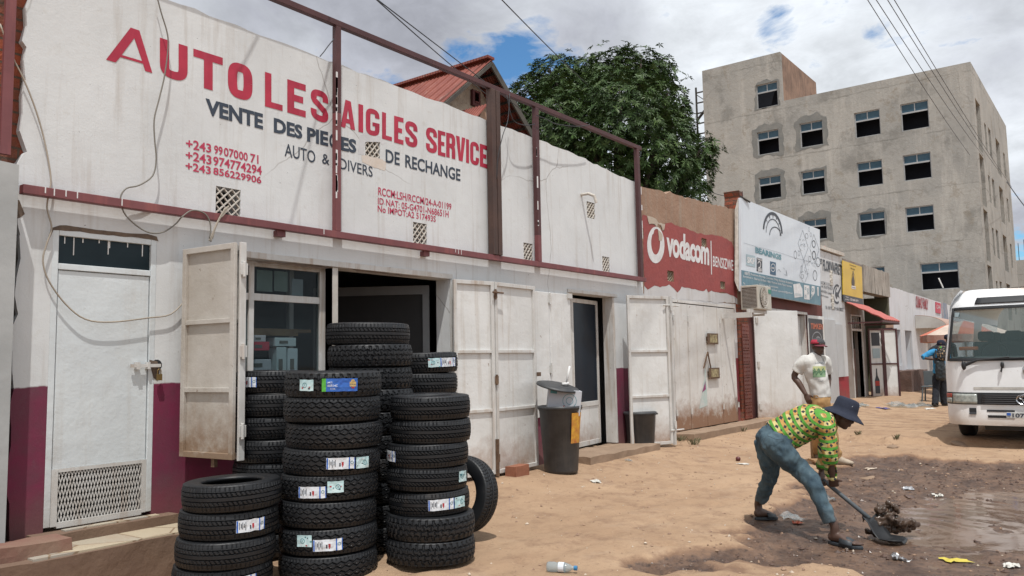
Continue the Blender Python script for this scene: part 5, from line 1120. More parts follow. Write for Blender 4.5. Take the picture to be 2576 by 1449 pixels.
# ================================================================ white plastered shop and onwards
def fx(px, y): return onY(px, y, W).x
xW1 = fx(2297, 800); zw0, zw1 = Zat(2233, 719), Zat(2292, 738)
WB = thing('shop_building', 'patchy white plastered shop with two tall window recesses and brown plinth', 'building', (xK1, W, 0)); wtop = lambda x: zw0 + (zw1 - zw0) * (x - xK1) / (xW1 - xK1)
T7 = crop(3250, 950, 2.0708)
h1 = (fx(T7(672, 900)[0], 870), fx(T7(735, 900)[0], 870)); h2 = (fx(T7(772, 900)[0], 870), fx(T7(828, 900)[0], 870)); zt_ = onY(*T7(700, 762), W).z
MB().wall(xK1 + .01, xW1, -.05, 3.8, W, W + .45, [(h1[0], h1[1], 1.15, zt_), (h2[0], h2[1], .85, zt_)], dx=.3, jag_top=.05, top=wtop).build('wall', M['far_wall'], WB)
MB().box(xK1, xW1, W + .46, 12, 0, 3.3).build('inner_block', M['far_wall'], WB)
roughslab(xK1 - .05, xW1 - .9, 5.62, 6.14, -.05, .98, d=.2, amp=.05).build('plinth', pm('brown rubble plinth', (.13, .08, .065), (.09, .06, .05), .95, 5, bump=.8, bscale=25, bdist=.02), WB)
MB().box(fx(2229, 850), xK1 + .3, W - .03, W - .002, .5, 2.5).build('crumbled_corner', M['plaster_brown'], WB)
m = MB(); 
tag(roughslab(xW1 - .8, xW1 + .4, 5.0, 6.1, -.02, .42, d=.2, amp=.03).build('door_steps', M['kerb'], loc=(xW1, 5.6, 0)), 'worn step block at the foot of the patchy white shop', 'steps')
xO1 = fx(2392, 800)
OB = thing('shop_building', 'white shop with red painted family name and arched canopy beyond the bus', 'building', (xW1, W, 0)); zo0, zo1 = Zat(2297, 739), Zat(2388, 768); otop = lambda x: zo0 + (zo1 - zo0) * (x - xW1) / (xO1 - xW1)
MB().wall(xW1 + .01, xO1, -.05, 3.8, W, W + .3, [(34.0, 35.0, .2, 2.3), (36.2, 39.5, .2, 2.3)], dx=.6, top=otop).build('wall', M['far_wall'], OB)
MB().box(xW1, xO1, W + .9, 12, 0, 3.2).build('inner_block', M['interior'], OB)
MB().box(34.0, 35.0, W + .1, W + .14, .2, 2.3).build('door', M['white'], OB)
m = MB(); lettering(m, 'OUMAO FAMILY', (857, 960, 480, 512, 582, 600), T7, W - .02, .03); m.build('painted_name', pm('family red', (.33, .03, .04), rough=.6, bump=0), OB)
p_ = [onY(*T7(*q), W - .03) for q in ((1022, 533), (1063, 547), (1063, 632), (1024, 622))]
sg = MB().slab(p_, (0, .02, 0)).build('shop_sign', pm('sign red', (.48, .015, .05), rough=.5, bump=0), loc=tuple(p_[3])); tag(sg, 'small square crimson sign above the arched canopy', 'sign')
m = MB(); lettering(m, 'CAA', (1028, 1058, 555, 562, 588, 594), T7, W - .035, .0); m.build('sign_word', M['lwhite'], sg)
p_ = [onY(*T7(*q), W - .03) for q in ((1072, 538), (1112, 548), (1128, 680), (1078, 672))]; tag(MB().slab(p_, (0, .02, 0)).build('poster', pm('portrait poster', (.10, .16, .24), (.35, .30, .30), .6, 2.5), loc=tuple(p_[3])), 'blue poster on the far wall right of the crimson sign', 'poster')
CA = thing('arched_canopy', 'dusty barrel canopy over the far shop doors', 'awning', (33, 5.4, 2.3)); ca0 = xW1 + .3; ca1 = xW1 + 5.5
m = MB(); vs = []; nA_ = 14; zc_ = Zat(2301, 826)
for i in range(nA_ + 1):
    a = math.pi / 2 * i / nA_; yy = W - .01 - 1.0 * math.sin(a); z_ = zc_ + .46 * math.cos(a); vs += [(ca0, yy, z_), (ca1, yy, z_)]
m.add(vs, [(2 * i, 2 * i + 1, 2 * i + 3, 2 * i + 2) for i in range(nA_)]); o = m.build('curved_sheet', pm('dusty pink sheet', (.40, .27, .22), (.32, .22, .18), .7, 1), CA, smooth=True); o.modifiers.new('s', 'SOLIDIFY').thickness = .02
m = MB(); m.poly([(ca0 - .01, W - .01, zc_)] + [(ca0 - .01, W - .01 - 1.0 * math.sin(math.pi / 2 * i / nA_), zc_ + .46 * math.cos(math.pi / 2 * i / nA_)) for i in range(nA_ + 1)]); o = m.build('end_sheet', pm('canopy end', (.50, .49, .46), (.36, .33, .30), .6, 1.5), CA); o.modifiers.new('s', 'SOLIDIFY').thickness = .01
FBd = MB().wall(xO1 + .02, 49, -.05, 3.3, W + .1, W + .4, [(43, 46, .2, 2.4)], dx=1.5).box(xO1 + .02, 49, W + .41, 12, 0, 3.0).build('shop_building', M['far_wall'], loc=(xO1, W, 0)); tag(FBd, 'last low pale shop half hidden behind the bus roof', 'building')
tp = onY(2063, 628, 9); m = MB().slab([(20.2, 8, 4.9), (22.6, 8, 4.9), (21.4, 9.5, 5.6)], (0, .0, .04)).slab([(20.2, 8, 4.9), (21.4, 9.5, 5.6), (20.2, 11, 4.9)], (0, 0, .04)); m.box(20.4, 22.4, 8.2, 11, 3.8, 4.88)
rr2 = onY(2063, 627, 8.6)
rb = thing('small_house', 'tip of a small red tiled roof peeping over the shop with black lettering', 'building', (22, 8.6, 3.5))
ax_ = onY(2076, 622, 8.6); MB().slab([ax_, ax_ + Vector((-1.3, 0, -.55)), ax_ + Vector((-1.3, 2, -.55)), ax_ + Vector((0, 2, 0))], (0, 0, .05)).slab([ax_, ax_ + Vector((1.3, 0, -.55)), ax_ + Vector((1.3, 2, -.55)), ax_ + Vector((0, 2, 0))], (0, 0, .05)).build('roof', M['redroof'], rb)
MB().box(ax_.x - 1.1, ax_.x + 1.1, ax_.y + .2, ax_.y + 1.8, 3.5, ax_.z - .6).build('wall', M['plaster_brown'], rb)

# ================================================================ unfinished tall building
XB = 52.0
def BX(x, y): return onX(x, y, XB)
YC = BX(2441, 155).y; zR = BX(2441, 155).z; YL_ = BX(1766, 179).y; zT = BX(1764, 179).z; YT = BX(1962, 131).y
k = NM('raw cement render'); x, y, z = k.xyz()
c = k.mix(k.rng(k.noise(.22, 7, .62), .36, .64), (.335, .322, .295), (.262, .258, .243)); c = k.mix(k.rng(k.noise(.55, 8, .65), .54, .64, 0, .7), c, (.185, .18, .165)); c = k.mix(k.rng(k.noise(1.6, 7, .7, k.scalev(1, 1, .14)), .50, .66, 0, .55), c, (.43, .41, .375)); c = k.mix(k.rng(k.noise(.9, 9, .75, k.scalev(1, 1, 1, (3, 3, 9))), .56, .62, 0, .5), c, (.22, .19, .15))
ln = k.ma('ABSOLUTE', k.ma('SUBTRACT', k.ma('FRACT', k.ma('DIVIDE', k.ma('ADD', z, k.ma('MULTIPLY', k.noise(1.1, 7, .7), .35)), 3.25)), .5)); c = k.mix(k.ma('MULTIPLY', k.rng(ln, .0, .02, .6, 0), k.rng(k.noise(.5, 4, .6), .4, .6)), c, (.12, .115, .10))
c = k.mix(k.ma('MULTIPLY', k.crack(.28, .010, 1.6), k.rng(k.noise(.3, 3, .5), .48, .6, 0, .45)), c, (.12, .11, .10)); k.bump(k.ma('ADD', k.noise(.9, 8, .7), k.ma('MULTIPLY', k.noise(7, 6, .7), .3)), .5, .12); M['cement'] = k.out(c, .93)
M['cement_patch'] = pm('fresh cement', (.145, .15, .145), (.21, .205, .19), .95, 1.6, bump=.4, bscale=8, bdist=.03)
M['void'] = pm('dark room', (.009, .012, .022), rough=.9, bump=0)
TB = thing('apartment_building', 'tall unfinished grey cement block with a stair tower behind the shops', 'building', (XB, YC, 0))
Tb = lambda x, y: (1698 + x * .4992, y * .4992)
wins = [(410, 518, 415, 543), (415, 525, 655, 778), (630, 746, 610, 740), (905, 1035, 555, 690), (1138, 1280, 510, 655), (423, 535, 885, 1005), (638, 756, 855, 977), (918, 1047, 808, 940), (1150, 1292, 770, 908), (648, 766, 1100, 1212), (928, 1060, 1065, 1192), (1162, 1307, 1035, 1168), (1238, 1432, 1318, 1462), (950, 1060, 1342, 1462), (430, 545, 1115, 1235)]
hl = []
for a, b, c_, d_ in wins:
    l = BX(*Tb(a, (c_ + d_) / 2)); r = BX(*Tb(b, (c_ + d_) / 2)); t = BX(*Tb((a + b) / 2, c_ + 3)); u = BX(*Tb((a + b) / 2, d_ - 3)); hl.append((r.y, l.y, u.z, t.z))
XE = onY(2533, 349, YC).x
m = MB(); m.wall(YC, YL_, 0, zT, XB, XB + .3, hl + [(YC, YT, zR, zT)], dx=3, axis='X'); m.build('side_wall', M['cement'], TB)
fh = []; zs0 = [zR - 4.6 - i * 3.25 for i in range(5)]
for zb_ in zs0:
    for a, b, lo, hi in ((52.9, 54.7, -.3, 2.7), (56.2, 57.0, .3, 2.0), (58.0, 59.1, .3, 2.1), (61.5, 63.6, -.2, 2.2), (65.5, 66.5, .3, 2.0), (68.4, 71.0, -.2, 2.3)):
        if b < XE - .6 and zb_ + lo > .2: fh.append((a, b, zb_ + lo, zb_ + hi))
MB().wall(XB + .301, XE, 0, zR, YC, YC + .3, fh, dx=3).build('street_wall', M['cement'], TB)
Yd = YC + 14
XT = onY(2053, 214, YT).x
MB().box(XB + .31, XE, YC + .31, YL_, zR - 1.0, zR - .8).box(XB + .301, XT, YT, YT + .25, zR - .8, zT - .01).box(XE - .2, XE, YC + .301, YL_, 0, zR - .001).box(XB + .301, XE - .2, YL_ - .2, YL_, 0, zR - .001).box(XB + .31, XT, YL_ - .25, YL_ - .01, zR - .8, zT - .01).box(XT - .2, XT - .001, YT + .251, YL_ - .26, zR - .8, zT - .01).build('roof_and_back_walls', pm('brown stained cement', (.34, .22, .155), (.17, .11, .08), .95, .8, streak=.9, streakcol=(.09, .06, .05), speck=.3, speckcol=(.42, .36, .30)), TB)
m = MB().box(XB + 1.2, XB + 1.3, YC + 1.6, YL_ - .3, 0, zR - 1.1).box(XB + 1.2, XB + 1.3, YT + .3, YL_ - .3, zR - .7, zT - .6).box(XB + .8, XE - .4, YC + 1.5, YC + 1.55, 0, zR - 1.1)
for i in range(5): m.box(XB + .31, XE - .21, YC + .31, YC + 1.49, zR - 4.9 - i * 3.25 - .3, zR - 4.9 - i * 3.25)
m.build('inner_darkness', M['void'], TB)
for i, (y0, y1, z0, z1) in enumerate(hl):
    f = .055; zm_ = z0 + (z1 - z0) * .66; xf = XB + .10; m = MB()
    m.box(xf, xf + .05, y0, y1, z0, z0 + f).box(xf, xf + .05, y0, y1, z1 - f, z1).box(xf, xf + .05, y0, y0 + f, z0 + f, z1 - f).box(xf, xf + .05, y1 - f, y1, z0 + f, z1 - f).box(xf - .005, xf + .05, y0 + f, y1 - f, zm_ - .045, zm_ + .045).box(xf, xf + .05, (y0 + y1) / 2 - .025, (y0 + y1) / 2 + .025, zm_ + .045, z1 - f)
    wo_ = m.build('window', pm('alu frame', (.36, .37, .38), rough=.5, bump=0) if i == 0 else bpy.data.materials['alu frame'], TB)
    MB().box(xf + .02, xf + .03, y0 + f, y1 - f, zm_ + .045, z1 - f).build('pane', M['glass_blue'], wo_)
    # trowelled surround, rough outlined
    if i in (0, 1, 2, 5, 6, 9, 10):
        pts = []; g = .30 if i in (1, 2, 5, 9) else .10; P0 = [(y0 - g, z0 - g * .6), (y1 + g, z0 - g * .6), (y1 + g, z1 + g * .5), (y1 - .2, z1 + g * 1.5), (y0 + .2, z1 + g * 1.5), (y0 - g, z1 + g * .6)]
        for q in range(6):
            a = Vector((*P0[q], 0)); b = Vector((*P0[(q + 1) % 6], 0)); kk = max(2, int((b - a).length / .15))
            for j in range(kk): p = a.lerp(b, j / kk); nn = noise.noise_vector(Vector((p.x * 2.2, p.y * 2.2, i))); pts.append(Vector((p.x + nn.x * .16, p.y + nn.y * .22 + .05 * noise.noise(Vector((p.x * 9, p.y * 9, i))), 0)))
        hole = [Vector((y0, z0, 0)), Vector((y1, z0, 0)), Vector((y1, z1, 0)), Vector((y0, z1, 0))]
        tr3 = tessellate_polygon([pts, hole]); m = MB(); m.add([(XB - .012, p.x, p.y) for p in pts + hole], [tuple(t) for t in tr3]); m.build('render_patch', M['cement_patch'], TB)
y0, y1, z0, z1 = hl[12]; MB().bar((XB + .2, y1 - .9, z1 - .9), (XB + .3, y0 + .9, z0 + .1), .06, .06).build('window_pole', M['white'], TB)
# scaffold tower beside it
SF = thing('scaffold', 'thin steel scaffold ladder tower left of the unfinished block', 'scaffold', (XB + 1, YL_ + .6, 0))
m = MB(); sx0 = YL_ + .15; sx1 = YL_ + .95; zs1 = onX(1745, 222, XB + 1).z
for yy in (sx0, sx1): m.tube([(XB + 1, yy, 0), (XB + 1, yy, zs1)], .07, 6)
m.build('standard', M['iron'], SF); m = MB(); z_ = zs1 - .4; i = 0
while z_ > 6: m.tube([(XB + 1, sx0, z_), (XB + 1, sx1, z_)], .055, 5); z_ -= .75; i += 1
m.tube([(XB + 1, sx0, zs1 - 1.2), (XB + 1, sx1, zs1 - .5)], .03, 5).tube([(XB + 1, sx0, zs1 - 1.6), (XB + 1, sx1, zs1 - 2.4)], .1, 5); m.build('rungs', M['iron'], SF)
# far building with reinforcement bars on the right
RB = thing('concrete_frame', 'distant concrete frame bristling with reinforcement bars right of the tall block', 'building', (118, 5, 0)); a = onX(2556, 655, 118); b = onX(2600, 655, 118)
MB().box(118, 124, b.y - 6, a.y, 0, a.z).build('block', M['cement'], RB); m = MB()
for i in range(12): yy = a.y - .3 - i * .55; m.tube([(118.5 + (i % 3), yy, a.z), (118.5 + (i % 3), yy, a.z + 2.2 + (i % 2) * .5)], .05, 4)
m.build('rebar', M['iron'], RB)

# ================================================================ red-roofed house
YH = 11.5
ap = onY(1234, 150, YH); lft = onY(1113, 256, YH); rgt = onY(1337, 330, YH); ridge_end = Vector((ap.x, YH + 7.5, ap.z))
HS = thing('house', 'old gabled house with rusty red corrugated roof behind the sign wall', 'house', (ap.x, YH + .8, 0))
k = NM('rusty corrugated'); x, y, z = k.xyz(); w_ = k.ma('SINE', k.ma('MULTIPLY', y, 72)); c = k.mix(k.rng(k.noise(1.0, 7, .65), .4, .62), (.19, .040, .026), (.27, .075, .05)); c = k.mix(k.rng(k.noise(2.6, 8, .7, k.scalev(.4, 2, .4)), .60, .70, 0, .7), c, (.42, .30, .24))
ln = k.ma('ABSOLUTE', k.ma('SUBTRACT', k.ma('FRACT', k.ma('DIVIDE', y, 1.8)), .5)); c = k.mix(k.rng(ln, 0, .02, .7, 0), c, (.08, .03, .02)); k.bump(w_, .7, .03); M['corr'] = k.out(c, .65)
dl = (lft - ap); el = ap + dl * 1.6; dr_ = (rgt - ap); er = ap + dr_ * 1.15
back = Vector((0, 7.5, 0)); front = Vector((0, 0, 0))
def corr(P, Q, back, n=64, amp=.028):
    """sheet from ridge P to eave Q, corrugations across 'back'"""
    vs = []; nn = (Q - P).cross(back).normalized()
    for j in range(2):
        for i in range(n * 2 + 1): t = i / (n * 2); vs.append((P if j == 0 else Q) + back * t + nn * (amp if i % 2 else 0))
    m = MB().add(vs, [(i, i + 1, 2 * n + 2 + i, 2 * n + 1 + i) for i in range(2 * n)]); return m
o = corr(ap, el, back).build('roof_slope', M['corr'], HS); o.modifiers.new('s', 'SOLIDIFY').thickness = .02
o = corr(ap, er, back).build('roof_slope', M['corr'], HS); o.modifiers.new('s', 'SOLIDIFY').thickness = .02
MB().bar(ap + Vector((0, -.02, .05)), ap + back + Vector((0, 0, .05)), .25, .06).build('ridge_cap', M['corr'], HS)
MB().bar(ap + Vector((0, -.03, -.12)), er + Vector((0, -.03, -.12)), .04, .15, (0, 0, 1)).bar(ap + Vector((0, -.03, -.10)), el + Vector((0, -.03, -.10)), .04, .08).build('barge_board', pm('weathered board', (.05, .045, .04), (.10, .09, .075), .9, 3), HS)
Yw_ = YH + .62
gw = MB(); gw.slab([Vector((ap.x, Yw_, ap.z - .15)), Vector((el.x + .5, Yw_, el.z + .2)), Vector((el.x + .5, Yw_, 0)), Vector((er.x - .5, Yw_, 0)), Vector((er.x - .5, Yw_, er.z + .2))], (0, .25, 0)); gw.build('gable_wall', pm('roughcast', (.42, .36, .29), (.24, .19, .15), .95, 3, speck=.8, speckcol=(.18, .14, .11), bump=.7, bscale=14, bdist=.03), HS)
MB().box(el.x + .5, el.x + .75, Yw_ + .26, YH + 7, 0, el.z + .2).box(er.x - .75, er.x - .5, Yw_ + .26, YH + 7, 0, er.z + .2).build('side_wall', M['plaster_brown'], HS)
m = MB(); n_ = 9      # the dark lining under the overhang
for i in range(n_): t = i / n_; q = ap.lerp(er, t); m.bar(q + Vector((0, .02, -.1)), q + Vector((0, .58, -.1)), .05, .05)
m.build('purlins', M['iron'], HS)
wl, wr = onY(1185, 250, Yw_ - .02), onY(1204, 250, Yw_ - .02); wt, wb = onY(1194, 229, Yw_ - .02), onY(1194, 268, Yw_ - .02)
m = MB().box(wl.x, wr.x, Yw_ - .08, Yw_ - .002, wb.z, wt.z); wd_ = m.build('window', pm('oxblood wood', (.10, .03, .032), rough=.7), HS); m = MB()
for i in range(8): z_ = wb.z + .08 + i * (wt.z - wb.z - .14) / 8; m.box(wl.x + .08, wr.x - .08, Yw_ - .10, Yw_ - .082, z_, z_ + .06)
m.build('louvre', pm('oxblood slat', (.16, .05, .05), rough=.7), wd_)
pa, pb, pc = onY(1165, 272, YH - .6), onY(1228, 259, YH - .6), onY(1202, 289, YH - .6)
o = corr(pb, pb + (pc - pb) * 2.2, Vector((0, 3.6, 0)) * .5 + Vector((-.0, 0, 0)), 20).build('porch_roof', M['corr'], HS); o.modifiers.new('s', 'SOLIDIFY').thickness = .02
MB().slab([pb + Vector((0, .15, -.1)), pb + (pc - pb) * 2 + Vector((.3, .15, -.1)), pb + (pc - pb) * 2 + Vector((.3, .15, -4)), Vector((pb.x + 1.2, pb.y + .15, pb.z - 4)), Vector((pb.x + 1.2, pb.y + .15, pb.z - .9))], (0, .2, 0)).build('porch_wall', M['plaster_brown'], HS)
ra = ridge_end + dl * .05; sp_ = onY(1010, 214, YH + 7.2)
SPn = MB(); q0 = onY(1050, 198, YH + 7.8); q1 = onY(1003, 217, YH + 7.8); q2 = onY(1018, 232, YH + 6.6); q3 = onY(1062, 216, YH + 6.6); SPn.slab([q0, q1, q2, q3], (0, 0, -.05)); SPn.tube([q0, q0 + Vector((0, 0, -2))], .04, 6)
tag(SPn.build('solar_panel', pm('solar cells', (.06, .075, .10), (.12, .14, .17), .25, 2, bump=0), loc=tuple(q1)), 'tilted grey solar panel at the back end of the red roof', 'solar panel')

# ================================================================ mango tree
TR = thing('mango_tree', 'broad dense mango tree rising behind the sign wall', 'tree', tuple(Vector((atd(1560, 400, 24.5).x, atd(1560, 400, 24.5).y, 0))))
tb = Vector(TR.location)
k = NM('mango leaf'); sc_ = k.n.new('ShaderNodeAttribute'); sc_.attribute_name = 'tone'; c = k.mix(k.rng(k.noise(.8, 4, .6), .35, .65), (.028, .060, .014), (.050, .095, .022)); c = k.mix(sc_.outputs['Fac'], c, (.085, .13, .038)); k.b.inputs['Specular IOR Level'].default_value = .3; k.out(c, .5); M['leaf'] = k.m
lobes = [(1345, 250, 60, 0), (1395, 205, 62, 0), (1470, 220, 70, .5), (1425, 310, 100, -1.6), (1540, 205, 78, .3), (1610, 178, 60, 0), (1655, 185, 45, .3), (1560, 300, 115, -2.0), (1672, 262, 56, -.6), (1680, 340, 62, -1), (1640, 400, 100, -1.8), (1745, 400, 52, -.4), (1740, 450, 48, -.2), (1500, 400, 110, -1.6), (1375, 330, 75, -.6), (1705, 480, 62, -.8), (1600, 490, 85, -1.6), (1325, 300, 45, 0), (1770, 385, 32, 0), (1600, 250, 90, 1.5), (1450, 250, 90, 1.6), (1680, 300, 50, 1.4), (1400, 400, 90, 0)]
rt = random.Random(3); lv = []; lf = []; tone = []
L3 = [(atd(x_, y_, 24.5 + dz), r * 24.5 / FPX) for x_, y_, r, dz in lobes]
for C, r in L3:
    nC = int(680 * r * r)
    for q in range(nC):
        while True:
            v = Vector((rt.gauss(0, 1), rt.gauss(0, 1), rt.gauss(0, 1)))
            if v.length > .01: break
        v.normalize()
        if v.z < -.75: continue
        f = rt.random(); rr = r * ((1.0 + .10 * noise.noise(v * 3 + C)) if f < .72 else rt.uniform(.55, .92)) * (1 + .34 * noise.noise(v * 2.2 + C * .7)) + (rt.uniform(0, .34) if rt.random() < .10 else 0)
        p = C + v * rr; nl = 9
        if noise.noise(p * 1.15) < -.22 and rt.random() < .8: continue
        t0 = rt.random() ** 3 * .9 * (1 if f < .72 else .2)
        up = (v * .7 + Vector((0, 0, .6)) + Vector((rt.gauss(0, .3), rt.gauss(0, .3), rt.gauss(0, .2)))).normalized(); a1 = up.orthogonal().normalized(); a2 = up.cross(a1)
        for l in range(nl):
            th = l * 2.4 + rt.random() * .6; dirv = (a1 * math.cos(th) + a2 * math.sin(th)) * .85 + up * rt.uniform(.1, .55); dirv.normalize(); ln_ = rt.uniform(.11, .19); side = dirv.cross(up).normalized() * ln_ * .135
            mid = p + dirv * ln_ * .55 - Vector((0, 0, .01)); tip = p + dirv * ln_ - Vector((0, 0, ln_ * .32)); b = len(lv)
            lv += [tuple(p), tuple(mid + side), tuple(tip), tuple(mid - side)]; lf.append((b, b + 1, b + 2, b + 3)); tone += [t0] * 4
me = bpy.data.meshes.new('crown'); me.from_pydata([(a - tb.x, b - tb.y, c_ - tb.z) for a, b, c_ in lv], [], lf); me.materials.append(M['leaf']); at_ = me.attributes.new('tone', 'FLOAT', 'POINT'); at_.data.foreach_set('value', tone); me.update()
cr_ = bpy.data.objects.new('crown', me); COL.objects.link(cr_); cr_.parent = TR
m = MB(); top_ = tb + Vector((0, 0, 4.6)); m.tube([tb, tb + Vector((.1, 0, 2)), top_], [.42, .34, .28], 10)
for C, r in L3: m.tube([top_ - Vector((0, 0, .3)), top_.lerp(C, .5) + Vector((0, 0, -.25)), C, C + (C - top_).normalized() * r * .6], [.16, .10, .06, .02], 6)
m.build('trunk', pm('mango bark', (.07, .055, .042), (.045, .035, .03), .95, 6, bump=.6), TR, smooth=True)
# dark far greenery low behind the tree (second tree closes the gaps)
# ================================================================ overhead lines
def cable3(name, a, b, da, db, r, label, sag=.0, group=None):
    P0 = atd(*a, da); P1 = atd(*b, db); P0 = P0 - (P1 - P0) * .35; pts = [P0.lerp(P1, i / 16) - Vector((0, 0, sag * 4 * (i / 16) * (1 - i / 16))) for i in range(17)]
    o = MB().tube(pts, r, 6).build(name, M['wire_dark'], loc=tuple(P1), smooth=True); tag(o, label, 'cable', group); return o
cable3('power_line', (905, -35), (1330, 290), 9, 15.5, .008, 'upper of the two black lines running down to the gabled house')
cable3('power_line', (935, -20), (1240, 250), 9, 15.5, .008, 'lower of the two black lines running down to the gabled house', .05)
cable3('power_line', (1235, -35), (1480, 215), 12, 21, .010, 'single dark line dropping into the top of the mango tree', .05)
cable3('power_line', (2180, -25), (2455, 410), 20, 50, .010, 'leftmost of four thin lines crossing the tall block', .3)
cable3('power_line', (2208, -15), (2480, 400), 20, 50, .010, 'second from left of four thin lines crossing the tall block', .3)
cable3('power_line', (2230, -25), (2520, 440), 20, 52, .010, 'third from left of four thin lines crossing the tall block', .3)
cable3('power_line', (2250, -20), (2545, 470), 20, 55, .010, 'rightmost of four thin lines crossing the tall block', .3)
cable3('power_line', (2520, 430), (2620, 570), 60, 45, .03, 'dark line leaving the tall block to the right', .3)
cable3('power_line', (1775, 470), (1862, 496), 22, 17, .008, 'thin wire from the tree to the white signboard corner', .1)
# ================================================================ bus
BXF, BYC = 14.42, 1.31                                    # front plane, centre line (bus faces the camera, along the street)
gb = gz(15.2, 2.2)
BUS = thing('minibus', 'white minibus facing the camera, number plate 1078, parked at the right edge', 'bus', (BXF + 3, BYC, gb))
k = NM('bus paint'); x, y, z = k.xyz(); c = k.mix(k.rng(k.noise(1.5, 6, .6), .4, .7), (.80, .81, .82), (.72, .73, .73)); c = k.mix(k.rng(k.ma('ADD', z, k.ma('MULTIPLY', k.noise(4, 5, .6), .5)), .55, 1.0, .75, 0), c, (.42, .31, .22)); c = k.mix(k.ma('MULTIPLY', k.rng(z, 2.35, 2.55), k.rng(k.noise(3, 6, .6), .40, .60)), c, (.60, .47, .38)); c = k.mix(k.rng(k.noise(30, 4, .6), .68, .72, 0, .5), c, (.30, .18, .11)); k.b.inputs['Coat Weight'].default_value = .3
M['bus'] = k.out(c, .32)
M['blackplastic'] = pm('black plastic', (.018, .019, .021), rough=.45, bump=0); M['chrome'] = pm('chrome', (.55, .56, .58), rough=.18, metal=1.0, bump=0)
M['lens'] = pm('lamp lens', (.40, .42, .38), (.22, .24, .23), .12, 20, bump=0); M['amber'] = pm('amber lens', (.50, .17, .03), rough=.2, bump=0); M['redlens'] = pm('red lens', (.35, .06, .04), rough=.3, bump=0)
BL = 6.6
def bw(z):      # half width by height over ground
    z -= gb
    if z < .6: return 1.05 + .04 * z / .6
    if z < 1.3: return 1.09
    if z < 2.15: return 1.09 - .085 * (z - 1.3) / .85
    return 1.005 - 1.05 * max(0, z - 2.15) ** 1.75
def bxo(z):     # how far the nose leans back
    z -= gb
    if z < .62: return .0 + .04 * (.62 - z)
    if z < 1.28: return .02 + .06 * (z - .62)
    if z < 2.15: return .06 + .26 * (z - 1.28)
    return .286 + 1.4 * (z - 2.15) ** 1.5
def bfront(s_, z, off=0.0):     # s_ in -1..1 across the front
    w_ = bw(z); a = abs(s_); return Vector((BXF + bxo(z) + .05 * a * a + .30 * max(0, a - .72) ** 2 / .0784 * .75 - off, BYC + s_ * w_ * (1 - .0 * a), z))
zl = [gb + q for q in (.36, .42, .5, .62, .72, .82, .95, 1.1, 1.25, 1.33, 1.5, 1.7, 1.9, 2.05, 2.15, 2.22, 2.30, 2.38, 2.44, 2.49, 2.52)]
sl_ = [-1, -.985, -.96, -.92, -.86, -.8, -.7, -.55, -.4, -.2, 0, .2, .4, .55, .7, .8, .86, .92, .96, .985, 1]
xb = [.5, 1.3, 2.2, 3.2, 4.2, 5.2, 6.1, BL]
ringn = len(sl_) + 2 * len(xb); m = MB(); vs = []
for z_ in zl:
    w_ = bw(z_)
    vs += [(BXF + q, BYC - w_, z_) for q in xb[::-1]] + [tuple(bfront(s_, z_)) for s_ in sl_] + [(BXF + q, BYC + w_, z_) for q in xb]
fs = []
for i in range(len(zl) - 1):
    zc = (zl[i] + zl[i + 1]) / 2 - gb
    for j in range(ringn - 1):
        front = len(xb) <= j < len(xb) + len(sl_) - 1
        if front:
            sc = (sl_[j - len(xb)] + sl_[j - len(xb) + 1]) / 2
            if 1.33 < zc < 2.15 and abs(sc) < .92: continue
        elif 1.33 < zc < 2.05:
            u = (BXF + (xb[::-1] + [0] * 99)[j] if j < len(xb) else 0)
            kx = j if j < len(xb) else ringn - 2 - j
            if 0 <= kx < len(xb) - 1 and kx != 3: continue
        fs.append((i * ringn + j, i * ringn + j + 1, (i + 1) * ringn + j + 1, (i + 1) * ringn + j))
m.add(vs, fs); nL = len(zl) - 1
m.add([vs[nL * ringn + j] for j in range(ringn)], [tuple(range(ringn))])
m.add([vs[j] for j in range(ringn)], [tuple(range(ringn))[::-1]])
o = m.build('body', M['bus'], BUS, smooth=True); o.modifiers.new('e', 'EDGE_SPLIT').split_angle = rad(40)
def fpatch(name, s0, s1, z0, z1, mat, off=.012, ns=14, nz=8, parent=None, th=None):
    m = MB(); vs = [bfront(s0 + (s1 - s0) * i / ns, gb + z0 + (z1 - z0) * j / nz, off) for i in range(ns + 1) for j in range(nz + 1)]
    m.add(vs, [(i * (nz + 1) + j, (i + 1) * (nz + 1) + j, (i + 1) * (nz + 1) + j + 1, i * (nz + 1) + j + 1) for i in range(ns) for j in range(nz)]); o = m.build(name, mat, parent or BUS, smooth=True)
    if th: o.modifiers.new('s', 'SOLIDIFY').thickness = th
    return o
ws = fpatch('windscreen', -.93, .93, 1.32, 2.16, glass_mat('screen glass', (.07, .105, .105), .42, .02), .004)
for a in ((-.955, -.92, 1.29, 2.19), (.92, .955, 1.29, 2.19), (-.92, .92, 1.285, 1.335), (-.92, .92, 2.14, 2.19)): fpatch('screen_rubber', *a, M['blackplastic'], .012, 14, 8, ws, .01)
fpatch('roof_visor', -.62, .62, 2.235, 2.345, M['blackplastic'], .012, th=.01); fpatch('visor_slot', -.50, -.06, 2.25, 2.325, pm('visor grey', (.09, .09, .095), rough=.4, bump=0), .026, th=.01)
gr = fpatch('grille_panel', -.995, .995, .80, .985, M['blackplastic'], .006, 30, 4)
for q in range(5): fpatch('grille_slat', -.52, .52, .815 + q * .031, .83 + q * .031, pm('slat', (.05, .05, .055), rough=.3, bump=0) if q == 0 else bpy.data.materials['slat'], .022, 20, 1, gr, .012)
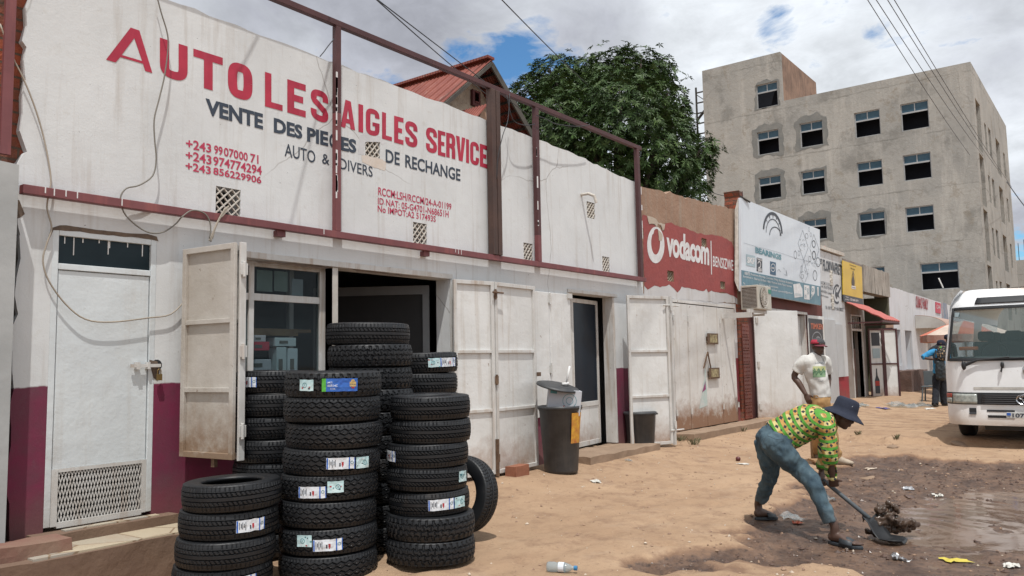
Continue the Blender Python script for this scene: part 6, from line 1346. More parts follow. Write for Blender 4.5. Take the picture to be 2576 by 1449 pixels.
for s_ in (-1, 1):
    o = fpatch('headlight', s_ * .58, s_ * .90, .815, .965, M['lens'], .014, 8, 4, None, .01); fpatch('lamp_bezel', s_ * .60, s_ * .66, .83, .95, M['chrome'], .018, 3, 3, o)
    fpatch('turn_signal', s_ * .915, s_ * .995, .82, .895, M['lens'], .012, 6, 3, None, .01); fpatch('side_marker', s_ * .915, s_ * .995, .90, .965, M['redlens'], .012, 6, 3, None, .01)
    fpatch('bumper_vent', s_ * .13, s_ * .47, .66, .70, M['blackplastic'], .006); fpatch('bumper_vent', s_ * .13, s_ * .46, .53, .59, M['blackplastic'], .006); fpatch('fog_recess', s_ * .60, s_ * .69, .60, .73, M['blackplastic'], .006)
fpatch('badge_plate', -.62, .62, 1.035, 1.075, pm('bare trim', (.50, .48, .44), (.36, .34, .31), .4, 5, bump=0), .005)
e = bfront(0, gb + .885, .04); m = MB()
def ell(mb, c, ry, rz, t, n=26):
    vs = []
    for i in range(n + 1):
        a = math.tau * i / n
        for r in (1, 1 - t): vs.append((c.x - .01 * (r == 1), c.y + ry * r * math.cos(a), c.z + rz * r * math.sin(a)))
    mb.add(vs, [(2 * i, 2 * i + 1, 2 * i + 3, 2 * i + 2) for i in range(n)])
ell(m, e, .115, .075, .14); ell(m, e + Vector((0, 0, .012)), .035, .060, .25); ell(m, e + Vector((0, 0, .030)), .075, .030, .25); o = m.build('oval_emblem', M['chrome'], BUS); o.modifiers.new('s', 'SOLIDIFY').thickness = .012
pc_ = bfront(0, gb + .60, .05); m = MB().box(pc_.x - .005, pc_.x + .005, pc_.y - .25, pc_.y + .25, pc_.z - .06, pc_.z + .065); npl = m.build('number_plate', pm('plate white', (.52, .53, .52), rough=.5, bump=0), BUS, bevel=.004)
m = MB().box(pc_.x - .008, pc_.x - .006, pc_.y + .19, pc_.y + .242, pc_.z - .005, pc_.z + .05); m.build('plate_flag', M['s_blue'], npl)
m = MB(); vs, fs = glyphs('1078', .03); m.add([(pc_.x - .0085, pc_.y + .17 - .21 * u, pc_.z - .042 + .085 * v) for u, v in vs], fs)
vs, fs = glyphs('AB/05', .03); m.add([(pc_.x - .0085, pc_.y - .06 - .17 * u, pc_.z - .038 + .075 * v) for u, v in vs], fs)
vs, fs = glyphs('CGO', .03); m.add([(pc_.x - .0085, pc_.y + .238 - .04 * u, pc_.z - .04 + .025 * v) for u, v in vs], fs); m.build('plate_number', M['s_black'], npl)
m = MB(); w0 = bfront(.72, gb + 1.25, .05); w1 = bfront(.15, gb + 1.34, .045); m.tube([w0, w0.lerp(w1, .3) + Vector((0, 0, .02)), w1], .016, 6); w2 = bfront(.45, gb + 1.31, .05); m.bar(w2, bfront(-.25, gb + 1.335, .045), .025, .015); m.ball(w0, .035); m.build('wiper', M['blackplastic'], BUS)
m = MB(); w0 = bfront(.24, gb + 1.25, .05); m.ball(w0, .026).tube([w0, w0 + Vector((-.01, .02, -.05))], .012, 6); m.build('washer_jet', M['blackplastic'], BUS)
m = MB(); w0 = bfront(-.02, gb + 1.21, .02); m.lathe(w0, [(0, .012), (.022, .01), (.03, 0)], 14, axis=(-1, 0, 0)); m.build('bonnet_lock', M['chrome'], BUS)
# cabin
m = MB().box(BXF + .5, BXF + BL - .1, BYC - .93, BYC + .93, gb + .5, gb + .55); m.build('cabin_floor', M['dark'], BUS)
m = MB()
for i in range(9): a = bfront(-.9 + .225 * i, gb + 1.36); 
vsd = [bfront(-.92 + 1.84 * i / 12, gb + 1.30, -.02) for i in range(13)] + [bfront(-.92 + 1.84 * i / 12, gb + 1.36, -.25) for i in range(13)] + [bfront(-.92 + 1.84 * i / 12, gb + 1.20, -.55) for i in range(13)]
m.add(vsd, [(r * 13 + i, r * 13 + i + 1, (r + 1) * 13 + i + 1, (r + 1) * 13 + i) for r in (0, 1) for i in range(12)]); m.build('dashboard', pm('dash', (.10, .12, .115), rough=.7, bump=0), BUS)
seat_ = pm('seat cloth', (.09, .10, .105), rough=.9, bump=0)
for r in range(5):
    for sy in (-.62, -.2, .22, .62):
        if r == 0 and sy in (-.2,): continue
        x_ = BXF + 1.35 + r * .95; m = MB().box(x_, x_ + .12, BYC + sy - .2, BYC + sy + .2, gb + .95, gb + 1.62).box(x_, x_ + .10, BYC + sy - .12, BYC + sy + .12, gb + 1.63, gb + 1.80); m.build('seat', seat_, BUS, bevel=.04)
m = MB(); c_ = Vector((BXF + .85, BYC + .45, gb + 1.42)); m.tube([c_ + Vector((.06 * math.cos(i * math.tau / 20), .19 * math.sin(i * math.tau / 20), .17 * math.cos(i * math.tau / 20))) for i in range(21)], .014, 6, caps=False); m.build('steering_wheel', M['blackplastic'], BUS)
bo = bfront(.68, gb + 1.38, -.18); m = MB().box(bo.x - .06, bo.x + .12, bo.y - .12, bo.y + .13, bo.z + .03, bo.z + .085); bk = m.build('tissue_box', pm('orange card', (.58, .16, .04), rough=.6, bump=0), loc=tuple(bo), bevel=.01); tag(bk, 'orange box lying on the dashboard behind the windscreen', 'box')
m = MB(); s0 = bfront(.86, gb + 2.07, .01); m.box(s0.x, s0.x + .003, s0.y - .035, s0.y + .035, s0.z - .035, s0.z + .035); m.build('windscreen_sticker', lteal, ws)
for sgn in (-1, 1):
    m = MB()
    for i in range(len(xb) - 1):
        if i == 3: continue
        a, b = sorted((BXF + xb[::-1][i], BXF + xb[::-1][i + 1])); yy = BYC + sgn * (bw(gb + 1.7) + .0)
        m.add([(a, BYC + sgn * bw(gb + 1.33), gb + 1.33), (b, BYC + sgn * bw(gb + 1.33), gb + 1.33), (b, BYC + sgn * bw(gb + 2.05), gb + 2.05), (a, BYC + sgn * bw(gb + 2.05), gb + 2.05)], [(0, 1, 2, 3)])
    m.build('side_window', glass_mat('side glass %d' % sgn, (.03, .04, .04), .3, .03), BUS)
    for xw in (1.05, 5.0):
        cw = Vector((BXF + xw, BYC + sgn * .92, gb + .36)); m = MB().lathe(cw, [(.20, -.11), (.33, -.11), (.365, -.08), (.37, 0), (.365, .08), (.33, .11), (.20, .11)], 32, axis=(0, 1, 0)); wh = m.build('wheel', M['rubber'], BUS, smooth=True)
        MB().lathe(cw + Vector((0, sgn * .02, 0)), [(0, .05), (.10, .06), (.12, 0), (.19, .0), (.21, .06)], 24, axis=(0, sgn, 0)).build('rim', M['chrome'], wh)
m = MB().box(BXF + .4, BXF + BL - .3, BYC - .6, BYC + .6, gb + .22, gb + .36); m.build('underbody', M['blackplastic'], BUS)
def zmap(z):
    K_ = [(0, 0), (.36, .25), (.62, .43), (.80, .565), (.985, .75), (1.10, .86), (1.28, 1.235), (1.33, 1.28), (2.15, 2.06), (2.30, 2.20), (2.60, 2.46)]
    for (a, b), (c_, d_) in zip(K_[:-1], K_[1:]):
        if z <= c_: return b + (d_ - b) * (z - a) / (c_ - a)
    return z - .14

for o in BUS.children_recursive:
    if o.name.split('.')[0] in ('wheel', 'rim'): continue
    w0 = wloc(o).z - gb
    for v in o.data.vertices: v.co.z = zmap(v.co.z + w0) - w0
# ================================================================ bins, brick, litter
def ghit(x, y):
    r = raydir(x, y); t = 1.0 / FPX; d = 3.0
    while d < 80:
        p = CAM + r * (d / FPX)
        if p.z <= gz(p.x, p.y): break
        d += .2
    a, b = d - .2, d
    for i in range(10):
        c_ = (a + b) / 2; p = CAM + r * (c_ / FPX)
        if p.z <= gz(p.x, p.y): b = c_
        else: a = c_
    return p
M['binplastic'] = pm('dusty black plastic', (.028, .030, .034), (.05, .052, .055), .5, 6, streak=.4, streakcol=(.10, .09, .08), bump=.1)
p = Vector((8.30, 5.60, gz(8.3, 5.6))); B1 = thing('trash_bin', 'tall dark plastic bin overfilled with cartons, yellow label on its side', 'bin', tuple(p)); hb = .80
MB().lathe(p, [(0, .0), (.195, 0), (.205, .03), (.255, hb - .06), (.262, hb - .055), (.262, hb - .04), (.272, hb - .04), (.275, hb), (.262, hb), (.245, hb - .03), (.20, .05), (0, .05)], 40).build('bucket', M['binplastic'], B1, smooth=True)
c0 = math.atan2(-p.y, -p.x); m = MB(); vs = []
for i in range(9):
    for j in range(5): a = c0 + .55 + i * .09 + (j - 2) * .01; z_ = .36 + j * .09; r = .205 + .055 * (z_ / hb) + .008 + .003 * math.sin(i * 2 + j); vs.append((p.x + r * math.cos(a), p.y + r * math.sin(a), p.z + z_))
m.add(vs, [(i * 5 + j, (i + 1) * 5 + j, (i + 1) * 5 + j + 1, i * 5 + j + 1) for i in range(8) for j in range(4)]); m.build('yellow_label', pm('amber label', (.60, .33, .03), (.38, .12, .03), .6, 14, bump=.3), B1)
Rr = Matrix.Rotation(rad(20), 3, 'Z') @ Matrix.Rotation(rad(14), 3, RIGHT * 1.0); q = p + Vector((0, 0, hb - .10)) + RIGHT * .03
ax = RIGHT.copy(); ax.z = -.12; ax.normalize(); az_ = Vector((0, 0, 1)) + RIGHT * .16; az_ = (az_ - ax * az_.dot(ax)).normalized(); ay = az_.cross(ax)
m = MB().obox(q - ax * .20 - ay * .15, ax * .40, ay * .30, az_ * .30); cb = m.build('carton', pm('grey parts carton', (.46, .47, .50), (.36, .37, .42), .6, 2, bump=.1), loc=tuple(q), bevel=.004); tag(cb, 'grey parts carton wedged in the mouth of the tall bin', 'box')
m = MB(); fc = q - ax * .20 - ay * .151
def onbox(u, v): return fc + ax * u + az_ * v
for r_, w_ in ((.085, .006), (.045, .006)):
    vs = []
    for i in range(25): a = math.tau * i / 24; vs += [onbox(.26 + r_ * math.cos(a), .17 + r_ * math.sin(a)), onbox(.26 + (r_ - w_) * math.cos(a), .17 + (r_ - w_) * math.sin(a))]
    m.add(vs, [(2 * i, 2 * i + 1, 2 * i + 3, 2 * i + 2) for i in range(24)])
m.poly([onbox(.19, .03), onbox(.205, .03), onbox(.205, .11), onbox(.19, .11)], 1); m.poly([onbox(.02, .24), onbox(.10, .24), onbox(.10, .285), onbox(.02, .285)], 0); m.build('carton_print', [M['s_dteal'], M['s_red']], cb)
lc = p + Vector((0, 0, hb + .24)) - RIGHT * .02; la = Vector((0, 0, 1)) + RIGHT * .20 - FWD * .16; la.normalize()
m = MB().lathe(lc, [(0, .012), (.20, .016), (.262, .0), (.268, -.02), (.258, -.02), (.24, -.004), (0, -.002)], 40, axis=la); ld = m.build('bin_lid', M['binplastic'], loc=tuple(lc), smooth=True); tag(ld, 'round black lid tilted on top of the carton in the tall bin', 'lid')
m = MB().tube([lc + la * .012 + RIGHT * .10, lc + la * .012 + RIGHT * .15 + Vector((0, 0, .23))], .013, 8).tube([lc + la * .02 + RIGHT * .05, lc + la * .03 + RIGHT * .13], .018, 6); tag(m.build('lid_handle', M['white'], ld, smooth=True))
p = ghit(1618, 1131) + Vector((FWD.x, FWD.y, 0)) * .2; p.z = gz(p.x, p.y); B2 = thing('trash_bin', 'short black lidded plastic bin beside the glass doorway', 'bin', tuple(p)); hb = .53
MB().lathe(p, [(0, .0), (.19, 0), (.198, .02), (.228, hb - .05), (.236, hb - .045), (.238, hb - .02), (0, hb - .02)], 40).build('bucket', M['binplastic'], B2, smooth=True)
MB().lathe(p, [(.240, hb - .03), (.252, hb - .028), (.252, hb + .005), (.23, hb + .012), (.0, hb + .016)], 40).build('lid', M['binplastic'], B2, smooth=True)
MB().box(p.x - .05, p.x + .05, p.y - .275, p.y - .25, hb + p.z - .03, hb + p.z - .005).build('lid_catch', M['binplastic'], B2)
p = ghit(1312, 1196); m = MB().box(-.12, .12, -.065, .065, 0, .12); me_ = m
o = roughslab(p.x - .15, p.x + .11, p.y - .03, p.y + .12, p.z - .01, p.z + .115, d=.045, amp=.012).build('brick', pm('red brick', (.30, .12, .07), (.22, .09, .05), .95, 12, bump=.6), loc=tuple(p)); o.rotation_euler = (0, 0, 0); tag(o, 'worn red brick wedged at the foot of the open shutter', 'brick')
# bottle
p = ghit(1408, 1440); M['clearplastic'] = glass_mat('clear plastic', (.45, .50, .52), .42, .12)
BT = thing('plastic_bottle', 'clear plastic bottle with blue cap lying on the earth', 'bottle', tuple(p)); ax = (RIGHT * .93 - FWD * .3); ax.z = 0; ax.normalize(); c0 = p + Vector((0, 0, .036)) - ax * .09
MB().lathe(c0, [(0, 0), (.03, .002), (.034, .015), (.034, .06), (.031, .07), (.034, .08), (.034, .13), (.022, .165), (.013, .18), (.013, .195)], 18, axis=ax).build('bottle_body', M['clearplastic'], BT, smooth=True)
MB().lathe(c0, [(0, .215), (.016, .215), (.016, .193), (.014, .193)], 14, axis=ax).build('cap', pm('cap blue', (.03, .20, .42), rough=.4, bump=0), BT); MB().lathe(c0, [(.0345, .085), (.0345, .125)], 18, axis=ax).build('wrapper', M['s_white'], BT)
def crumple(px, py, size, mat, name, label, cat='litter', flat=.35, seed=0, n=9, stretch=1.0):
    size *= .72; flat *= .8
    p = ghit(px, py); rs = random.Random(seed * 13 + 5); m = MB(); vs = []
    for i in range(n):
        for j in range(n):
            u, v = i / (n - 1) - .5, j / (n - 1) - .5; nn = noise.noise_vector(Vector((u * 3.2 + seed, v * 3.2, seed * 1.7)))
            q = p + RIGHT * (u * size * stretch + nn.x * size * .35) + FWD * (v * size * .8 + nn.y * size * .3); h = abs(nn.z) * size * flat * 1.6 * (1 - abs(u) * .8) + .006
            vs.append((q.x, q.y, max(gz(q.x, q.y), WATER) + h))
    m.add(vs, [(i * n + j, (i + 1) * n + j, (i + 1) * n + j + 1, i * n + j + 1) for i in range(n - 1) for j in range(n - 1)])
    o = m.build(name, mat, loc=tuple(p)); tag(o, label, cat); return o
M['bagclear'] = glass_mat('thin plastic film', (.50, .50, .50), .30, .22)
M['foil'] = pm('foil wrapper', (.55, .55, .56), (.35, .36, .38), .3, 30, metal=.5, bump=0); M['paper'] = pm('scrap paper', (.62, .60, .55), rough=.8, bump=0); M['yellow'] = pm('yellow tape', (.62, .50, .06), rough=.5, bump=0); M['orange'] = pm('orange wrapper', (.48, .10, .04), rough=.5, bump=0)
crumple(1992, 1305, .26, M['bagclear'], 'plastic_bag', 'crumpled clear bag with grey film between the digging feet', seed=1); crumple(2006, 1318, .12, M['orange'], 'wrapper', 'small orange and white wrapper under the crumpled clear bag', seed=2)
crumple(2085, 1256, .22, M['bagclear'], 'plastic_bag', 'clear bag lying behind the shovel handle', seed=3); crumple(2285, 1231, .17, M['foil'], 'foil_wrapper', 'silver wrapper lying on the mud beyond the puddle', seed=4); crumple(2359, 1250, .12, M['paper'], 'paper_cup', 'small white scrap at the far rim of the puddle', seed=5, flat=.6)
crumple(2262, 1408, .15, M['foil'], 'crushed_can', 'crushed silver and yellow can near the bottom of the puddle', seed=6, flat=.6); crumple(2400, 1412, .24, M['yellow'], 'plastic_tape', 'bright yellow torn plastic strip on the mud', seed=7, n=6, stretch=1.3, flat=.12); crumple(2546, 1427, .13, M['paper'], 'wrapper', 'pale yellowish wrapper in the bottom right corner', seed=8)
crumple(1498, 1213, .16, M['paper'], 'paper_scrap', 'crumpled pale scrap on dry earth before the doorways', seed=9); crumple(1581, 1160, .13, M['bagclear'], 'plastic_bag', 'tiny clear bag by the doorway slab', seed=10); crumple(1870, 1168, .2, M['paper'], 'paper_scrap', 'thin pale scrap on the earth left of the digging man', seed=11, flat=.1)
crumple(2268, 1022, .9, M['bagclear'], 'plastic_bag', 'wide heap of clear film outside the white plastered shop', seed=12); crumple(2314, 1023, .7, M['bagclear'], 'plastic_bag', 'heap of clear film left of the man with backpacks', seed=13); crumple(2223, 1028, .4, pm('purple film', (.10, .08, .22), rough=.4, bump=0), 'wrapper', 'dark purple wrapper outside the folding door', seed=14, flat=.15); crumple(2165, 1021, .5, M['bagclear'], 'plastic_bag', 'clear film by the foot of the bar door', seed=15)
crumple(2340, 1028, .3, M['paper'], 'paper_scrap', 'white paper scrap near the front of the minibus', seed=16, flat=.1); crumple(2190, 1180, .18, M['palestone'], 'paper_scrap', 'brownish flat scrap at the edge of the wet mud', seed=17, flat=.1)
p = onZ(2322, 975, .42); 
m = MB(); p = ghit(1857, 1160); m.ball(p + Vector((0, 0, .03)), .035, 14, 10); tag(m.build('ball', pm('dark red', (.10, .02, .02), rough=.4, bump=0), loc=tuple(p), smooth=True), 'small dark red ball on the dry earth', 'ball')
def rock(px, py, s_, label, seed, mat='kerb'):
    p = ghit(px, py); m = MB(); m.ball(p + Vector((0, 0, s_ * .02)), (s_, s_ * .8, s_ * .26), 14, 9); m.v = [tuple(Vector(v) + noise.noise_vector(Vector(v) * (2.2 / s_) * .3 + Vector((seed, 0, 0))) * s_ * .35) for v in m.v]; tag(m.build('rock', M[mat], loc=tuple(p), smooth=False), label, 'rock')
rock(2182, 1204, .13, 'flat brown rock half sunk at the far edge of the mud', 1); rock(2248, 1126, .11, 'flat stone lying before the raised earth edge', 2); rock(1890, 1248, .03, 'small dark stone left of the digging man', 3); rock(2420, 1120, .16, 'low stone beside the minibus wheel', 4); rock(2290, 1252, .06, 'dark stone just beyond the puddle', 5, 'mudstone')
# grass tufts
def tuft(px, py, s_, label, n=40, seed=0):
    p = ghit(px, py); rs = random.Random(seed); m = MB()
    for i in range(n):
        a = rs.random() * 6.28; r = rs.random() * s_ * .6; b = p + Vector((r * math.cos(a), r * math.sin(a), 0)); b.z = gz(b.x, b.y); h = s_ * rs.uniform(.3, .9); d = Vector((math.cos(a), math.sin(a), 0)) * h * rs.uniform(.2, .8); sd = Vector((-math.sin(a), math.cos(a), 0)) * .004
        m.add([b - sd, b + sd, b + d * .5 + Vector((0, 0, h * .7)) + sd * .6, b + d + Vector((0, 0, h))], [(0, 1, 2), (0, 2, 3)])
    tag(m.build('grass_tuft', M['weed'], loc=tuple(p)), label, 'weed')
M['weed'] = pm('weeds', (.075, .085, .035), (.15, .12, .065), .8, 20, bump=0)
tuft(1712, 1110, .12, 'weed tuft at the left end of the kerb platform', 50, 1); tuft(1745, 1118, .14, 'sparse weeds at the foot of the kerb platform', 50, 2); tuft(1866, 1085, .11, 'small green weed against the kerb platform further right', 50, 3); tuft(2255, 1103, .08, 'green weed tuft growing on the raised earth edge', 60, 4); tuft(2160, 1092, .08, 'dry weeds along the raised earth edge behind the digging man', 60, 5); tuft(95, 1352, .1, 'weed sprouting beside the purple wall foot', 40, 6)
# wooden post beside the standing man
p = ghit(2046, 1158); WP = thing('wooden_stand', 'rough wooden post rising from a low board beside the standing man', 'wood', tuple(p)); m = MB().tube([p + Vector((0, 0, -.02)), p + Vector((0.01, 0, .36))], .033, 8); m.build('post', M['wood'], WP)
q = ghit(2064, 1168); MB().obox(q - RIGHT * .12 - FWD * .12 + Vector((0, 0, .05)), RIGHT * .30, Vector((FWD.x, FWD.y, 0)) * .25, Vector((0, 0, .025))).obox(q - RIGHT * .10 + Vector((0, 0, -.03)), RIGHT * .03, Vector((FWD.x, FWD.y, 0)) * .03, Vector((0, 0, .078))).obox(q + RIGHT * .14 + Vector((0, 0, -.03)), RIGHT * .03, Vector((FWD.x, FWD.y, 0)) * .03, Vector((0, 0, .078))).build('board', M['wood'], WP)
# umbrella, chair, crate beyond
dU = 25.5; top = atd(2425, 806, dU); UM = thing('parasol', 'faded orange and white vendor parasol beyond the minibus', 'parasol', (top.x, top.y, gz(top.x, top.y))); nS = 8; R_ = 1.30; m = MB(); vs = [top]
for j, (rr, dz) in enumerate(((.5, .16), (1.0, .44), (1.0, .66))):
    for i in range(nS * 4): a = math.tau * i / (nS * 4); sc_ = rr * R_ * (1 - .04 * abs(math.sin(a * nS / 2))); vs.append(top + Vector((sc_ * math.cos(a), sc_ * math.sin(a), -dz - .02 * abs(math.sin(a * nS / 2)))))
n_ = nS * 4
for i in range(n_): m.add([], [])
base_ = 0; m.v = [tuple(v) for v in vs]
for i in range(n_):
    j = (i + 1) % n_; mi = (i // 4) % 2; m.f.append((0, 1 + i, 1 + j)); m.m.append(mi); m.f.append((1 + i, 1 + n_ + i, 1 + n_ + j, 1 + j)); m.m.append(mi); m.f.append((1 + n_ + i, 1 + 2 * n_ + i, 1 + 2 * n_ + j, 1 + n_ + j)); m.m.append(1 - mi if False else 2)
o = m.build('canopy', [pm('parasol coral', (.58, .17, .10), (.50, .14, .09), .8, 2, bump=0), pm('parasol cream', (.60, .48, .40), rough=.8, bump=0), pm('parasol valance', (.55, .40, .34), (.55, .16, .10), .8, 1.5, bump=0)], UM); o.modifiers.new('s', 'SOLIDIFY').thickness = .01
MB().tube([top, (top.x, top.y, gz(top.x, top.y))], .025, 8).build('pole', M['lattice'], UM)
p = atd(2345, 1000, 22.5); gg = gz(p.x, p.y); CH = thing('plastic_chair', 'grey plastic chair behind the man with backpacks', 'chair', (p.x, p.y, gg)); cm = pm('chair plastic', (.10, .12, .13), rough=.5, bump=0)
MB().box(p.x - .22, p.x + .22, p.y - .22, p.y + .22, gg + .40, gg + .44).build('seat', cm, CH, bevel=.01); MB().box(p.x + .18, p.x + .22, p.y - .22, p.y + .22, gg + .45, gg + .85).build('backrest', cm, CH, bevel=.01)
for sx in (-1, 1):
    for sy in (-1, 1): MB().tube([(p.x + sx * .19, p.y + sy * .19, gg + .4), (p.x + sx * .22, p.y + sy * .22, gg)], .02, 6).build('leg', cm, CH)
p = atd(2376, 970, 23.5); gg = gz(p.x, p.y); m = MB().wall(p.x - .25, p.x + .25, gg, gg + .55, p.y - .2, p.y - .17).box(p.x - .25, p.x + .25, p.y - .165, p.y + .2, gg, gg + .50); tag(m.build('plastic_crate', pm('crate blue', (.02, .07, .25), rough=.5, bump=0), loc=(p.x, p.y, gg), bevel=.02), 'blue crate beside the minibus under the parasol', 'crate')
# ================================================================ people
from mathutils.bvhtree import BVHTree
def loft(mb, pts, radii, side, n=16, rnd=True, mi=0):
    """tapered limb: radii are (across, other) per joint, side = across axis; ends rounded"""
    pts = [Vector(p) for p in pts]; rr = [r if isinstance(r, (tuple, list)) else (r, r) for r in radii]
    P = []; Rr = []          # smooth the chain
    for i in range(len(pts) - 1):
        p0, p1, p2, p3 = pts[max(i - 1, 0)], pts[i], pts[i + 1], pts[min(i + 2, len(pts) - 1)]
        for k_ in range(4):
            t = k_ / 4; P.append(.5 * ((2 * p1) + (p2 - p0) * t + (2 * p0 - 5 * p1 + 4 * p2 - p3) * t * t + (3 * p1 - p0 - 3 * p2 + p3) * t ** 3)); Rr.append([rr[i][q] + (rr[i + 1][q] - rr[i][q]) * (t * t * (3 - 2 * t)) for q in (0, 1)])
    P.append(pts[-1]); Rr.append(list(rr[-1]))
    if rnd:
        d0 = (P[0] - P[1]).normalized(); d1 = (P[-1] - P[-2]).normalized(); a = min(Rr[0]); b = min(Rr[-1])
        P = [P[0] + d0 * a * .75, P[0] + d0 * a * .55, P[0] + d0 * a * .3] + P; Rr = [[q * .3 for q in Rr[0]], [q * .72 for q in Rr[0]], [q * .93 for q in Rr[0]]] + Rr
        if rnd != 'start': P = P + [P[-1] + d1 * b * .3, P[-1] + d1 * b * .55, P[-1] + d1 * b * .75]; Rr = Rr + [[q * .93 for q in Rr[-1]], [q * .72 for q in Rr[-1]], [q * .3 for q in Rr[-1]]]
    S = Vector(side).normalized(); vs = []; k_ = len(P)
    for i, p in enumerate(P):
        t = (P[min(i + 1, k_ - 1)] - P[max(i - 1, 0)]).normalized(); a = (S - t * S.dot(t)).normalized(); b = t.cross(a)
        for j in range(n): th = math.tau * j / n; vs.append(p + a * math.cos(th) * Rr[i][0] + b * math.sin(th) * Rr[i][1])
    fs = [(i * n + j, i * n + (j + 1) % n, (i + 1) * n + (j + 1) % n, (i + 1) * n + j) for i in range(k_ - 1) for j in range(n)] + [tuple(range(n))[::-1], tuple((k_ - 1) * n + j for j in range(n))]
    mb.add(vs, fs, mi)
def skinbuild(mb, name, mat, parent, voxel=.008, smooth=4, disp=0.0, dscale=.1):
    o = mb.build(name, mat, parent, smooth=True); r = o.modifiers.new('r', 'REMESH'); r.mode = 'VOXEL'; r.voxel_size = voxel; r.use_smooth_shade = True
    s_ = o.modifiers.new('s', 'SMOOTH'); s_.factor = .5; s_.iterations = smooth
    tmp = bpy.data.scenes.get('tmp') or bpy.data.scenes.new('tmp'); par = o.parent; loc = o.location.copy(); tmp.collection.objects.link(o); COL.objects.unlink(o); o.parent = None
    vl = tmp.view_layers[0]; vl.update(); dg = vl.depsgraph; me = bpy.data.meshes.new_from_object(o.evaluated_get(dg)); o.modifiers.clear(); o.data = me
    COL.objects.link(o); tmp.collection.objects.unlink(o); o.parent = par; o.location = loc
    if disp:
        w0 = wloc(o); nrm = [v.normal.copy() for v in me.vertices]
        for v, vn in zip(me.vertices, nrm): c_ = v.co + w0; v.co += vn * (noise.noise(Vector((c_.x, c_.y, c_.z)) / dscale) * disp + noise.noise(Vector((c_.x, c_.y, c_.z * .5)) / dscale * 2.3) * disp * .4)
    me.polygons.foreach_set('use_smooth', [True] * len(me.polygons)); me.update(); return o
M['skin'] = pm('dark skin', (.070, .036, .025), (.090, .050, .035), .5, 6, bump=.1)
def hand(mb, w_, dirv, palm_n, thumb_side, curl=.5, s_=1.0):
    """palm + four unequal bent fingers + thumb; dirv from wrist to knuckles, palm_n out of the palm"""
    d = Vector(dirv).normalized(); n_ = Vector(palm_n); n_ = (n_ - d * n_.dot(d)).normalized(); sd = d.cross(n_).normalized() * thumb_side; w_ = Vector(w_)
    loft(mb, [w_, w_ + d * .045 * s_, w_ + d * .088 * s_], [(.027 * s_, .020 * s_), (.040 * s_, .017 * s_), (.041 * s_, .014 * s_)], sd, 12)
    for i, ln in enumerate((.070, .078, .073, .058)):
        b = w_ + d * .088 * s_ + sd * (.030 - .020 * i) * s_; L_ = ln * s_; a = curl * 1.1; p1 = b + (d * math.cos(a) + n_ * math.sin(a)) * L_ * .45; p2 = p1 + (d * math.cos(a * 2.2) + n_ * math.sin(a * 2.2)) * L_ * .32; p3 = p2 + (d * math.cos(a * 3.2) + n_ * math.sin(a * 3.2)) * L_ * .25
        loft(mb, [b - d * .01, p1, p2, p3], [.0095 * s_, .009 * s_, .0085 * s_, .007 * s_], sd, 8)
    tb_ = w_ + d * .025 * s_ + sd * .030 * s_; loft(mb, [tb_, tb_ + (d * .6 + sd * .75 + n_ * .2 * curl).normalized() * .040 * s_, tb_ + (d * .9 + sd * .55 + n_ * .8 * curl).normalized() * .066 * s_], [.012 * s_, .011 * s_, .008 * s_], n_, 8)
def head(mb, c, up, fwd_, s_=1.0):
    """skull, jaw, nose, brow, lips, ears; returns eye centres"""
    c = Vector(c); u = Vector(up).normalized(); f = Vector(fwd_); f = (f - u * f.dot(u)).normalized(); r = f.cross(u)
    Rm = Matrix((f, r, u)).transposed()
    mb.ball(c + u * .025 * s_ - f * .01 * s_, (.094 * s_, .074 * s_, .088 * s_), 20, 14, 0, Rm); mb.ball(c - u * .030 * s_ + f * .022 * s_, (.070 * s_, .060 * s_, .078 * s_), 18, 12, 0, Rm); mb.ball(c - u * .088 * s_ + f * .052 * s_, (.030 * s_, .032 * s_, .022 * s_), 12, 8, 0, Rm)
    loft(mb, [c + u * .018 * s_ + f * .078 * s_, c - u * .008 * s_ + f * .095 * s_, c - u * .022 * s_ + f * .100 * s_], [.010 * s_, .014 * s_, (.020 * s_, .013 * s_)], r, 10)
    loft(mb, [c + u * .030 * s_ + f * .080 * s_ - r * .045 * s_, c + u * .036 * s_ + f * .088 * s_, c + u * .030 * s_ + f * .080 * s_ + r * .045 * s_], [.010 * s_] * 3, u, 8)
    for dz in (-.050, -.062): loft(mb, [c + u * dz * s_ + f * .080 * s_ - r * .024 * s_, c + u * dz * s_ + f * .092 * s_, c + u * dz * s_ + f * .080 * s_ + r * .024 * s_], [.006 * s_, .0095 * s_, .006 * s_], u, 8)
    for q in (-1, 1): mb.ball(c + r * .077 * q * s_ - u * .005 * s_ - f * .010 * s_, (.020 * s_, .009 * s_, .032 * s_), 10, 8, 0, Rm)
    return [c + r * .030 * q * s_ + u * .012 * s_ + f * .080 * s_ for q in (-1, 1)], Rm
def foot(mb, heel, toe, h=.07, w_=.045):
    heel = Vector(heel); toe = Vector(toe); d = (toe - heel); sd = Vector((-d.y, d.x, 0)).normalized()
    loft(mb, [heel + d * .06 + Vector((0, 0, h * .55)), heel + d * .3 + Vector((0, 0, h * .62)), heel + d * .6 + Vector((0, 0, h * .42)), heel + d * .86 + Vector((0, 0, h * .26))], [(.034, h * .5), (.036, h * .58), (w_, h * .38), (w_ * .95, h * .22)], sd, 14)
    for i in range(5): b = heel + d * (.90 - .02 * i) + sd * (w_ * (.72 - .36 * i)) + Vector((0, 0, h * .2)); loft(mb, [b, b + d * (.10 - .012 * i)], [.013 - .0015 * i, .010 - .001 * i], sd, 8)
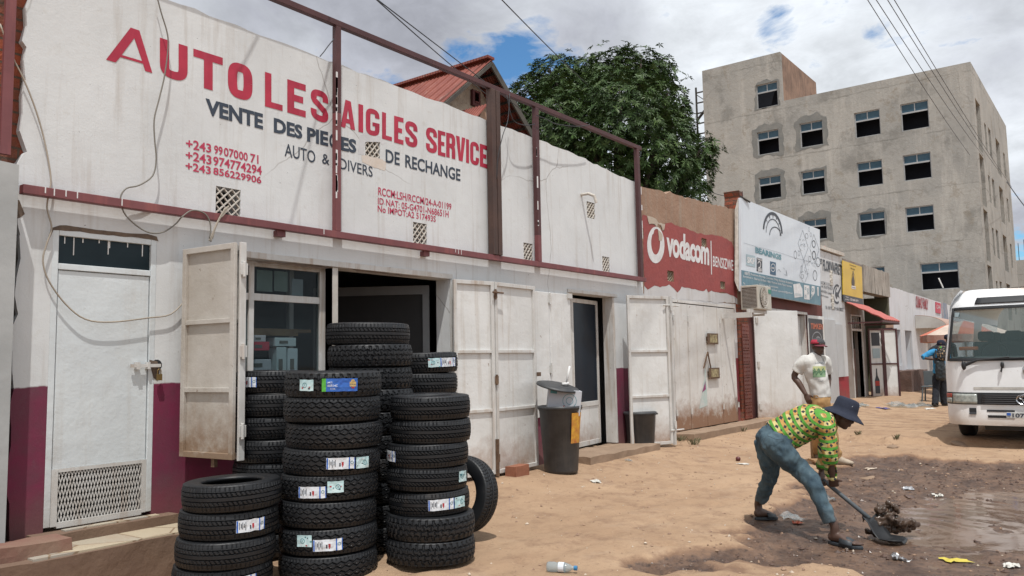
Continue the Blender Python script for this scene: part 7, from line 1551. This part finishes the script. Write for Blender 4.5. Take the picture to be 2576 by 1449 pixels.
# ---- the stooping man with the shovel
T8 = lambda x, y: (1823.8 + x * .3274, 974.8 + y * .3274)
def J(x, y, d): return atd(*T8(x, y), d)
bh = ghit(*T8(240, 1018)); bt = ghit(*T8(418, 1012)); fh_ = ghit(*T8(805, 1200)); ft = ghit(*T8(1072, 1250))
dB = (bh - CAM).dot(FWD); dF = (fh_ - CAM).dot(FWD)
def fixfoot(h, t, L_=.275):       # keep a real foot length and lay it on the earth
    d = (t - h); d.z = 0; d = d.normalized() * L_; e = h + d; return Vector((h.x, h.y, gz(h.x, h.y) + .022)), Vector((e.x, e.y, gz(e.x, e.y) + .022))
bh, bt = fixfoot(bh, bt, .26); fh_, ft = fixfoot(fh_, ft, .27)
dP = (dB + dF) / 2
P1 = thing('person', 'man in green and yellow patterned shirt, jeans and navy bucket hat shovelling mud', 'person', (bh.x, bh.y, bh.z - .03))
dn, df = dP - .10, dP + .16          # near and far side of the body
b = MB(); ank_b = bh + (bt - bh) * .16 + Vector((0, 0, .10)); ank_f = fh_ + (ft - fh_) * .16 + Vector((0, 0, .10))
kn = J(665, 720, (dn + dF) / 2 - .02); kf = J(352, 655, (df + dB) / 2 - .12)
foot(b, bh, bt); foot(b, fh_, ft)
loft(b, [J(375, 430, dn), J(470, 530, dn - .02), J(575, 630, dn - .02), kn, kn.lerp(ank_f, .35), ank_f + Vector((0, 0, .05)), ank_f - Vector((0, 0, .05))], [.065, .066, .058, .048, .046, .036, .036], FWD)
loft(b, [J(325, 440, df), kf, kf.lerp(ank_b, .35), ank_b + Vector((0, 0, .05)), ank_b - Vector((0, 0, .05))], [.070, .048, .048, .036, .036], FWD)
loft(b, [J(345, 410, dP + .03), J(440, 350, dP + .03), J(560, 290, dP), J(700, 240, dP - .02), J(800, 225, dP - .02), J(850, 225, dP - .02)], [(.11, .08), (.11, .08), (.13, .09), (.14, .08), (.06, .055), (.05, .05)], FWD)
shN = J(775, 265, dn - .08); elN = J(805, 510, dn - .14); wrN = J(822, 690, dn - .10); shF = J(800, 250, df + .02); elF = J(770, 480, df + .10); hN = J(850, 790, dn - .05); hF = J(738, 700, df - .02)
loft(b, [shN, elN, elN.lerp(wrN, .5), wrN], [.050, .040, .038, .028], FWD); loft(b, [shF, elF, elF.lerp(hF, .8), hF], [.050, .040, .030, .028], FWD)
upH = (RIGHT * .42 - DOWN * .9).normalized(); fH = (RIGHT * .82 + DOWN * .50 - FWD * .15).normalized(); hc = J(905, 215, dP - .03)
eyes, RmH = head(b, hc, upH, fH, .98)
shaft = (J(1105, 1003, dF + .18) - J(735, 690, df - .02)).normalized()
hand(b, wrN, (hN - wrN), RIGHT * .4 + FWD * .8, 1, .95, 1.05); hand(b, hF + Vector((0, 0, .05)), DOWN * .9 + RIGHT * .2, RIGHT * .6 - FWD * .7, 1, .95, 1.0)
skinbuild(b, 'body', M['skin'], P1, .0065, 2)
for e in eyes: MB().ball(e, (.012, .012, .009), 10, 8).build('eye', M['paper'], P1, smooth=True)
k = NM('worn denim'); x, y, z = k.xyz(); c = k.mix(k.rng(k.noise(5, 7, .65), .38, .62), (.030, .058, .082), (.078, .125, .150)); c = k.mix(k.rng(k.noise(14, 6, .7, k.scalev(1, 1, .3)), .58, .72, 0, .6), c, (.16, .20, .205)); c = k.mix(k.rng(k.ma('ADD', z, k.ma('MULTIPLY', k.noise(9, 5, .6), .25)), .15, .40, .5, 0), c, (.11, .10, .085)); k.bump(k.ma('ADD', k.noise(150, 3, .6), k.ma('MULTIPLY', k.noise(12, 4, .6, k.scalev(1, 1, .5)), 3)), .5, .006); M['denim'] = k.out(c, .9)
b = MB(); hemN = J(800, 1040, (dn + 2 * dF) / 3 + .0); hemF = J(302, 880, (df + 2 * dB) / 3)
hemN = kn.lerp(ank_f, .86); hemF = kf.lerp(ank_b, .80)
loft(b, [J(475, 375, dP + .03), J(400, 385, dP + .03), J(335, 410, dP + .04)], [(.155, .125), (.165, .135), (.16, .125)], FWD)
loft(b, [J(375, 430, dn), J(470, 530, dn - .02), J(575, 630, dn - .02), kn, kn.lerp(hemN, .5), hemN], [.112, .105, .086, .074, .062, .060], FWD, rnd='start')
loft(b, [J(320, 430, df - .02), J(335, 540, df - .04), kf, kf.lerp(hemF, .5), hemF], [.108, .096, .073, .062, .060], FWD, rnd='start')
tr1 = skinbuild(b, 'jeans', M['denim'], P1, .009, 3, .013, .055)
MB().tube([J(455, 395, dn - .10), J(395, 400, dn - .125), J(325, 370, dn - .11)], .002, 5).build('pocket_seam', M['lblue'], tr1)
# printed shirt
Cb = J(770, 185, dn - .14)
k = NM('wax print'); k.P(); gv_ = k.n.new('ShaderNodeVectorMath'); gv_.operation = 'SUBTRACT'; k.lk(k.pos, gv_.inputs[0]); gv_.inputs[1].default_value = Cb
def dot_(v):
    n_ = k.n.new('ShaderNodeVectorMath'); n_.operation = 'DOT_PRODUCT'; k.lk(gv_.outputs[0], n_.inputs[0]); n_.inputs[1].default_value = v; return n_.outputs['Value']
u_, v_, w3 = dot_(RIGHT), dot_(-DOWN), dot_(FWD)
rr_ = k.ma('SQRT', k.ma('ADD', k.ma('ADD', k.ma('MULTIPLY', u_, u_), k.ma('MULTIPLY', v_, v_)), k.ma('MULTIPLY', k.ma('MULTIPLY', w3, w3), .35))); an = k.ma('ARCTAN2', v_, u_)
band = k.ma('FRACT', k.ma('DIVIDE', rr_, .060)); idx = k.ma('FLOOR', k.ma('DIVIDE', rr_, .060)); isg = k.rng(band, .40, .43, 1, 0)
ncl = k.ma('MULTIPLY', k.ma('ADD', idx, 1.6), 1.05); ncl = k.ma('ROUND', k.ma('MULTIPLY', ncl, 4.8)); cellv = k.ma('ADD', k.ma('MULTIPLY', an, k.ma('DIVIDE', ncl, math.tau)), k.ma('MULTIPLY', idx, .5)); cellf = k.ma('FRACT', cellv)
hs = k.ma('FRACT', k.ma('MULTIPLY', k.ma('FLOOR', cellv), .618)); c = k.mix(k.rng(hs, .45, .5), (.56, .46, .19), (.44, .24, .065)); c = k.mix(isg, c, (.075, .27, .028))
cf = k.ma('ABSOLUTE', k.ma('SUBTRACT', cellf, .5)); db = k.ma('ABSOLUTE', k.ma('SUBTRACT', band, .70)); m1 = k.rng(k.ma('ADD', k.ma('MULTIPLY', cf, 2.4), k.ma('MULTIPLY', db, 1.9)), .48, .54, 1, 0)
cf2 = k.ma('SUBTRACT', .5, cf); db2 = k.ma('ABSOLUTE', k.ma('SUBTRACT', band, .42)); m2 = k.rng(k.ma('ADD', k.ma('MULTIPLY', cf2, 1.7), k.ma('MULTIPLY', db2, 3.2)), .36, .42, 1, 0)
c = k.mix(k.ma('MAXIMUM', m1, m2), c, (.012, .020, .030)); edge = k.ma('MAXIMUM', k.rng(k.ma('ABSOLUTE', k.ma('SUBTRACT', band, .415)), .010, .025, 1, 0), k.rng(k.ma('ABSOLUTE', k.ma('SUBTRACT', band, .985)), .008, .022, 1, 0)); c = k.mix(k.ma('MULTIPLY', edge, .7), c, (.02, .03, .03)); k.bump(k.noise(14, 6, .65), .8, .018); M['print'] = k.out(c, .8)
b = MB()
loft(b, [J(385, 395, dP + .03), J(450, 360, dP + .03), J(540, 310, dP + .02), J(645, 262, dP), J(735, 255, dP - .02), J(800, 240, dP - .02)], [(.165, .150), (.170, .152), (.175, .158), (.188, .155), (.185, .130), (.085, .075)], FWD, rnd=False)
loft(b, [J(770, 262, dn - .02), shN.lerp(elN, .12), shN.lerp(elN, .55), elN, elN.lerp(wrN, .35)], [.09, .084, .072, .066, .064], FWD, rnd=False)
loft(b, [J(790, 250, df - .02), shF, shF.lerp(elF, .55), elF, elF.lerp(hF, .7)], [.09, .082, .070, .062, .056], FWD, rnd=False)
# torn cuff hanging down both sides of the wrist
for o1, o2 in ((Vector((0, 0, 0)) - RIGHT * .045, -RIGHT * .030), (RIGHT * .035, RIGHT * .030)): loft(b, [elN.lerp(wrN, .30) + o1 * .6, elN.lerp(wrN, .65) + o1, elN.lerp(wrN, 1.02) + o2], [(.040, .016), (.034, .013), (.020, .010)], FWD, rnd=False)
loft(b, [elN.lerp(wrN, .98), elN.lerp(wrN, 1.06)], [.043, .042], FWD, rnd=False)
skinbuild(b, 'shirt', M['print'], P1, .008, 3, .014, .07)
# bucket hat
hx = upH; hcx = hc + hx * .045; m = MB(); prof = [(0, .118), (.05, .117), (.082, .108), (.098, .085), (.104, .03), (.108, .002), (.150, -.028), (.182, -.052), (.184, -.058), (.150, -.036), (.106, -.008)]
m.lathe(hcx, prof, 40, axis=(hx - RIGHT * .06)); m.v = [tuple(Vector(v) + noise.noise_vector(Vector(v) * 9) * .009) for v in m.v]; ht = m.build('bucket_hat', pm('navy cotton', (.010, .014, .030), (.018, .023, .042), .9, 20, bump=.3), P1, smooth=True)
m = MB()
for q in (-.3, .25): a = hcx + hx * .055 - FWD * .098 + RIGHT * (q * .12 + .035); m.ball(a, .006, 8, 6)
m.build('eyelet', M['chrome'], ht)
sl_m = pm('black rubber slide', (.022, .028, .034), (.035, .042, .05), .5, 10, bump=0)
for h_, t_ in ((bh, bt), (fh_, ft)):
    d = t_ - h_; sd = Vector((-d.y, d.x, 0)).normalized(); m = MB(); pts = []
    for i in range(20):
        a = math.tau * i / 20; u_ = .5 + .56 * math.cos(a); v_ = math.sin(a) * (.040 + .012 * (u_ > .5)) ; pts.append(h_ + d * u_ + sd * v_ - Vector((0, 0, .022)))
    m.slab(pts, (0, 0, .026)); so_ = m.build('sandal', sl_m, P1, bevel=.006); m = MB(); vs = []
    for i in range(13):
        a = math.pi * i / 12
        for q, s2 in ((.40, 1.0), (.62, .94), (.80, .72)): vs.append(h_ + d * q + sd * (.056 * math.cos(a)) + Vector((0, 0, -.004 + .074 * s2 * math.sin(a) * (1.05 - .25 * q))))
    m.add(vs, [(i * 3 + j, (i + 1) * 3 + j, (i + 1) * 3 + j + 1, i * 3 + j + 1) for i in range(12) for j in range(2)]); st_ = m.build('strap', sl_m, so_, smooth=True); st_.modifiers.new('s', 'SOLIDIFY').thickness = .006
# shovel with its load
hA = hF - shaft * .16; hB = J(1110, 1005, dF + .20); SHV = thing('shovel', 'long handled shovel pushed into the puddle by the stooping man', 'shovel', tuple(hB))
MB().tube([hA, hB], .019, 10).build('handle', pm('taped grey handle', (.06, .075, .085), (.10, .11, .12), .6, 14, bump=.2), SHV, smooth=True)
bd_ = Vector((shaft.x, shaft.y, 0)).normalized(); bs = Vector((-bd_.y, bd_.x, 0)); blade0 = hB.copy(); m = MB(); vs = []
zg = WATER + .03
for i in range(8):
    t = i / 7
    for j in range(7): s_ = j / 6 * 2 - 1; wv_ = .115 * (1 - max(0, t - .7) ** 2 * 6); q = blade0 + bd_ * (.29 * t) + bs * (s_ * wv_); z_ = blade0.z * (1 - ss(0, .45, t)) + zg * ss(0, .45, t) + .03 * s_ * s_; vs.append((q.x, q.y, z_))
m.add(vs, [(i * 7 + j, (i + 1) * 7 + j, (i + 1) * 7 + j + 1, i * 7 + j + 1) for i in range(7) for j in range(6)]); o = m.build('blade', M['blackplastic'], SHV, smooth=True); o.modifiers.new('s', 'SOLIDIFY').thickness = .005
T8b = lambda x, y, d=None: J(x, y, d or (dF + .30)); b = MB(); rs = random.Random(4); dm = dF + .28
for x_, y_, r in ((1180, 1030, .085), (1240, 1010, .08), (1300, 1020, .085), (1360, 1040, .085), (1430, 1040, .065), (1220, 1075, .085), (1300, 1080, .085), (1380, 1075, .07), (1160, 1075, .06), (1200, 940, .045), (1215, 905, .034), (1265, 960, .045), (1285, 910, .036), (1305, 930, .030), (1330, 950, .026), (1455, 1060, .055), (1190, 975, .05), (1275, 985, .05)):
    c_ = J(x_, y_, dm + rs.uniform(-.05, .05)); r *= .78; b.ball(c_, (r, r, r * .7), 12, 8)
b.tube([J(1185, 975, dm), J(1190, 905, dm), J(1170, 885, dm)], [.03, .022, .006], 8).tube([J(1290, 960, dm), J(1255, 900, dm), J(1250, 868, dm)], [.03, .02, .005], 8).tube([J(1080, 1100, dm), J(1180, 1125, dm - .05), J(1290, 1152, dm - .06)], [.02, .03, .008], 8).tube([J(1070, 985, dm), J(1060, 1040, dm)], [.014, .008], 6)
mudm = pm('wet heaped mud', (.042, .024, .015), (.085, .052, .034), .12, 9, bump=.7, bscale=22, bdist=.02); o = skinbuild(b, 'mud_load', mudm, None, .009, 2, .026, .04); tag(o, 'dripping heap of wet brown mud and scraps lifted on the shovel', 'mud')
# ---- the standing man
T9 = lambda x, y: (1918.2 + x * .2519, 830.2 + y * .2519)
g0 = ghit(*T9(640, 1345)); d9 = (g0 - CAM).dot(FWD)
def K(x, y, dd=0.0): return atd(*T9(x, y), d9 + dd)
P2 = thing('person', 'standing man in white printed t-shirt, ochre trousers and grey and red cap', 'person', tuple(g0)); b = MB()
hc = K(552, 165, -.02); upv = (Vector((0, 0, 1)) + RIGHT * .06).normalized(); fv = (-FWD * .85 + RIGHT * .35); fv.z = -.05
eyes, Rm2 = head(b, hc, upv, fv, 1.0); SD2 = (RIGHT * .92 + FWD * .30).normalized()
loft(b, [K(570, 735), K(560, 640), K(530, 450), K(522, 330), K(535, 275), K(545, 230)], [(.11, .085), (.10, .075), (.12, .08), (.12, .07), (.06, .055), (.052, .055)], SD2)
shR = K(405, 315, .02); elR = K(318, 455, .08); wrR = K(430, 640, -.06); shL = K(628, 318, .05); elL = K(655, 470, .14); wrL = K(655, 580, .02)
loft(b, [shR, elR, elR.lerp(wrR, .4), wrR], [.052, .042, .042, .028], FWD); hand(b, wrR, K(465, 715, -.08) - wrR, RIGHT * .3 + FWD * .9, 1, .35)
loft(b, [shL, elL, elL.lerp(wrL, .5), wrL], [.050, .042, .038, .028], FWD); hand(b, wrL, K(640, 640, -.04) - wrL, RIGHT * -.6 + FWD * .6, -1, .5)
fR0, fR1 = ghit(*T9(540, 1300)), ghit(*T9(555, 1330)); fL0, fL1 = ghit(*T9(700, 1330)), ghit(*T9(790, 1352))
def fx2(h, t, L_=.245): d = t - h; d.z = 0; d = d.normalized() * L_; e = h + d; return Vector((h.x, h.y, gz(h.x, h.y) + .015)), Vector((e.x, e.y, gz(e.x, e.y) + .015))
hR = ghit(*T9(545, 1300)); dR = Vector((-FWD.x, -FWD.y, 0)) + RIGHT * .3; fR0, fR1 = fx2(hR, hR + dR); hL = ghit(*T9(700, 1340)); dL = Vector((-FWD.x, -FWD.y, 0)) * .55 + RIGHT; fL0, fL1 = fx2(hL, hL + dL)
foot(b, fR0, fR1); foot(b, fL0, fL1); aR = fR0 + (fR1 - fR0) * .15; aL = fL0 + (fL1 - fL0) * .15
hipR = K(530, 760); hipL = K(620, 760, .02); knR = hipR.lerp(aR, .5) - FWD * .04; knL = hipL.lerp(aL, .5) - FWD * .04
loft(b, [hipR, knR, aR + Vector((0, 0, .12)), aR + Vector((0, 0, .04))], [.085, .055, .036, .036], SD2); loft(b, [hipL, knL, aL + Vector((0, 0, .12)), aL + Vector((0, 0, .04))], [.085, .055, .036, .036], SD2)
skinbuild(b, 'body', M['skin'], P2, .0075, 2)
for e in eyes: eo = MB().ball(e, (.011, .011, .009), 10, 8).build('eye', M['paper'], P2, smooth=True); MB().ball(e + fv.normalized() * .0085, .005, 8, 6).build('iris', M['s_black'], eo, smooth=True)
b = MB(); loft(b, [K(572, 640), K(575, 700), K(575, 760)], [(.135, .11), (.145, .12), (.145, .12)], SD2)
loft(b, [hipR, hipR.lerp(knR, .5), knR, knR.lerp(aR, .55), aR + Vector((0, 0, .14)), aR + Vector((0, 0, .07))], [.105, .098, .088, .078, .088, .075], SD2, rnd=False); loft(b, [hipL, hipL.lerp(knL, .5), knL, knL.lerp(aL, .55), aL + Vector((0, 0, .14)), aL + Vector((0, 0, .07))], [.105, .098, .088, .078, .088, .075], SD2, rnd=False)
skinbuild(b, 'trousers', pm('ochre cotton', (.40, .235, .095), (.33, .19, .08), .9, 8, bump=.4, bscale=25), P2, .010, 3, .014, .07)
b = MB(); loft(b, [K(578, 668), K(572, 600), K(545, 480), K(522, 380), K(512, 318), K(530, 268), K(545, 245)], [(.142, .118), (.142, .115), (.155, .118), (.165, .11), (.168, .095), (.10, .075), (.062, .06)], SD2, rnd=False)
loft(b, [K(440, 305, .01), shR, shR.lerp(elR, .5), shR.lerp(elR, .72)], [.08, .078, .078, .078], FWD, rnd=False); loft(b, [K(600, 305, .03), shL, shL.lerp(elL, .5), shL.lerp(elL, .7)], [.08, .076, .074, .074], FWD, rnd=False)
ts = skinbuild(b, 'tshirt', pm('white cotton', (.62, .61, .58), (.54, .53, .50), .9, 8, bump=.5, bscale=18, bdist=.01), P2, .009, 3, .012, .09)
me = ts.data; off_ = wloc(ts); bv = BVHTree.FromPolygons([v.co + off_ for v in me.vertices], [tuple(p.vertices) for p in me.polygons])
def onshirt(x, y, lift=.004):
    r = raydir(*T9(x, y)).normalized(); h = bv.ray_cast(CAM, r); p = h[0] if h[0] is not None else K(x, y, -.14); return p - r * lift
m = MB(); nx_, nz_ = 14, 12
for i in range(nx_ + 1):
    for j in range(nz_ + 1): m.v.append(tuple(onshirt(502 + 128 * i / nx_, 362 + (113 - 8 * i / nx_) * j / nz_)))
for i in range(nx_):
    for j in range(nz_): m.f.append((i * (nz_ + 1) + j, (i + 1) * (nz_ + 1) + j, (i + 1) * (nz_ + 1) + j + 1, i * (nz_ + 1) + j + 1)); v_ = j / nz_ + .14 * math.sin(i * 1.3) ; m.m.append(0 if v_ < .28 else (1 if v_ < .68 else 2) if (i + j) % 5 else 2)
m.build('shirt_print', [pm('print yellow', (.50, .50, .20), (.40, .48, .32), .8, 20, bump=0), pm('print forest', (.07, .16, .09), (.14, .24, .13), .8, 24, bump=0), pm('print grass', (.26, .38, .20), (.16, .28, .20), .8, 24, bump=0)], ts, smooth=True)
m = MB(); vs, fs = glyphs('JLINMAN', .0)
m.add([onshirt(522 + 92 * u, 342 + 2 * u - 22 * v) for u, v in vs], fs); vs, fs = glyphs('IT WON THE, BUT THE', .0); m.add([onshirt(505 + 105 * u, 500 + 8 * u - 9 * v) for u, v in vs], fs); vs, fs = glyphs('CAMPING', .0); m.add([onshirt(556 + 40 * u, 516 + 3 * u - 9 * v) for u, v in vs], fs); m.build('shirt_lettering', inkg, ts)
m = MB(); f3 = Vector(fv).normalized(); r3 = f3.cross(upv).normalized(); m.lathe(hc + upv * .045, [(0, .072), (.045, .066), (.078, .045), (.092, .012), (.095, -.012), (.090, -.012)], 32, axis=upv); m.m = [1 if abs((Vector(m.v[f[0]]) - hc).dot(r3)) > .062 else 0 for f in m.f]; cp = m.build('cap', [pm('cap grey', (.055, .055, .06), rough=.8, bump=0), pm('cap red', (.42, .03, .06), rough=.8, bump=0)], P2, smooth=True)
m = MB(); vs = []
for i in range(11):
    a = rad(-75 + 15 * i)
    for r in (.085, .118, .15): vs.append(hc + upv * (.033 - (r - .085) * .35 - .010 * abs(math.sin(a))) + f3 * math.cos(a) * r * 1.02 + r3 * math.sin(a) * min(r, .10) * .95)
m.add(vs, [(i * 3 + j, (i + 1) * 3 + j, (i + 1) * 3 + j + 1, i * 3 + j + 1) for i in range(10) for j in range(2)]); o = m.build('visor', pm('visor dull red', (.16, .03, .045), rough=.8, bump=0), cp, smooth=True); o.modifiers.new('s', 'SOLIDIFY').thickness = .004
shm = pm('dusty canvas shoe', (.42, .35, .27), (.30, .24, .18), .9, 12, bump=.3)
for h_, t_ in ((fR0, fR1), (fL0, fL1)): b = MB(); d = t_ - h_; sd = Vector((-d.y, d.x, 0)).normalized(); loft(b, [h_ + d * .0 + Vector((0, 0, .045)), h_ + d * .3 + Vector((0, 0, .05)), h_ + d * .7 + Vector((0, 0, .034)), h_ + d * 1.02 + Vector((0, 0, .024))], [(.040, .055), (.045, .058), (.052, .040), (.040, .026)], sd); skinbuild(b, 'shoe', shm, P2, .008, 2)
# ---- people by the bus
def backman(T, dist_px, label, shirt, bags, trouser, seed, cap=True, arm=True):
    g = ghit(*T(*dist_px)); dd = (g - CAM).dot(FWD); K_ = lambda x, y, q=0.0: atd(*T(x, y), dd + q)
    P = thing('person', label, 'person', tuple(g)); b = MB(); sk = bpy.data.materials['dark skin']; x0 = dist_px[0]
    u = Vector((0, 0, 1)); hc = K_(x0 + 12, 508); head(b, hc, u, FWD * .8 + RIGHT * .5, 1.0); loft(b, [K_(x0 - 5, 800), K_(x0, 650), K_(x0 - 2, 590), K_(x0 + 5, 545)], [(.13, .10), (.15, .10), (.15, .09), (.05, .05)], RIGHT)
    sA = K_(x0 - 68, 578); eA = K_(x0 - 150, 622, -.05); wA = K_(x0 - 60, 640, -.12); loft(b, [sA, eA, wA], [.05, .042, .03], FWD); hand(b, wA, RIGHT, FWD, 1, .5)
    sB = K_(x0 + 60, 578); eB = K_(x0 + 85, 680, .05); wB = K_(x0 + 40, 720, .15); loft(b, [sB, eB, wB], [.05, .042, .03], FWD); hand(b, wB, FWD, -RIGHT, 1, .5)
    fa = ghit(*T(x0 - 45, 1066)); fb = ghit(*T(x0 + 30, 1062)); ft_ = []
    for f_, dv in ((fa, RIGHT * .5 + FWD * .6), (fb, RIGHT * 1 + FWD * .4)): dv = Vector((dv.x, dv.y, 0)).normalized() * .26; e = f_ + dv; h = Vector((f_.x, f_.y, gz(f_.x, f_.y) + .01)); t = Vector((e.x, e.y, gz(e.x, e.y) + .01)); foot(b, h, t); ft_.append((h, t))
    legs = []
    for (h, t), xx in zip(ft_, (x0 - 28, x0 + 22)): a = h + (t - h) * .15; hp = K_(xx, 790); kk = hp.lerp(a, .5); loft(b, [hp, kk, a + Vector((0, 0, .1)), a + Vector((0, 0, .04))], [.085, .055, .036, .036], RIGHT); legs.append((hp, kk, a))
    skinbuild(b, 'body', sk, P, .009, 2)
    b = MB(); loft(b, [K_(x0 - 5, 740), K_(x0 - 3, 810)], [(.14, .11), (.14, .12)], RIGHT)
    for hp, kk, a in legs: loft(b, [hp, kk, a + Vector((0, 0, .05))], [.10, .082, .078], RIGHT, rnd=False)
    skinbuild(b, 'trousers', trouser, P, .012, 3, .012, .08)
    b = MB(); loft(b, [K_(x0 - 5, 770), K_(x0, 660), K_(x0 - 2, 590), K_(x0 + 4, 550)], [(.15, .125), (.165, .12), (.17, .10), (.065, .06)], RIGHT, rnd=False); loft(b, [K_(x0 - 40, 572), sA, sA.lerp(eA, .9), eA.lerp(wA, .15)], [.075, .075, .066, .062], FWD, rnd=False); loft(b, [K_(x0 + 35, 572), sB, sB.lerp(eB, .9)], [.075, .075, .066], FWD, rnd=False)
    skinbuild(b, 'shirt', shirt, P, .011, 3, .012, .08)
    m = MB(); m.lathe(hc + Vector((0, 0, .03)), [(0, .09), (.05, .082), (.085, .06), (.10, .02), (.10, -.03), (.092, -.05)], 24, axis=(0, 0, 1)); m.build('cap', pm('navy knit', (.010, .013, .030), rough=.9, bump=0) if 'navy knit' not in bpy.data.materials else bpy.data.materials['navy knit'], P, smooth=True)
    for (h, t) in ft_: b = MB(); d = t - h; sd = Vector((-d.y, d.x, 0)).normalized(); loft(b, [h + Vector((0, 0, .045)), h + d * .3 + Vector((0, 0, .05)), h + d * 1.05 + Vector((0, 0, .026))], [(.042, .055), (.05, .055), (.042, .03)], sd); skinbuild(b, 'shoe', M['blackplastic'], P, .011, 2)
    if bags:
        def bag(cx_, cy_, wx, hz, dy, mat, label, q=-.22):
            c_ = K_(cx_, cy_, q); b = MB(); loft(b, [c_ - Vector((0, 0, hz)), c_, c_ + Vector((0, 0, hz))], [(wx, dy), (wx * 1.06, dy * 1.1), (wx * .85, dy * .8)], RIGHT); o = skinbuild(b, 'backpack', mat, None, .011, 3, .010, .06); tag(o, label, 'bag'); return o
        k = NM('floral bag'); c = k.mix(k.rng(k.noise(26, 3, .6), .56, .60), (.012, .014, .018), (.45, .33, .20)); k.out(c, .6)
        o = bag(x0 + 20, 585, .125, .13, .09, k.m, 'dark floral backpack high on the back of the man in blue')
        MB().obox(K_(x0 + 2, 540, -.36), RIGHT * .04, FWD * .01, Vector((0, 0, .04))).build('bright_tab', M['s_green'], o)
        o = bag(x0 + 8, 735, .125, .20, .08, pm('black bag', (.020, .026, .030), rough=.45, bump=0), 'large black bag hanging behind the thighs of the man in blue', -.24)
        m = MB().tube([K_(x0 - 35, 560, -.10), K_(x0 - 50, 620, -.14), K_(x0 - 40, 680, -.16)], .018, 6); m.build('shoulder_strap', M['blackplastic'], P)
T10 = lambda x, y: (2264 + x * .28204, 723.2 + y * .28204)
backman(T10, (355, 1062), 'man in blue shirt seen from behind, wearing dark backpacks beside the minibus', pm('sky blue cotton', (.035, .26, .50), (.03, .20, .40), .85, 8, bump=.2), True, pm('black trousers', (.010, .012, .018), rough=.9, bump=.2), 1)
T11 = lambda x, y: (2264 + (x + 10) * .28204, 723.2 + (y - 55) * .28204)
backman(T11, (405, 1058), 'person in dark clothes half hidden behind the man in blue and the minibus', pm('dark jacket', (.015, .017, .022), rough=.9, bump=0), False, bpy.data.materials['black trousers'], 2)

if bpy.data.scenes.get('tmp'): bpy.data.scenes.remove(bpy.data.scenes['tmp'])
